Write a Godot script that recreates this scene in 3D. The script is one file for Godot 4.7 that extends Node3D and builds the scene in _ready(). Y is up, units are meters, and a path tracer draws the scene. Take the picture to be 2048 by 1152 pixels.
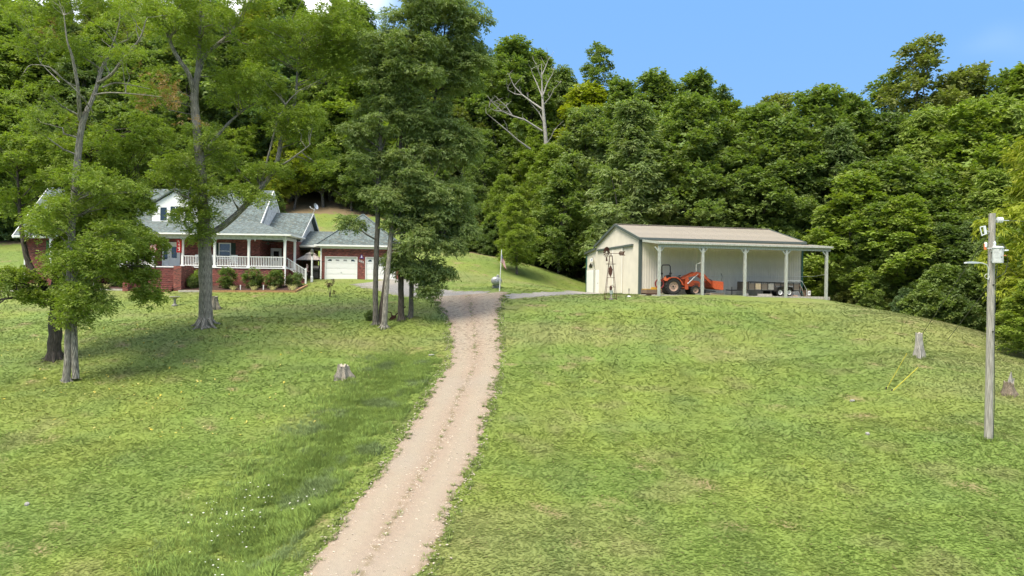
extends Node3D

# A hillside place: a gravel drive climbs from a valley to a brick house, a garage and a metal barn; wooded ridge behind.
# Eye level is y = 0. The view point stands over the valley, looking north (-z).

const F := 1400.0
const ROLL := 0.8
const CLOUD_SEED := 23
var rng := RandomNumberGenerator.new()
var M := {}
var used_names := {}

class MB:
	var v := PackedVector3Array()
	var n := PackedVector3Array()
	var c := PackedColorArray()
	var u := PackedVector2Array()
	var col := Color(1, 1, 1)
	func vert(p: Vector3, nn: Vector3, uv: Vector2) -> void:
		v.append(p); n.append(nn); u.append(uv); c.append(col)
	func face(p: Array) -> void:
		var nn: Vector3 = (p[1] - p[0]).cross(p[2] - p[0])
		if nn.length() < 1e-9 and p.size() > 3:
			nn = (p[2] - p[0]).cross(p[3] - p[0])
		nn = nn.normalized()
		var t := Vector3(1, 0, 0) if absf(nn.y) > 0.97 else Vector3.UP.cross(nn).normalized()
		var b := nn.cross(t)
		for k in range(1, p.size() - 1):
			for q in [p[0], p[k + 1], p[k]]:
				vert(q, nn, Vector2(t.dot(q), -b.dot(q)))
	func box(ctr: Vector3, size: Vector3, bs := Basis()) -> void:
		var h := size * 0.5
		var q := []
		for k in 8:
			q.append(ctr + bs * Vector3(h.x if k & 1 else -h.x, h.y if k & 2 else -h.y, h.z if k & 4 else -h.z))
		hexa(q)
	func hexa(q: Array) -> void:
		# corners in order: bit 0 = x, bit 1 = y, bit 2 = z
		face([q[4], q[5], q[7], q[6]])
		face([q[1], q[0], q[2], q[3]])
		face([q[5], q[1], q[3], q[7]])
		face([q[0], q[4], q[6], q[2]])
		face([q[6], q[7], q[3], q[2]])
		face([q[0], q[1], q[5], q[4]])
	func span(a: Vector3, b: Vector3) -> void:
		box((a + b) * 0.5, (b - a).abs())
	func bar(a: Vector3, b: Vector3, w: float, h: float, up := Vector3.UP) -> void:
		var x := (b - a).normalized()
		var z := x.cross(up)
		if z.length() < 1e-3:
			z = x.cross(Vector3.RIGHT)
		z = z.normalized()
		var y := z.cross(x)
		box((a + b) * 0.5, Vector3(a.distance_to(b), h, w), Basis(x, y, z))
	func tube(p: Array, r: Array, sides := 8, caps := true) -> void:
		var rings := []
		var ns := []
		var side := Vector3.ZERO
		var run := 0.0
		var runs := []
		for i in p.size():
			var d: Vector3 = (p[mini(i + 1, p.size() - 1)] - p[maxi(i - 1, 0)]).normalized()
			if i > 0:
				run += p[i].distance_to(p[i - 1])
			runs.append(run)
			if side == Vector3.ZERO:
				side = d.cross(Vector3.FORWARD if absf(d.z) < 0.9 else Vector3.RIGHT).normalized()
			side = (side - d * side.dot(d)).normalized()
			var up := d.cross(side)
			var ring := []
			var rn := []
			for k in sides + 1:
				var a := TAU * k / sides
				var e := side * cos(a) + up * sin(a)
				ring.append(p[i] + e * r[i])
				rn.append(e)
			rings.append(ring); ns.append(rn)
		for i in p.size() - 1:
			for k in sides:
				var u0: float = TAU * r[0] * k / sides
				var u1: float = TAU * r[0] * (k + 1) / sides
				var a := [rings[i][k], ns[i][k], Vector2(u0, runs[i])]
				var b := [rings[i][k + 1], ns[i][k + 1], Vector2(u1, runs[i])]
				var cc := [rings[i + 1][k + 1], ns[i + 1][k + 1], Vector2(u1, runs[i + 1])]
				var d := [rings[i + 1][k], ns[i + 1][k], Vector2(u0, runs[i + 1])]
				for q in [a, cc, b, a, d, cc]:
					vert(q[0], q[1], q[2])
		if caps:
			var last := p.size() - 1
			var lo := []
			var hi := []
			for k in sides:
				lo.append(rings[0][sides - k]); hi.append(rings[last][k])
			face(lo); face(hi)
	func lathe(prof: Array, at: Vector3, sides := 16, bs := Basis(), smooth := true) -> void:
		# prof: Vector2(radius, height), from the bottom upwards
		for i in prof.size() - 1:
			var p0: Vector2 = prof[i]
			var p1: Vector2 = prof[i + 1]
			var e := p1 - p0
			var nr := Vector2(e.y, -e.x).normalized()
			for k in sides:
				var q := []
				for s in [[p0, k], [p0, k + 1], [p1, k + 1], [p1, k]]:
					var a: float = -TAU * s[1] / sides
					var am: float = a if smooth else -TAU * (k + 0.5) / sides
					q.append([at + bs * Vector3(cos(a) * s[0].x, s[0].y, sin(a) * s[0].x), bs * Vector3(cos(am) * nr.x, nr.y, sin(am) * nr.x), Vector2(-a * maxf(p0.x, 0.05), s[0].y)])
				for j in [0, 2, 1, 0, 3, 2]:
					vert(q[j][0], q[j][1], q[j][2])
	func prism(poly: PackedVector2Array, z0: float, z1: float, xf := Transform3D()) -> void:
		# poly counter-clockwise in xy, pushed from z0 to z1 (z1 > z0)
		var idx := Geometry2D.triangulate_polygon(poly)
		for k in range(0, idx.size(), 3):
			var t := [poly[idx[k]], poly[idx[k + 1]], poly[idx[k + 2]]]
			if (t[1] - t[0]).cross(t[2] - t[0]) < 0:
				t = [t[0], t[2], t[1]]
			face([xf * Vector3(t[0].x, t[0].y, z1), xf * Vector3(t[1].x, t[1].y, z1), xf * Vector3(t[2].x, t[2].y, z1)])
			face([xf * Vector3(t[0].x, t[0].y, z0), xf * Vector3(t[2].x, t[2].y, z0), xf * Vector3(t[1].x, t[1].y, z0)])
		for k in poly.size():
			var a := poly[k]
			var b := poly[(k + 1) % poly.size()]
			face([xf * Vector3(a.x, a.y, z0), xf * Vector3(b.x, b.y, z0), xf * Vector3(b.x, b.y, z1), xf * Vector3(a.x, a.y, z1)])
	func ring(at: Vector3, big: float, small: float, bs := Basis(), seg := 20, sides := 6) -> void:
		var pts := []
		var rr := []
		for k in seg + 1:
			var a := TAU * k / seg
			pts.append(at + bs * Vector3(cos(a) * big, 0, sin(a) * big)); rr.append(small)
		tube(pts, rr, sides, false)
	func mesh() -> ArrayMesh:
		var a := []
		a.resize(Mesh.ARRAY_MAX)
		a[Mesh.ARRAY_VERTEX] = v
		a[Mesh.ARRAY_NORMAL] = n
		a[Mesh.ARRAY_COLOR] = c
		a[Mesh.ARRAY_TEX_UV] = u
		var m := ArrayMesh.new()
		m.add_surface_from_arrays(Mesh.PRIMITIVE_TRIANGLES, a)
		return m

# a direction seen in the survey photograph, walked out to a depth of D metres, gives a place in the world
func P(px: float, py: float, D: float) -> Vector3:
	var t := deg_to_rad(ROLL)
	var x := px - 1024.0
	var y := py - 576.0
	return Vector3((x * cos(t) + y * sin(t)) / F * D, (x * sin(t) - y * cos(t)) / F * D, -D)

func X(px: float, D: float) -> float:
	return (px - 1024.0) / F * D

func numbered(parent: Node, called: String) -> String:
	var key := str(parent.get_instance_id()) + called
	var k: int = used_names.get(key, 0)
	used_names[key] = k + 1
	return called if k == 0 else "%s_%03d" % [called, k]

func tag(o: Node, label: String, category := "", group := "", kind := "") -> void:
	if label != "": o.set_meta("label", label)
	if category != "": o.set_meta("category", category)
	if group != "": o.set_meta("group", group)
	if kind != "": o.set_meta("kind", kind)

func thing(called: String, at: Vector3, label: String, category: String, group := "", turn := 0.0) -> Node3D:
	var o := Node3D.new()
	o.name = numbered(self, called)
	add_child(o)
	o.position = at
	o.rotation.y = turn
	tag(o, label, category, group)
	return o

func part_mesh(m: Mesh, called: String, mt: Material, parent: Node) -> MeshInstance3D:
	var o := MeshInstance3D.new()
	o.name = numbered(parent, called)
	o.mesh = m
	o.material_override = mt
	parent.add_child(o)
	return o

# a part in its thing's own coordinates
func part(mb: MB, called: String, mt: Material, parent: Node) -> MeshInstance3D:
	return part_mesh(mb.mesh(), called, mt, parent)

# a part whose points are world points; the thing stands unturned at its base
func wpart(mb: MB, called: String, mt: Material, parent: Node3D) -> MeshInstance3D:
	var top := parent
	while top.get_parent() != self:
		top = top.get_parent()
	var o := top.position
	for i in mb.v.size():
		mb.v[i] -= o
	return part(mb, called, mt, parent)

func copy(o: Node3D, base_name: String, at: Vector3, turn := 0.0, label := "") -> Node3D:
	var k: Node3D = o.duplicate()
	k.name = numbered(self, base_name)
	add_child(k)
	k.position = at
	k.rotation.y = turn
	if label != "": k.set_meta("label", label)
	return k

# ---------- materials ----------
func lin(r: float, g: float, b: float) -> Color:
	return Color(r, g, b).linear_to_srgb()

func noise_img(size: int, freq: float, lo: float, hi: float, sd: int, oct := 4, stretch := Vector2(1, 1)) -> Image:
	var nz := FastNoiseLite.new()
	nz.seed = sd
	nz.noise_type = FastNoiseLite.TYPE_SIMPLEX_SMOOTH
	nz.frequency = freq
	nz.fractal_octaves = oct
	var im := Image.create(size, size, false, Image.FORMAT_RGB8)
	# tiles without a seam: a torus walked in four dimensions is not at hand, so blend two shifted samples
	for y in size:
		for x in size:
			var fx := float(x) / size
			var fy := float(y) / size
			var a := nz.get_noise_2d(x * stretch.x, y * stretch.y)
			var b := nz.get_noise_2d((x - size) * stretch.x, y * stretch.y)
			var c := nz.get_noise_2d(x * stretch.x, (y - size) * stretch.y)
			var d := nz.get_noise_2d((x - size) * stretch.x, (y - size) * stretch.y)
			var wx := smoothstep(0.7, 1.0, fx)
			var wy := smoothstep(0.7, 1.0, fy)
			var v := lerpf(lerpf(a, b, wx), lerpf(c, d, wx), wy)
			var g := clampf(lerpf(lo, hi, v * 0.75 + 0.5), 0, 1)
			im.set_pixel(x, y, Color(g, g, g))
	return im

func tex(im: Image) -> ImageTexture:
	im.generate_mipmaps()
	return ImageTexture.create_from_image(im)

func mk(key: String, color: Color, rough := 0.8, opt := {}) -> StandardMaterial3D:
	var m := StandardMaterial3D.new()
	m.resource_name = key
	m.albedo_color = color
	m.roughness = rough
	for k in opt:
		m.set(k, opt[k])
	M[key] = m
	return m

func _ready() -> void:
	rng.seed = 20240611
	# ----- camera -----
	var cam := Camera3D.new()
	cam.name = "camera"
	cam.fov = rad_to_deg(2.0 * atan(576.0 / F))
	cam.near = 0.2
	cam.far = 900.0
	cam.rotation_degrees = Vector3(0, 0, ROLL)
	add_child(cam)
	cam.current = true
	# ----- sky, light, exposure -----
	var env := Environment.new()
	env.background_mode = Environment.BG_SKY
	var sm := ProceduralSkyMaterial.new()
	sm.sky_top_color = Color(0.0285, 0.065, 0.131).linear_to_srgb()
	sm.sky_horizon_color = Color(0.0505, 0.089, 0.140).linear_to_srgb()
	sm.sky_curve = 0.16
	sm.ground_bottom_color = Color(0.03, 0.04, 0.012).linear_to_srgb()
	sm.ground_horizon_color = Color(0.07, 0.10, 0.10).linear_to_srgb()
	sm.sun_angle_max = 1.0
	sm.sky_cover = tex(cloud_cover())
	sm.sky_cover_modulate = Color(1, 1, 1)
	sm.energy_multiplier = 1.0
	var sky := Sky.new()
	sky.sky_material = sm
	env.sky = sky
	env.tonemap_mode = Environment.TONE_MAPPER_LINEAR
	env.tonemap_exposure = 7.6
	env.sdfgi_enabled = true
	env.ssao_enabled = true
	env.ssil_enabled = true
	var we := WorldEnvironment.new()
	we.name = "world"
	we.environment = env
	add_child(we)
	var sun := DirectionalLight3D.new()
	sun.name = "sun"
	sun.light_energy = 0.24
	sun.light_color = Color(1.0, 0.965, 0.895)
	sun.light_angular_distance = 28.0
	sun.shadow_enabled = true
	sun.rotation_degrees = Vector3(-60, -40, 0)
	add_child(sun)

	make_materials()
	make_heights()
	ground()
	drive()
	print("ground ", Time.get_ticks_msec())
	build_house()
	build_garage()
	build_barn()
	print("buildings ", Time.get_ticks_msec())
	make_forest()
	print("forest ", Time.get_ticks_msec())
	near_trees()
	print("near trees ", Time.get_ticks_msec())
	build_yard()
	build_machines()
	build_pole()
	print("things ", Time.get_ticks_msec())
	lawn()
	print("lawn ", Time.get_ticks_msec())

func cloud_cover() -> Image:
	# broken thin cloud over the whole sky; the light it lets through is soft
	var nz := FastNoiseLite.new()
	nz.seed = CLOUD_SEED
	nz.noise_type = FastNoiseLite.TYPE_SIMPLEX_SMOOTH
	nz.frequency = 1.0
	nz.fractal_octaves = 5
	var w := 512
	var h := 256
	var im := Image.create(w, h, false, Image.FORMAT_RGBA8)
	var k := Color(0.33, 0.29, 0.22).linear_to_srgb()
	for y in h:
		var el := PI * (0.5 - (y + 0.5) / h)
		for x in w:
			var az := TAU * (x + 0.5) / w - 0.31
			var d := Vector3(cos(az) * cos(el), sin(el) * 1.8, sin(az) * cos(el))
			var v := nz.get_noise_3dv(d * 0.9) * 0.5 + 0.5
			im.set_pixel(x, y, Color(k.r, k.g, k.b, smoothstep(0.48, 0.70, v) if el > 0.0 else 0.0))
	return im

func brick_img() -> Image:
	var w := 512
	var im := Image.create(w, w, false, Image.FORMAT_RGB8)
	var r := RandomNumberGenerator.new()
	r.seed = 4
	im.fill(Color(0.50, 0.44, 0.41))
	for row in 24:
		for k in 9:
			var x := int(k * 64 + (32 if row % 2 else 0)) - 32
			var y := int(row * w / 24.0)
			var t := r.randf()
			var c := Color(0.43, 0.185, 0.175).lerp(Color(0.53, 0.26, 0.235), t) * r.randf_range(0.78, 1.12)
			if r.randf() < 0.12: c = Color(0.30, 0.12, 0.14)
			if r.randf() < 0.06: c = Color(0.60, 0.36, 0.32)
			if k == 8 and row % 2 == 0: continue
			im.fill_rect(Rect2i(x + 2, y + 2, 60, 18), c)
			if x < 0: im.fill_rect(Rect2i(x + 2 + w, y + 2, 60, 18), c)
	return im

func shingle_img() -> Image:
	var w := 512
	var im := Image.create(w, w, false, Image.FORMAT_RGB8)
	var r := RandomNumberGenerator.new()
	r.seed = 9
	for row in 16:
		var x := -r.randi_range(0, 40)
		while x < w:
			var l := r.randi_range(22, 52)
			var g := r.randf_range(0.72, 1.06)
			var c := Color(0.395, 0.445, 0.45) * g
			if r.randf() < 0.15: c = Color(0.40, 0.42, 0.40) * g
			c.a = 1
			im.fill_rect(Rect2i(x, row * 32, l, 32), c)
			im.fill_rect(Rect2i(x, row * 32 + 29, l, 3), c * 0.72)
			x += l
	for y in w:
		for x in w:
			var c := im.get_pixel(x, y)
			var g := r.randf_range(0.90, 1.10)
			im.set_pixel(x, y, Color(c.r * g, c.g * g, c.b * g))
	return im

func bark_img(sd: int, lo: float, hi: float) -> Image:
	return noise_img(256, 0.035, lo, hi, sd, 4, Vector2(1.6, 0.28))

func make_materials() -> void:
	var speck := tex(noise_img(256, 0.30, 0.62, 1.0, 3, 3))
	var soft := tex(noise_img(256, 0.02, 0.78, 1.0, 8, 5))
	var gravel_t := tex(noise_img(512, 0.22, 0.55, 1.0, 17, 3))
	var turf_t := tex(noise_img(512, 0.16, 0.78, 1.0, 21, 4))
	mk("turf", Color(1, 1, 1), 0.95, {"vertex_color_use_as_albedo": true, "albedo_texture": turf_t, "uv1_scale": Vector3(0.35, 0.35, 0.35)})
	mk("gravel", Color(1, 1, 1), 0.95, {"vertex_color_use_as_albedo": true, "albedo_texture": gravel_t, "uv1_scale": Vector3(0.45, 0.45, 0.45), "heightmap_enabled": true, "heightmap_texture": gravel_t, "heightmap_scale": 1.5})
	mk("blade", Color(1, 1, 1), 0.75, {"vertex_color_use_as_albedo": true, "backlight_enabled": true, "backlight": Color(0.55, 0.6, 0.3)})
	mk("blade_plain", Color(1, 1, 1), 0.85, {"vertex_color_use_as_albedo": true})
	mk("brick", Color(1, 1, 1), 0.9, {"albedo_texture": tex(brick_img()), "uv1_scale": Vector3(0.6, 0.6, 0.6)})
	mk("shingle", Color(1, 1, 1), 0.95, {"albedo_texture": tex(shingle_img()), "uv1_scale": Vector3(0.45, 0.45, 0.45)})
	mk("white", lin(0.78, 0.79, 0.80), 0.55)
	mk("siding", lin(0.72, 0.74, 0.76), 0.6, {"albedo_texture": soft, "uv1_scale": Vector3(0.5, 0.5, 0.5)})
	mk("barn", lin(0.68, 0.635, 0.555), 0.75, {"albedo_texture": tex(noise_img(256, 0.02, 0.93, 1.0, 77, 4)), "uv1_scale": Vector3(0.13, 0.13, 0.13)})
	mk("barn_roof", lin(0.255, 0.228, 0.190), 0.7, {"albedo_texture": tex(noise_img(256, 0.015, 0.90, 1.0, 78, 4)), "uv1_scale": Vector3(0.1, 0.1, 0.1)})
	mk("barn_trim", lin(0.075, 0.095, 0.092), 0.5)
	mk("green_trim", lin(0.03, 0.11, 0.09), 0.5)
	mk("dark_green", lin(0.012, 0.035, 0.028), 0.6)
	mk("leaf_green_paint", lin(0.03, 0.16, 0.05), 0.6)
	mk("post_wood", lin(0.58, 0.61, 0.56), 0.9, {"albedo_texture": tex(noise_img(256, 0.05, 0.6, 1.0, 31, 4, Vector2(2.0, 0.25))), "uv1_scale": Vector3(1.5, 0.6, 1)})
	mk("old_wood", lin(0.58, 0.55, 0.50), 0.95, {"albedo_texture": tex(noise_img(256, 0.06, 0.42, 1.0, 32, 4, Vector2(2.4, 0.16))), "uv1_scale": Vector3(1.8, 0.5, 1)})
	mk("stump_wood", lin(0.50, 0.45, 0.38), 0.95, {"albedo_texture": tex(noise_img(256, 0.06, 0.3, 1.0, 33, 4, Vector2(2.0, 0.3))), "uv1_scale": Vector3(1.6, 0.9, 1)})
	mk("cut_wood", lin(0.62, 0.55, 0.45), 0.9, {"albedo_texture": speck, "uv1_scale": Vector3(2, 2, 2)})
	mk("timber", lin(0.46, 0.27, 0.13), 0.9, {"albedo_texture": soft})
	mk("lumber", lin(0.52, 0.41, 0.28), 0.9, {"albedo_texture": soft})
	mk("bark_grey", lin(0.46, 0.43, 0.375), 0.95, {"albedo_texture": tex(bark_img(41, 0.30, 1.0)), "uv1_scale": Vector3(1.1, 0.8, 1)})
	mk("bark_dark", lin(0.165, 0.135, 0.11), 0.95, {"albedo_texture": tex(bark_img(42, 0.3, 1.0)), "uv1_scale": Vector3(1.2, 0.8, 1)})
	mk("bark_mid", lin(0.26, 0.24, 0.21), 0.95, {"albedo_texture": tex(bark_img(43, 0.25, 1.0)), "uv1_scale": Vector3(1.4, 0.8, 1)})
	mk("bark_dead", lin(0.56, 0.53, 0.49), 0.9, {"albedo_texture": tex(bark_img(44, 0.45, 1.0)), "uv1_scale": Vector3(1.4, 0.8, 1)})
	mk("mulch", lin(0.085, 0.04, 0.03), 1.0, {"albedo_texture": speck, "uv1_scale": Vector3(2, 2, 2)})
	mk("concrete", lin(0.50, 0.47, 0.42), 0.9, {"albedo_texture": soft})
	mk("stone", lin(0.42, 0.41, 0.39), 0.9, {"albedo_texture": speck, "uv1_scale": Vector3(2, 2, 2)})
	mk("glass", lin(0.02, 0.03, 0.035), 0.06, {"metallic_specular": 0.7})
	mk("iron", lin(0.035, 0.033, 0.033), 0.5, {"metallic": 0.3})
	mk("black", lin(0.018, 0.018, 0.02), 0.6)
	mk("rubber", lin(0.035, 0.033, 0.031), 0.9, {"albedo_texture": speck, "uv1_scale": Vector3(2, 2, 2)})
	mk("rust", lin(0.10, 0.035, 0.022), 0.85, {"albedo_texture": speck, "uv1_scale": Vector3(3, 3, 3)})
	mk("galvanised", lin(0.50, 0.52, 0.54), 0.4, {"metallic": 0.55})
	mk("aluminium", lin(0.62, 0.64, 0.66), 0.35, {"metallic": 0.5})
	mk("tank_grey", lin(0.40, 0.41, 0.42), 0.35, {"metallic": 0.35, "albedo_texture": soft})
	mk("orange", lin(0.66, 0.115, 0.035), 0.42, {"albedo_texture": soft, "uv1_scale": Vector3(1.3, 1.3, 1.3)})
	mk("rim_cream", lin(0.58, 0.40, 0.30), 0.6, {"albedo_texture": soft, "uv1_scale": Vector3(2, 2, 2)})
	mk("yellow", lin(0.62, 0.36, 0.03), 0.55, {"albedo_texture": soft, "uv1_scale": Vector3(2, 2, 2)})
	mk("marker_yellow", lin(0.50, 0.45, 0.03), 0.5)
	mk("red", lin(0.26, 0.03, 0.03), 0.6)
	mk("canvas", lin(0.50, 0.45, 0.44), 0.9, {"albedo_texture": soft})
	mk("purple", lin(0.10, 0.03, 0.32), 0.5)
	mk("lantern", lin(0.05, 0.055, 0.04), 0.4)
	mk("lamp_glass", lin(0.42, 0.42, 0.34), 0.3)
	mk("porcelain", lin(0.62, 0.66, 0.70), 0.25)
	mk("transformer", lin(0.60, 0.63, 0.64), 0.45, {"albedo_texture": soft})
	mk("ember", lin(0.62, 0.17, 0.06), 0.5)
	mk("bucket_steel", lin(0.45, 0.50, 0.53), 0.35, {"metallic": 0.4})
	mk("trailer_mesh", lin(0.20, 0.165, 0.135), 0.9, {"albedo_texture": speck, "uv1_scale": Vector3(3, 3, 3)})
	mk("wire", lin(0.05, 0.055, 0.055), 0.6)
	mk("pale_wire", lin(0.70, 0.70, 0.66), 0.6)
	mk("brick_tread", lin(0.30, 0.115, 0.10), 0.9, {"albedo_texture": speck, "uv1_scale": Vector3(2, 2, 2)})
	mk("straw", lin(0.36, 0.36, 0.14), 0.85, {"vertex_color_use_as_albedo": true})
	mk("stump_brown", lin(0.40, 0.32, 0.24), 0.95, {"albedo_texture": tex(noise_img(256, 0.06, 0.3, 1.0, 34, 4, Vector2(2.0, 0.3))), "uv1_scale": Vector3(1.6, 0.9, 1)})
	mk("brown_wood", lin(0.12, 0.045, 0.035), 0.8, {"albedo_texture": soft})
	mk("rust_pale", lin(0.25, 0.17, 0.12), 0.85, {"albedo_texture": speck, "uv1_scale": Vector3(2, 2, 2)})
	var ci := Image.create(32, 32, false, Image.FORMAT_RGB8)
	ci.fill(Color(0.82, 0.74, 0.72))
	for q in [[6, 6, 8, 10], [18, 4, 10, 12], [8, 20, 6, 8], [20, 20, 8, 9]]:
		ci.fill_rect(Rect2i(q[0], q[1], q[2], q[3]), Color(0.55, 0.14, 0.17))
	mk("cloth_print", Color(1, 1, 1), 0.9, {"albedo_texture": tex(ci), "uv1_scale": Vector3(1.8, 1.8, 1)})
	mk("banner_stars", Color(1, 1, 1), 0.9, {"albedo_texture": tex(flag_img(true))})
	mk("banner_word", Color(1, 1, 1), 0.9, {"albedo_texture": tex(word_img())})
	mk("flag_cloth", Color(1, 1, 1), 0.9, {"albedo_texture": tex(flag_img(false)), "backlight_enabled": true, "backlight": Color(0.3, 0.3, 0.3)})
	# foliage: one base colour per kind of tree; each spray of leaves varies it
	var kinds := {
		"leaf_deep": [0.145, 0.212, 0.060], "leaf_mid": [0.200, 0.278, 0.068], "leaf_bright": [0.250, 0.335, 0.056], "leaf_grey": [0.235, 0.310, 0.105],
		"leaf_lime": [0.320, 0.370, 0.030], "leaf_olive": [0.225, 0.265, 0.076], "leaf_blue": [0.142, 0.222, 0.094], "leaf_young": [0.270, 0.352, 0.054],
		"leaf_brown": [0.30, 0.20, 0.09], "leaf_wine": [0.075, 0.022, 0.030], "leaf_shrub": [0.160, 0.235, 0.055], "leaf_pale": [0.34, 0.35, 0.13]}
	for k in kinds:
		var q: Array = kinds[k]
		mk(k, lin(q[0], q[1], q[2]), 0.62, {"vertex_color_use_as_albedo": true, "backlight_enabled": true, "backlight": Color(0.88, 0.92, 0.55)})

func flag_img(tall: bool) -> Image:
	var w := 190 if not tall else 100
	var h := 100 if not tall else 190
	var im := Image.create(190, 130, false, Image.FORMAT_RGB8)
	for k in 13:
		im.fill_rect(Rect2i(0, k * 10, 190, 10), Color(0.62, 0.10, 0.14) if k % 2 == 0 else Color(0.86, 0.84, 0.82))
	im.fill_rect(Rect2i(0, 0, 76, 70), Color(0.10, 0.13, 0.33))
	for j in 9:
		for i in (6 if j % 2 == 0 else 5):
			im.fill_rect(Rect2i(5 + i * 12 + (6 if j % 2 else 0), 4 + j * 7, 4, 4), Color(0.9, 0.9, 0.9))
	if tall: im.rotate_90(CLOCKWISE)
	return im

func word_img() -> Image:
	# a red vertical banner with pale strokes; the letters cannot be made out from here
	var im := Image.create(48, 128, false, Image.FORMAT_RGB8)
	im.fill(Color(0.64, 0.12, 0.13))
	for q in [[12, 8, 6, 18], [12, 24, 20, 5], [26, 24, 6, 8], [14, 44, 20, 6], [14, 44, 6, 16], [28, 56, 6, 10], [12, 74, 24, 6], [12, 84, 18, 6], [22, 90, 12, 12], [12, 106, 20, 6]]:
		im.fill_rect(Rect2i(q[0], q[1], q[2], q[3]), Color(0.88, 0.84, 0.80))
	return im

# ---------- land ----------
const GX0 := -140.0
const GZ0 := -24.0      # depth in front of the view point
const GS := 2.0
const GNX := 131
const GNZ := 131
const NX0 := -72.0
const NZ0 := 10.0
const NS := 0.5
const NNX := 241
const NNZ := 205
var coarse := PackedFloat32Array()
var fine := PackedFloat32Array()
var nz_a := FastNoiseLite.new()
var nz_b := FastNoiseLite.new()
var nz_c := FastNoiseLite.new()
var main_line := []     # drive: [Vector2(x, depth), half width]

func survey() -> Array:
	var s := [
		[722, 1152, 19], [812, 1000, 23.5], [872, 900, 28], [917, 800, 34], [950, 720, 42], [945, 650, 50], [940, 603, 57],
		[900, 590, 62], [830, 578, 66], [750, 565, 68.5], [650, 558, 69], [720, 557.5, 69.2], [800, 558, 69.5],
		[1000, 592, 59.5], [1080, 590, 61], [1165, 588, 66],
		[1280, 589, 61], [1320, 591, 58.5], [1404, 592, 59], [1490, 593, 60], [1570, 594.5, 60.8], [1651, 598, 61.5], [1500, 592, 66], [1230, 588, 72], [1300, 596, 56.5], [1500, 599, 57], [1640, 605, 58],
		[1150, 620, 53], [1150, 700, 42.5], [1150, 800, 34], [1150, 900, 28], [1150, 1000, 23.5], [1150, 1152, 18.7],
		[1300, 640, 49.5], [1400, 700, 42.5], [1400, 800, 34], [1400, 900, 28], [1400, 1000, 23.5], [1400, 1152, 18.7],
		[1650, 640, 50], [1650, 700, 41.5], [1650, 800, 33], [1650, 900, 27], [1650, 1000, 23], [1650, 1152, 18.5],
		[1978, 880, 27], [2020, 792, 33], [1840, 712, 38], [1778, 778, 33.5], [1900, 1000, 22.5], [2048, 1152, 18.2],
		[1700, 613, 54], [1760, 624, 51], [1830, 641, 47], [1940, 681, 44], [2048, 716, 41],
		[410, 650, 48], [140, 762, 38], [108, 718, 42.5], [350, 612, 57.5], [427, 610, 57],
		[400, 584, 63], [597, 585, 63], [250, 581, 63], [100, 579, 63], [0, 582, 64],
		[0, 612, 57], [0, 700, 45], [0, 800, 34.5], [0, 900, 28.5], [0, 1000, 24], [0, 1152, 19.5],
		[300, 800, 35], [300, 900, 29], [300, 1000, 24.5], [300, 1152, 20], [550, 700, 43], [550, 640, 51], [688, 754, 38], [560, 900, 28.7], [520, 1000, 24.3], [640, 600, 60],
		[760, 652, 50], [815, 636, 51.5], [690, 590, 62],
		[640, 545, 78], [640, 500, 88], [640, 455, 97], [640, 428, 105], [900, 500, 91], [1000, 520, 85], [1120, 548, 86], [1150, 558, 92], [1163, 589, 77], [1140, 583, 80], [1200, 586, 82], [1080, 572, 72], [940, 562, 72],
		[10, 520, 84], [10, 480, 96], [400, 540, 78], [400, 470, 97], [995, 577, 64],
	]
	var out := []
	for q in s:
		var p := P(q[0], q[1], q[2])
		out.append(Vector3(p.x, p.y, q[2]))
	for q in [
		[30, 88, 0.3], [22, 82, -0.3], [37, 74, -2.6], [33, 64, -1.9], [36, 62, -3.2], [40, 58, -4.6], [44, 66, -5.2], [48, 52, -5.8], [55, 75, -5],
		[36, 38, -4.6], [40, 28, -6.6], [32, 20, -7.6], [60, 40, -6.5], [52, 96, 2], [70, 100, 1], [95, 70, -5], [95, 110, 3],
		[45, 130, 9], [25, 115, 10], [10, 120, 14], [-10, 125, 18], [-40, 125, 19], [-70, 120, 17], [-100, 110, 15],
		[80, 160, 12], [40, 160, 19], [0, 160, 29], [-40, 160, 36], [-90, 160, 36], [-130, 150, 30], [-130, 90, 7], [-100, 60, -1], [-120, 30, -6],
		[-60, 40, -4], [-50, 20, -7.6], [-30, 5, -9], [10, 5, -8.7], [40, 5, -8.6], [100, 5, -9], [-120, -20, -10], [0, -20, -10], [100, -20, -10],
		[-60, 64, -0.4], [-56, 75, 0.6], [110, 230, 20], [0, 230, 42], [-130, 230, 44], [60, 230, 32],
	]:
		out.append(Vector3(q[0], q[2], q[1]))
	return out

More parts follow.
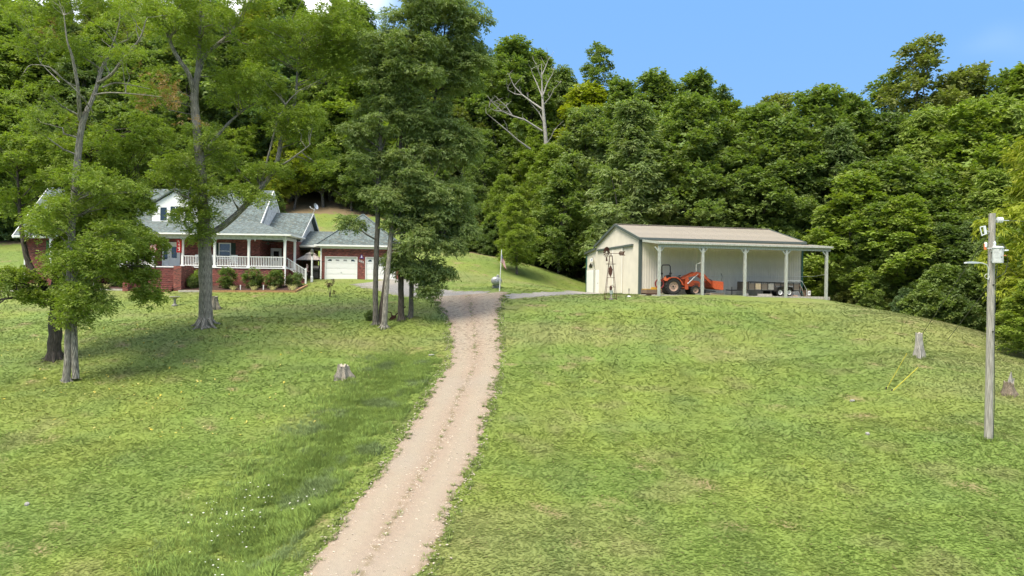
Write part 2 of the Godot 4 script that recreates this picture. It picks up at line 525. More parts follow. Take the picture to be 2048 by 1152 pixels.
func make_heights() -> void:
	nz_a.seed = 11; nz_a.frequency = 0.09; nz_a.fractal_octaves = 3
	nz_b.seed = 23; nz_b.frequency = 0.5; nz_b.fractal_octaves = 3
	nz_c.seed = 37; nz_c.frequency = 2.1; nz_c.fractal_octaves = 2
	var s := survey()
	var n := s.size()
	var m := n + 3
	# thin plate through the survey points
	var A := []
	for i in m:
		var row := PackedFloat64Array()
		row.resize(m + 1)
		A.append(row)
	for i in n:
		for j in n:
			var dx: float = s[i].x - s[j].x
			var dz: float = s[i].z - s[j].z
			var r2: float = dx * dx + dz * dz
			A[i][j] = 0.5 * r2 * log(r2) if r2 > 1e-9 else 0.0
		A[i][i] += 6.0
		A[i][n] = 1.0; A[i][n + 1] = s[i].x; A[i][n + 2] = s[i].z
		A[n][i] = 1.0; A[n + 1][i] = s[i].x; A[n + 2][i] = s[i].z
		A[i][m] = s[i].y
	for i in m:
		var best := i
		for k in range(i + 1, m):
			if absf(A[k][i]) > absf(A[best][i]): best = k
		var tmp: PackedFloat64Array = A[i]
		A[i] = A[best]; A[best] = tmp
		var piv: PackedFloat64Array = A[i]
		for k in range(i + 1, m):
			var row: PackedFloat64Array = A[k]
			var f: float = row[i] / piv[i]
			if f != 0.0:
				for j in range(i, m + 1):
					row[j] -= f * piv[j]
				A[k] = row
	var w := PackedFloat64Array()
	w.resize(m)
	for i in range(m - 1, -1, -1):
		var acc: float = A[i][m]
		for j in range(i + 1, m):
			acc -= A[i][j] * w[j]
		w[i] = acc / A[i][i]
	var sx := PackedFloat64Array()
	var sz := PackedFloat64Array()
	for q in s:
		sx.append(q.x); sz.append(q.z)
	coarse.resize(GNX * GNZ)
	for j in GNZ:
		var z := GZ0 + j * GS
		for i in GNX:
			var x := GX0 + i * GS
			var h := w[n] + w[n + 1] * x + w[n + 2] * z
			for k in n:
				var dx := x - sx[k]
				var dz := z - sz[k]
				var r2 := dx * dx + dz * dz
				if r2 > 1e-9:
					h += w[k] * 0.5 * r2 * log(r2)
			coarse[j * GNX + i] = h
	# drive centre line: x, depth, half width
	for q in [[600, 1330, 14.5, 1.7], [660, 1240, 16.5, 1.7], [722, 1152, 19, 1.72], [812, 1000, 23.5, 1.68], [872, 900, 28, 1.68], [917, 800, 34, 1.62], [952, 720, 42, 1.5], [948, 650, 50, 1.75], [940, 612, 56, 2.5], [938, 594, 61, 3.4]]:
		var p := P(q[0], q[1], q[2])
		main_line.append([Vector2(p.x, q[2]), q[3]])
	fine.resize(NNX * NNZ)
	for j in NNZ:
		for i in NNX:
			var x := NX0 + i * NS
			var z := NZ0 + j * NS
			var h := cubic(x, z)
			# gentle lumps of old pasture, and the ditch left of the drive
			if z < 62:
				h += nz_a.get_noise_2d(x * 2.2, z * 2.2) * 0.10
				var dd := drive_off(x, z)
				if z < 50:
					h -= 0.26 * exp(-pow((dd + 4.1) / 0.9, 2)) * smoothstep(50, 44, z)
			fine[j * NNX + i] = h

func cubic(x: float, z: float) -> float:
	var fx := clampf((x - GX0) / GS, 1.0, GNX - 3.001)
	var fz := clampf((z - GZ0) / GS, 1.0, GNZ - 3.001)
	var ix := int(fx)
	var iz := int(fz)
	var tx := fx - ix
	var tz := fz - iz
	var r := [0.0, 0.0, 0.0, 0.0]
	for k in 4:
		var o := (iz + k - 1) * GNX + ix
		r[k] = cubic_interpolate(coarse[o], coarse[o + 1], coarse[o - 1], coarse[o + 2], tx)
	return cubic_interpolate(r[1], r[2], r[0], r[3], tz)

# height of the land at x and depth z
func hd(x: float, z: float) -> float:
	var fx := (x - NX0) / NS
	var fz := (z - NZ0) / NS
	if fx < 0 or fz < 0 or fx >= NNX - 1 or fz >= NNZ - 1:
		return cubic(x, z)
	var ix := int(fx)
	var iz := int(fz)
	var tx := fx - ix
	var tz := fz - iz
	var o := iz * NNX + ix
	return lerpf(lerpf(fine[o], fine[o + 1], tx), lerpf(fine[o + NNX], fine[o + NNX + 1], tx), tz)

func on(x: float, z: float, up := 0.0) -> Vector3:
	return Vector3(x, hd(x, z) + up, -z)

# signed offset from the drive's centre line (minus = left), 99 when far
func drive_off(x: float, z: float) -> float:
	for k in main_line.size() - 1:
		var a: Vector2 = main_line[k][0]
		var b: Vector2 = main_line[k + 1][0]
		if z >= a.y and z <= b.y:
			var d := (b - a).normalized()
			return d.y * (x - a.x) - d.x * (z - a.y)
	return 99.0

func drive_half(z: float) -> float:
	for k in main_line.size() - 1:
		if z >= main_line[k][0].y and z <= main_line[k + 1][0].y:
			return lerpf(main_line[k][1], main_line[k + 1][1], inverse_lerp(main_line[k][0].y, main_line[k + 1][0].y, z))
	return 0.0

# depth at which the wood begins, along a line of sight
func wood_edge(x: float, z: float) -> float:
	var px := 1024.0 + x / z * F
	var t := [[-300, 92], [30, 93], [300, 101], [640, 104.5], [760, 103], [900, 91], [1000, 86], [1160, 92], [1230, 86], [1300, 82], [1600, 77], [1680, 67], [1800, 60], [1950, 56], [2050, 52], [2400, 48]]
	if px <= t[0][0]: return t[0][1]
	for k in t.size() - 1:
		if px <= t[k + 1][0]:
			return lerpf(t[k][1], t[k + 1][1], inverse_lerp(t[k][0], t[k + 1][0], px))
	return 48.0

func grass_color(x: float, z: float) -> Color:
	var a := nz_a.get_noise_2d(x, z) * 0.5 + 0.5
	var b := nz_b.get_noise_2d(x * 0.8, z * 0.8) * 0.5 + 0.5
	var d := nz_a.get_noise_2d(x * 0.4 + 70, z * 0.9 - 40) * 0.5 + 0.5
	var e := nz_b.get_noise_2d(x * 0.45 + 200, z * 0.45) * 0.5 + 0.5
	var lush := Color(0.136, 0.218, 0.030)
	var dry := Color(0.230, 0.235, 0.085)
	var yel := Color(0.176, 0.242, 0.033)
	var k := lush.lerp(yel, smoothstep(0.3, 0.7, a))
	k = k.lerp(dry, smoothstep(0.48, 0.80, d) * 0.55)
	# clover grows in darker, bluer rounds; thatch shows in tan ones
	k = k.lerp(Color(0.118, 0.198, 0.040), smoothstep(0.56, 0.74, e) * 0.4)
	k = k.lerp(Color(0.230, 0.212, 0.092), smoothstep(0.36, 0.22, e) * 0.35)
	# the crown of the hill by the barn dries out first
	var crown := smoothstep(16.0, 30.0, x) * smoothstep(26, 40, z) * smoothstep(70, 55, z)
	k = k.lerp(dry, crown * 0.5 * (0.5 + b))
	# mower passes run up the slope right of the drive, across it on the left
	if x > 1.0 and z < 54:
		k = k * (1.0 + 0.095 * sin(x * 2.4 - z * 0.25 + nz_a.get_noise_2d(x, z * 0.4) * 4.0) * smoothstep(26, 6, x))
	elif x < -8.0 and z < 60:
		k = k * (1.0 + 0.07 * sin(z * 2.0 + x * 0.5 + nz_a.get_noise_2d(x * 0.4, z) * 2.5))
	k = k * (0.90 + 0.30 * b)
	k.a = 1.0
	return k

func ground_color(x: float, z: float) -> Color:
	var k := grass_color(x, z)
	var soil := Color(0.30, 0.21, 0.12)
	var b := nz_b.get_noise_2d(x * 1.1 + 9, z * 1.1) * 0.5 + 0.5
	k = k.lerp(soil, 0.08 + 0.7 * smoothstep(0.68, 0.78, b) * smoothstep(0.5, 0.60, nz_a.get_noise_2d(x * 1.5 - 31, z * 1.5) * 0.5 + 0.5))
	# grass stops where the wood begins; leaf litter lies there instead
	var e := wood_edge(x, maxf(z, 5.0))
	if z > 5 and z + (b - 0.5) * 4.0 > e + 1.0:
		return Color(0.21, 0.155, 0.085) * (0.8 + 0.4 * b)
	return k

func ground() -> void:
	var v := PackedVector3Array()
	var nn := PackedVector3Array()
	var cc := PackedColorArray()
	var uu := PackedVector2Array()
	var ix := PackedInt32Array()
	for j in NNZ:
		for i in NNX:
			var x := NX0 + i * NS
			var z := NZ0 + j * NS
			v.append(Vector3(x, fine[j * NNX + i], -z))
			var e := 0.5
			nn.append(Vector3(hd(x - e, z) - hd(x + e, z), 2 * e, hd(x, z + e) - hd(x, z - e)).normalized())
			cc.append(ground_color(x, z))
			uu.append(Vector2(x, z))
	for j in NNZ - 1:
		for i in NNX - 1:
			var o := j * NNX + i
			ix.append_array([o, o + NNX, o + 1, o + 1, o + NNX, o + NNX + 1])
	var base := v.size()
	for j in GNZ:
		for i in GNX:
			var x := GX0 + i * GS
			var z := GZ0 + j * GS
			v.append(Vector3(x, coarse[j * GNX + i], -z))
			nn.append(Vector3(cubic(x - 1, z) - cubic(x + 1, z), 2, cubic(x, z + 1) - cubic(x, z - 1)).normalized())
			cc.append(ground_color(x, z))
			uu.append(Vector2(x, z))
	for j in GNZ - 1:
		for i in GNX - 1:
			var x := GX0 + i * GS
			var z := GZ0 + j * GS
			if x >= NX0 and x < NX0 + (NNX - 1) * NS and z >= NZ0 and z < NZ0 + (NNZ - 1) * NS:
				continue
			var o := base + j * GNX + i
			ix.append_array([o, o + GNX, o + 1, o + 1, o + GNX, o + GNX + 1])
	# the land goes on to the horizon
	var rim := [Vector3(GX0, -10, 24), Vector3(GX0 + 260, -10, 24), Vector3(GX0 + 260, 14, -236), Vector3(GX0, 30, -236)]
	var far := [Vector3(-700, -14, 600), Vector3(700, -14, 600), Vector3(700, 5, -800), Vector3(-700, 20, -800)]
	for k in 4:
		var q := [rim[k], rim[(k + 1) % 4], far[(k + 1) % 4], far[k]]
		var o := v.size()
		for p in q:
			v.append(p - Vector3(0, 0.5, 0)); nn.append(Vector3.UP); cc.append(Color(0.08, 0.12, 0.02)); uu.append(Vector2(p.x, p.z))
		ix.append_array([o, o + 1, o + 2, o, o + 2, o + 3])
	var a := []
	a.resize(Mesh.ARRAY_MAX)
	a[Mesh.ARRAY_VERTEX] = v; a[Mesh.ARRAY_NORMAL] = nn; a[Mesh.ARRAY_COLOR] = cc; a[Mesh.ARRAY_TEX_UV] = uu; a[Mesh.ARRAY_INDEX] = ix
	var m := ArrayMesh.new()
	m.add_surface_from_arrays(Mesh.PRIMITIVE_TRIANGLES, a)
	var o := part_mesh(m, "ground", M.turf, self)
	tag(o, "rolling mown lawn climbing from the valley to the wood", "", "", "structure")

# a sheet laid along a line: rows of [Vector2(x, depth), half width]
func strip(line: Array, lift: float, step: float, cols: int, ragged: float, colour: Callable, off_noise := 0.0) -> ArrayMesh:
	var curve := Curve3D.new()
	for k in line.size():
		var a: Vector2 = line[maxi(k - 1, 0)][0]
		var b: Vector2 = line[mini(k + 1, line.size() - 1)][0]
		var here: Vector2 = line[k][0]
		var t := (b - a).normalized()
		var li: float = here.distance_to(a) / 3.0
		var lo: float = here.distance_to(b) / 3.0
		curve.add_point(Vector3(here.x, line[k][1], here.y), Vector3(-t.x * li, 0, -t.y * li), Vector3(t.x * lo, 0, t.y * lo))
	curve.bake_interval = 0.1
	var L := curve.get_baked_length()
	var rows := int(L / step) + 1
	var v := PackedVector3Array()
	var nn := PackedVector3Array()
	var cc := PackedColorArray()
	var uu := PackedVector2Array()
	var ix := PackedInt32Array()
	for r in rows + 1:
		var s := L * r / rows
		var p := curve.sample_baked(s, true)
		var q := curve.sample_baked(minf(s + 0.2, L), true)
		var q0 := curve.sample_baked(maxf(s - 0.2, 0), true)
		var d := Vector2(q.x - q0.x, q.z - q0.z).normalized()
		var side := Vector2(d.y, -d.x)
		for k in cols + 1:
			var t := 2.0 * k / cols - 1.0
			var w := p.y
			var edge := nz_b.get_noise_2d(s * 1.6, off_noise + (40.0 if t > 0 else 0.0)) * ragged + nz_c.get_noise_2d(s * 2.4, off_noise + (40.0 if t > 0 else 0.0)) * ragged * 0.6
			var o := t * (w + edge)
			var x := p.x + side.x * o
			var z := p.z + side.y * o
			var y := hd(x, z) + (lift if absf(t) < 0.999 else -0.04)
			y += nz_c.get_noise_2d(x * 1.5, z * 1.5) * 0.012
			v.append(Vector3(x, y, -z))
			nn.append(Vector3(hd(x - 0.4, z) - hd(x + 0.4, z), 0.8, hd(x, z + 0.4) - hd(x, z - 0.4)).normalized())
			cc.append(colour.call(x, z, t))
			uu.append(Vector2(x, z))
	var c1 := cols + 1
	for r in rows:
		for k in cols:
			var o := r * c1 + k
			ix.append_array([o, o + c1, o + 1, o + 1, o + c1, o + c1 + 1])
	var a := []
	a.resize(Mesh.ARRAY_MAX)
	a[Mesh.ARRAY_VERTEX] = v; a[Mesh.ARRAY_NORMAL] = nn; a[Mesh.ARRAY_COLOR] = cc; a[Mesh.ARRAY_TEX_UV] = uu; a[Mesh.ARRAY_INDEX] = ix
	var m := ArrayMesh.new()
	m.add_surface_from_arrays(Mesh.PRIMITIVE_TRIANGLES, a)
	return m

func drive_color(x: float, z: float, t: float) -> Color:
	var pale := Color(0.470, 0.393, 0.300)
	var warm := Color(0.455, 0.350, 0.265)
	var grey := Color(0.44, 0.388, 0.32)
	var rut := exp(-pow((absf(t) - 0.52) / 0.27, 2))
	var k := warm.lerp(pale, rut)
	k = k.lerp(grey, smoothstep(0.45, 0.8, nz_a.get_noise_2d(x * 2.0, z * 1.2) * 0.5 + 0.5) * 0.45)
	# leaf scraps and soil in the middle and along the verge
	var mid := exp(-pow((t + 0.02) / 0.09, 2)) * smoothstep(0.42, 0.62, nz_c.get_noise_2d(x * 2.0, z * 1.0) * 0.5 + 0.5)
	k = k.lerp(Color(0.22, 0.17, 0.07), mid * 0.6)
	var verge := smoothstep(0.80, 1.0, absf(t)) * smoothstep(0.40, 0.62, nz_c.get_noise_2d(x * 1.5 + 20, z * 1.5) * 0.5 + 0.5)
	k = k.lerp(Color(0.20, 0.17, 0.06), verge * 0.7)
	# damp dark crumbs towards the top
	var crumbs := smoothstep(0.62, 0.72, nz_c.get_noise_2d(x * 1.3 - 9, z * 2.2) * 0.5 + 0.5) * smoothstep(38, 47, z)
	k = k.lerp(Color(0.14, 0.085, 0.05), crumbs * 0.65)
	return k * (0.90 + 0.2 * (nz_c.get_noise_2d(x * 4, z * 4) * 0.5 + 0.5))

func grey_color(x: float, z: float, t: float) -> Color:
	var k := Color(0.33, 0.32, 0.315).lerp(Color(0.44, 0.41, 0.37), smoothstep(0.35, 0.7, nz_a.get_noise_2d(x * 2.2, z * 1.5) * 0.5 + 0.5))
	var g := smoothstep(0.55, 1.0, absf(t)) * smoothstep(0.38, 0.6, nz_b.get_noise_2d(x * 1.9, z * 1.9) * 0.5 + 0.5)
	k = k.lerp(Color(0.19, 0.21, 0.05), g * 0.85)
	return k * (0.84 + 0.32 * (nz_c.get_noise_2d(x * 3, z * 3) * 0.5 + 0.5))

func pts(list: Array) -> Array:
	var out := []
	for q in list:
		out.append([Vector2(P(q[0], q[1], q[2]).x, q[2]), q[3]])
	return out

func drive() -> void:
	var g := part_mesh(strip(pts([[1010, 592, 58.8, 1.3], [1060, 591, 60.3, 1.1], [1110, 590, 62.5, 1.5], [1160, 588, 66, 2.0], [1172, 588, 71, 2.0]]), 0.020, 0.25, 16, 0.5, grey_color, 300.0), "gravel_path", M.gravel, self)
	tag(g, "pale gravel track branching off towards the barn doors", "", "", "structure")
	g = part_mesh(strip(pts([[965, 596, 60.5, 2.4], [900, 592, 61.5, 2.6], [845, 583, 63.5, 2.6], [795, 572, 66.2, 2.6], [757, 562, 68.7, 3.3]]), 0.030, 0.25, 18, 0.5, grey_color, 500.0), "gravel_yard", M.gravel, self)
	tag(g, "grey gravel apron curving up to the garage doors", "", "", "structure")
	g = part_mesh(strip(main_line, 0.042, 0.1, 30, 0.26, drive_color), "driveway", M.gravel, self)
	tag(g, "pinkish gravel drive with a leafy middle strip climbing the lawn", "", "", "structure")

# ---------- grass ----------
func tuft(blades: int, high: float, wide: float, lean: float, sd: int) -> ArrayMesh:
	var r := RandomNumberGenerator.new()
	r.seed = sd
	var mb := MB.new()
	for k in blades:
		var a := TAU * (k + r.randf()) / blades
		var d := Vector3(cos(a), 0, sin(a))
		var s := Vector3(-sin(a), 0, cos(a)) * wide * 0.5
		var b := d * r.randf() * high * 0.5
		var h := high * r.randf_range(0.6, 1.0)
		var mid := b + d * h * lean * 0.35 + Vector3(0, h * 0.62, 0)
		var tip := b + d * h * lean + Vector3(0, h, 0)
		var g := r.randf_range(0.82, 1.15)
		mb.col = Color(g, g, g)
		var nn := (Vector3.UP * 2.4 + d * 0.5).normalized()
		# both sides of a blade are built, a hair apart
		var q := [b - s, mid + s * 0.8, b + s, b - s, mid - s * 0.8, mid + s * 0.8, mid - s * 0.8, tip, mid + s * 0.8]
		var fn: Vector3 = (q[2] - q[0]).cross(q[1] - q[0]).normalized() * 0.0007
		for j in 9:
			mb.vert(q[j] + fn, nn, Vector2(q[j].x, q[j].y))
		for j in [0, 2, 1, 3, 5, 4, 6, 8, 7]:
			mb.vert(q[j] - fn, nn, Vector2(q[j].x, q[j].y))
	return mb.mesh()

func scatter(called: String, mesh: Mesh, mt: Material, rows: Array, label: String, category := "") -> MultiMeshInstance3D:
	var mm := MultiMesh.new()
	mm.transform_format = MultiMesh.TRANSFORM_3D
	mm.use_colors = true
	mm.mesh = mesh
	mm.instance_count = rows.size()
	for i in rows.size():
		mm.set_instance_transform(i, rows[i][0])
		mm.set_instance_color(i, rows[i][1])
	var o := MultiMeshInstance3D.new()
	o.name = numbered(self, called)
	o.multimesh = mm
	o.material_override = mt
	add_child(o)
	tag(o, label, category, "", "stuff")
	return o

func bare(x: float, z: float) -> bool:
	# buildings, beds and the gravel
	if x > -48.5 and x < -21.0 and z > 62.9 and z < 79: return true
	if x > -23 and x < -10.8 and z > 68.6 and z < 80: return true
	if z < 61.5:
		var w := drive_half(z)
		if w > 0 and absf(drive_off(x, z)) < w - 0.12 + nz_b.get_noise_2d(x * 3, z * 3) * 0.25: return true
	var bx := (x - 11.3) * 0.982 - (z - 62.0) * 0.19
	var bz := (x - 11.3) * 0.19 + (z - 62.0) * 0.982
	if bx > -0.1 and bx < 16.2 and bz > -3.6 and bz < 16.0: return true
	return false

func lawn() -> void:
	var rows := []
	var tall := []
	var cap := 0
	var bands := [[15.5, 22, 420], [22, 30, 300], [30, 40, 170], [40, 52, 80], [52, 66, 34], [66, 106, 10]]
	for bd in bands:
		var z0: float = bd[0]
		var z1: float = bd[1]
		var half: float = z1 * 0.78 + 1.0
		var count := int((z1 - z0) * half * 2.0 * bd[2])
		for k in count:
			var z := rng.randf_range(z0, z1)
			var x := rng.randf_range(-half, half)
			if absf(x) > z * 0.78 + 0.8: continue
			if z > wood_edge(x, z) - 0.5: continue
			if bare(x, z): continue
			if z > 44 and gravel_near(x, z): continue
			var b := nz_c.get_noise_2d(x * 0.6, z * 0.6) * 0.5 + 0.5
			var s := (0.55 + 0.75 * rng.randf()) * (0.7 + 0.6 * b) * lerpf(1.0, 1.7, smoothstep(22, 70, z))
			var bs := Basis(Vector3.UP, rng.randf() * TAU).scaled(Vector3(s, s * rng.randf_range(0.6, 1.0), s))
			var c := grass_color(x, z) * rng.randf_range(0.94, 1.14)
			if rng.randf() < 0.02:
				c = Color(0.26, 0.22, 0.10)
			rows.append([Transform3D(bs, on(x, z, -0.004)), c])
	scatter("grass", tuft(7, 0.034, 0.015, 1.1, 3), M.blade, rows, "short mown grass covering the whole lawn", "grass")
	print("tufts ", rows.size())
	# coarse weeds in the ditch left of the drive
	rows = []
	var ferny := []
	for k in 21000:
		var z := rng.randf_range(15.5, 47)
		var w := drive_half(z)
		var o := -w - 0.5 - absf(rng.randfn(2.0, 1.25))
		var p := drive_at(z, o)
		var x := p.x
		var patch := nz_b.get_noise_2d(x * 0.9, p.y * 0.9) * 0.5 + 0.5
		if patch < 0.24 or (o > -w - 0.9 and patch < 0.5): continue
		var s := rng.randf_range(0.35, 0.9) * (0.45 + 0.75 * patch) * smoothstep(49, 38, z)
		var bs := Basis(Vector3.UP, rng.randf() * TAU).scaled(Vector3(s, s, s))
		var c := Color(0.158, 0.262, 0.052).lerp(Color(0.225, 0.320, 0.052), rng.randf()) * rng.randf_range(0.75, 1.2)
		if nz_a.get_noise_2d(x * 3, z * 3 + 50) > 0.25: c = Color(0.15, 0.22, 0.07) * rng.randf_range(0.8, 1.2)
		rows.append([Transform3D(bs, on(x, p.y, -0.02)), c])
	scatter("ditch_weeds", tuft(9, 0.42, 0.03, 0.8, 8), M.blade, rows, "tall rank grass and weeds filling the ditch beside the drive", "weeds")
	# verge tufts that lap over the gravel's edge, and along its middle
	rows = []
	for k in 3600:
		var z := rng.randf_range(15.5, 60)
		var w := drive_half(z)
		var side := -1.0 if rng.randf() < 0.5 else 1.0
		var o := side * (w + rng.randf_range(-0.35, 0.35))
		if rng.randf() < 0.045: o = rng.randfn(0.0, 0.12)
		var p := drive_at(z, o)
		if nz_b.get_noise_2d(p.x * 1.6, p.y * 1.6 + 11) < 0.02: continue
		var s := rng.randf_range(0.5, 1.5)
		rows.append([Transform3D(Basis(Vector3.UP, rng.randf() * TAU).scaled(Vector3(s, s, s)), on(p.x, p.y, 0.0)), Color(0.165, 0.225, 0.048) * rng.randf_range(0.8, 1.3)])
	scatter("verge_grass", tuft(8, 0.11, 0.022, 0.9, 13), M.blade, rows, "ragged grass tufts creeping over the gravel edges", "grass")
	# longer grass the mower misses round trunks, stumps and the pole
	rows = []
	for q in [[1978, 27.0, 0.25], [1839, 38.0, 0.3], [2019, 33.0, 0.5], [688, 38.0, 0.55], [428, 55.0, 0.5], [410, 48.0, 0.8], [142, 38.0, 0.6], [108, 42.5, 0.8], [752, 50.0, 0.35], [768, 49.2, 0.35], [803, 51.0, 0.35], [821, 51.6, 0.35]]:
		for k in 26:
			var a := rng.randf() * TAU
			var d: float = q[2] * rng.randf_range(0.55, 1.5)
			var x := X(q[0], q[1]) + cos(a) * d
			var z: float = q[1] + sin(a) * d
			var s := rng.randf_range(0.5, 1.3)
			rows.append([Transform3D(Basis(Vector3.UP, rng.randf() * TAU).scaled(Vector3(s, s, s)), on(x, z, -0.01)), grass_color(x, z) * rng.randf_range(0.95, 1.2)])
	scatter("uncut_grass", tuft(9, 0.17, 0.02, 0.8, 19), M.blade, rows, "longer uncut grass round the trunks, stumps and pole", "grass")
	# loose stones
	rows = []
	for k in 9000:
		var z := rng.randf_range(15.5, 60)
		var w := drive_half(z)
		var o := rng.randfn(0.0, 0.16) if rng.randf() < 0.25 else (rng.randf_range(-1, 1) * (w + 0.35) if rng.randf() < 0.5 else (1.0 if rng.randf() < 0.5 else -1.0) * (w + rng.randfn(-0.1, 0.22)))
		var p := drive_at(z, o)
		var s := 0.011 + 0.045 * pow(rng.randf(), 3.0)
		var g := rng.randf_range(0.7, 1.25)
		rows.append([Transform3D(Basis(Vector3(rng.randf(), 1, rng.randf()).normalized(), rng.randf() * TAU).scaled(Vector3(s, s * 0.6, s)), on(p.x, p.y, 0.045)), Color(0.39, 0.33, 0.265) * g])
	scatter("loose_gravel", pebble(), M.blade_plain, rows, "loose stones scattered over the drive and its edges", "gravel")
	# fallen yellow leaves beneath the grey trees
	rows = []
	for k in 420:
		var px := rng.randfn(260, 190)
		var D := rng.randf_range(30, 52)
		var x := X(px, D)
		var s := rng.randf_range(0.05, 0.10)
		rows.append([Transform3D(Basis(Vector3(rng.randf() - 0.5, 1, rng.randf() - 0.5).normalized(), rng.randf() * TAU).scaled(Vector3(s, s, s)), on(x, D, 0.045)), Color(0.52, 0.42, 0.05).lerp(Color(0.45, 0.42, 0.16), rng.randf())])
	scatter("fallen_leaves", leaf_litter(), M.blade_plain, rows, "yellow leaves dropped on the lawn under the grey-barked trees", "leaves")
	# white flower heads in the ditch
	rows = []
	for k in 80:
		var cl: Vector3 = [Vector3(430, 1030, 23), Vector3(445, 1100, 20.8), Vector3(500, 1000, 24), Vector3(600, 1015, 23.7), Vector3(455, 1080, 21.5), Vector3(520, 1010, 23.7)][k % 6]
		var px := cl.x + rng.randfn(0, 24)
		var D := cl.z + rng.randfn(0, 0.7)
		var s := rng.randf_range(0.012, 0.04)
		rows.append([Transform3D(Basis().scaled(Vector3(s, s * 0.4, s)), on(X(px, D), D, rng.randf_range(0.22, 0.42))), Color(0.78, 0.78, 0.70)])
	scatter("white_flowers", pebble(), M.blade_plain, rows, "small white flower heads among the ditch weeds", "flowers")

func gravel_near(x: float, z: float) -> bool:
	# the apron by the garage and the track to the barn
	for q in [[Vector2(-4.2, 60.5), Vector2(-8.3, 63.5), 2.3], [Vector2(-8.3, 63.5), Vector2(-13.2, 68.7), 2.3], [Vector2(-2.5, 60.5), Vector2(-5, 62), 2.5], [Vector2(-0.6, 58.8), Vector2(1.6, 60.3), 1.1], [Vector2(1.6, 60.3), Vector2(6.5, 66), 1.2], [Vector2(6.5, 66), Vector2(7.3, 71), 1.8]]:
		var near := Geometry2D.get_closest_point_to_segment(Vector2(x, z), q[0], q[1])
		if near.distance_to(Vector2(x, z)) < q[2] + nz_b.get_noise_2d(x * 2, z * 2) * 0.9: return true
	return false

func drive_at(z: float, o: float) -> Vector2:
	for k in main_line.size() - 1:
		var a: Vector2 = main_line[k][0]
		var b: Vector2 = main_line[k + 1][0]
		if z >= a.y and z <= b.y:
			var d := (b - a).normalized()
			var p := a.lerp(b, (z - a.y) / (b.y - a.y))
			return p + Vector2(d.y, -d.x) * o
	return Vector2(0, z)

func pebble() -> ArrayMesh:
	var mb := MB.new()
	var q := [Vector3(1, 0, 0), Vector3(0.2, 0.1, 0.9), Vector3(-0.9, 0, 0.3), Vector3(-0.4, 0.1, -0.8), Vector3(0.6, -0.1, -0.8)]
	for k in 5:
		mb.face([q[(k + 1) % 5], q[k], Vector3(0.05, 0.95, 0)])
		mb.face([q[k], q[(k + 1) % 5], Vector3(0, -0.7, 0)])
	return mb.mesh()

func leaf_litter() -> ArrayMesh:
	var mb := MB.new()
	mb.face([Vector3(-1, 0, 0), Vector3(0, 0.25, 0.5), Vector3(1, 0.1, 0)])
	mb.face([Vector3(-1, 0, 0), Vector3(1, 0.1, 0), Vector3(0, 0.25, -0.5)])
	return mb.mesh()

# ---------- trees ----------
class Leaves:
	var v := PackedVector3Array()
	var n := PackedVector3Array()
	var c := PackedColorArray()
	func add(tv: PackedVector3Array, tn: PackedVector3Array, xf: Transform3D, col: Color) -> void:
		v.append_array(xf * tv)
		n.append_array(Transform3D(xf.basis.orthonormalized(), Vector3.ZERO) * tn)
		var cc := PackedColorArray()
		cc.resize(tv.size())
		cc.fill(col)
		c.append_array(cc)
	func mesh() -> ArrayMesh:
		var a := []
		a.resize(Mesh.ARRAY_MAX)
		a[Mesh.ARRAY_VERTEX] = v
		a[Mesh.ARRAY_NORMAL] = n
		a[Mesh.ARRAY_COLOR] = c
		var m := ArrayMesh.new()
		m.add_surface_from_arrays(Mesh.PRIMITIVE_TRIANGLES, a)
		return m

var sprays := {}

# a spray of leaves along +x, one metre long at scale 1
func spray(key: String, leaves: int, ll: float, lw: float, droop: float, sd: int) -> Array:
	if sprays.has(key): return sprays[key]
	var r := RandomNumberGenerator.new()
	r.seed = sd
	var v := PackedVector3Array()
	var n := PackedVector3Array()
	for k in leaves:
		var t := (k + 0.5) / leaves
		var b := Vector3(t * 0.8, -droop * 0.25 * t * t + r.randfn(0, 0.10), r.randfn(0, 0.12))
		var a := (1.0 if k % 2 else -1.0) * r.randf_range(0.35, 1.35)
		var d := Vector3(cos(a), -droop * r.randf_range(0.2, 1.0) + r.randf_range(-0.15, 0.35), sin(a)).normalized()
		var s := d.cross(Vector3.UP).normalized().rotated(d, r.randfn(0, 0.5))
		var up := s.cross(d)
		var l := ll * r.randf_range(0.7, 1.2)
		var w := lw * r.randf_range(0.8, 1.2)
		var p0 := b
		var p1 := b + d * l * 0.45 + s * w * 0.5 + up * w * 0.12
		var p2 := b + d * l - up * l * 0.10
		var p3 := b + d * l * 0.45 - s * w * 0.5 + up * w * 0.12
		var n1 := (p1 - p0).cross(p2 - p0).normalized()
		var n2 := (p2 - p0).cross(p3 - p0).normalized()
		if n1.y + n2.y < 0:
			n1 = -n1; n2 = -n2
			v.append_array([p0, p1, p2, p0, p2, p3])
		else:
			v.append_array([p0, p2, p1, p0, p3, p2])
		n.append_array([n1, n1, n1, n2, n2, n2])
	sprays[key] = [v, n]
	return sprays[key]

func tint(r: RandomNumberGenerator, spread := 0.28) -> Color:
	var g := 1.0 + r.randf_range(-spread, spread)
	var y := r.randf_range(-0.10, 0.14)
	return Color(g * (1.0 + y), g * (1.0 + y * 0.3), g * (1.0 - y))

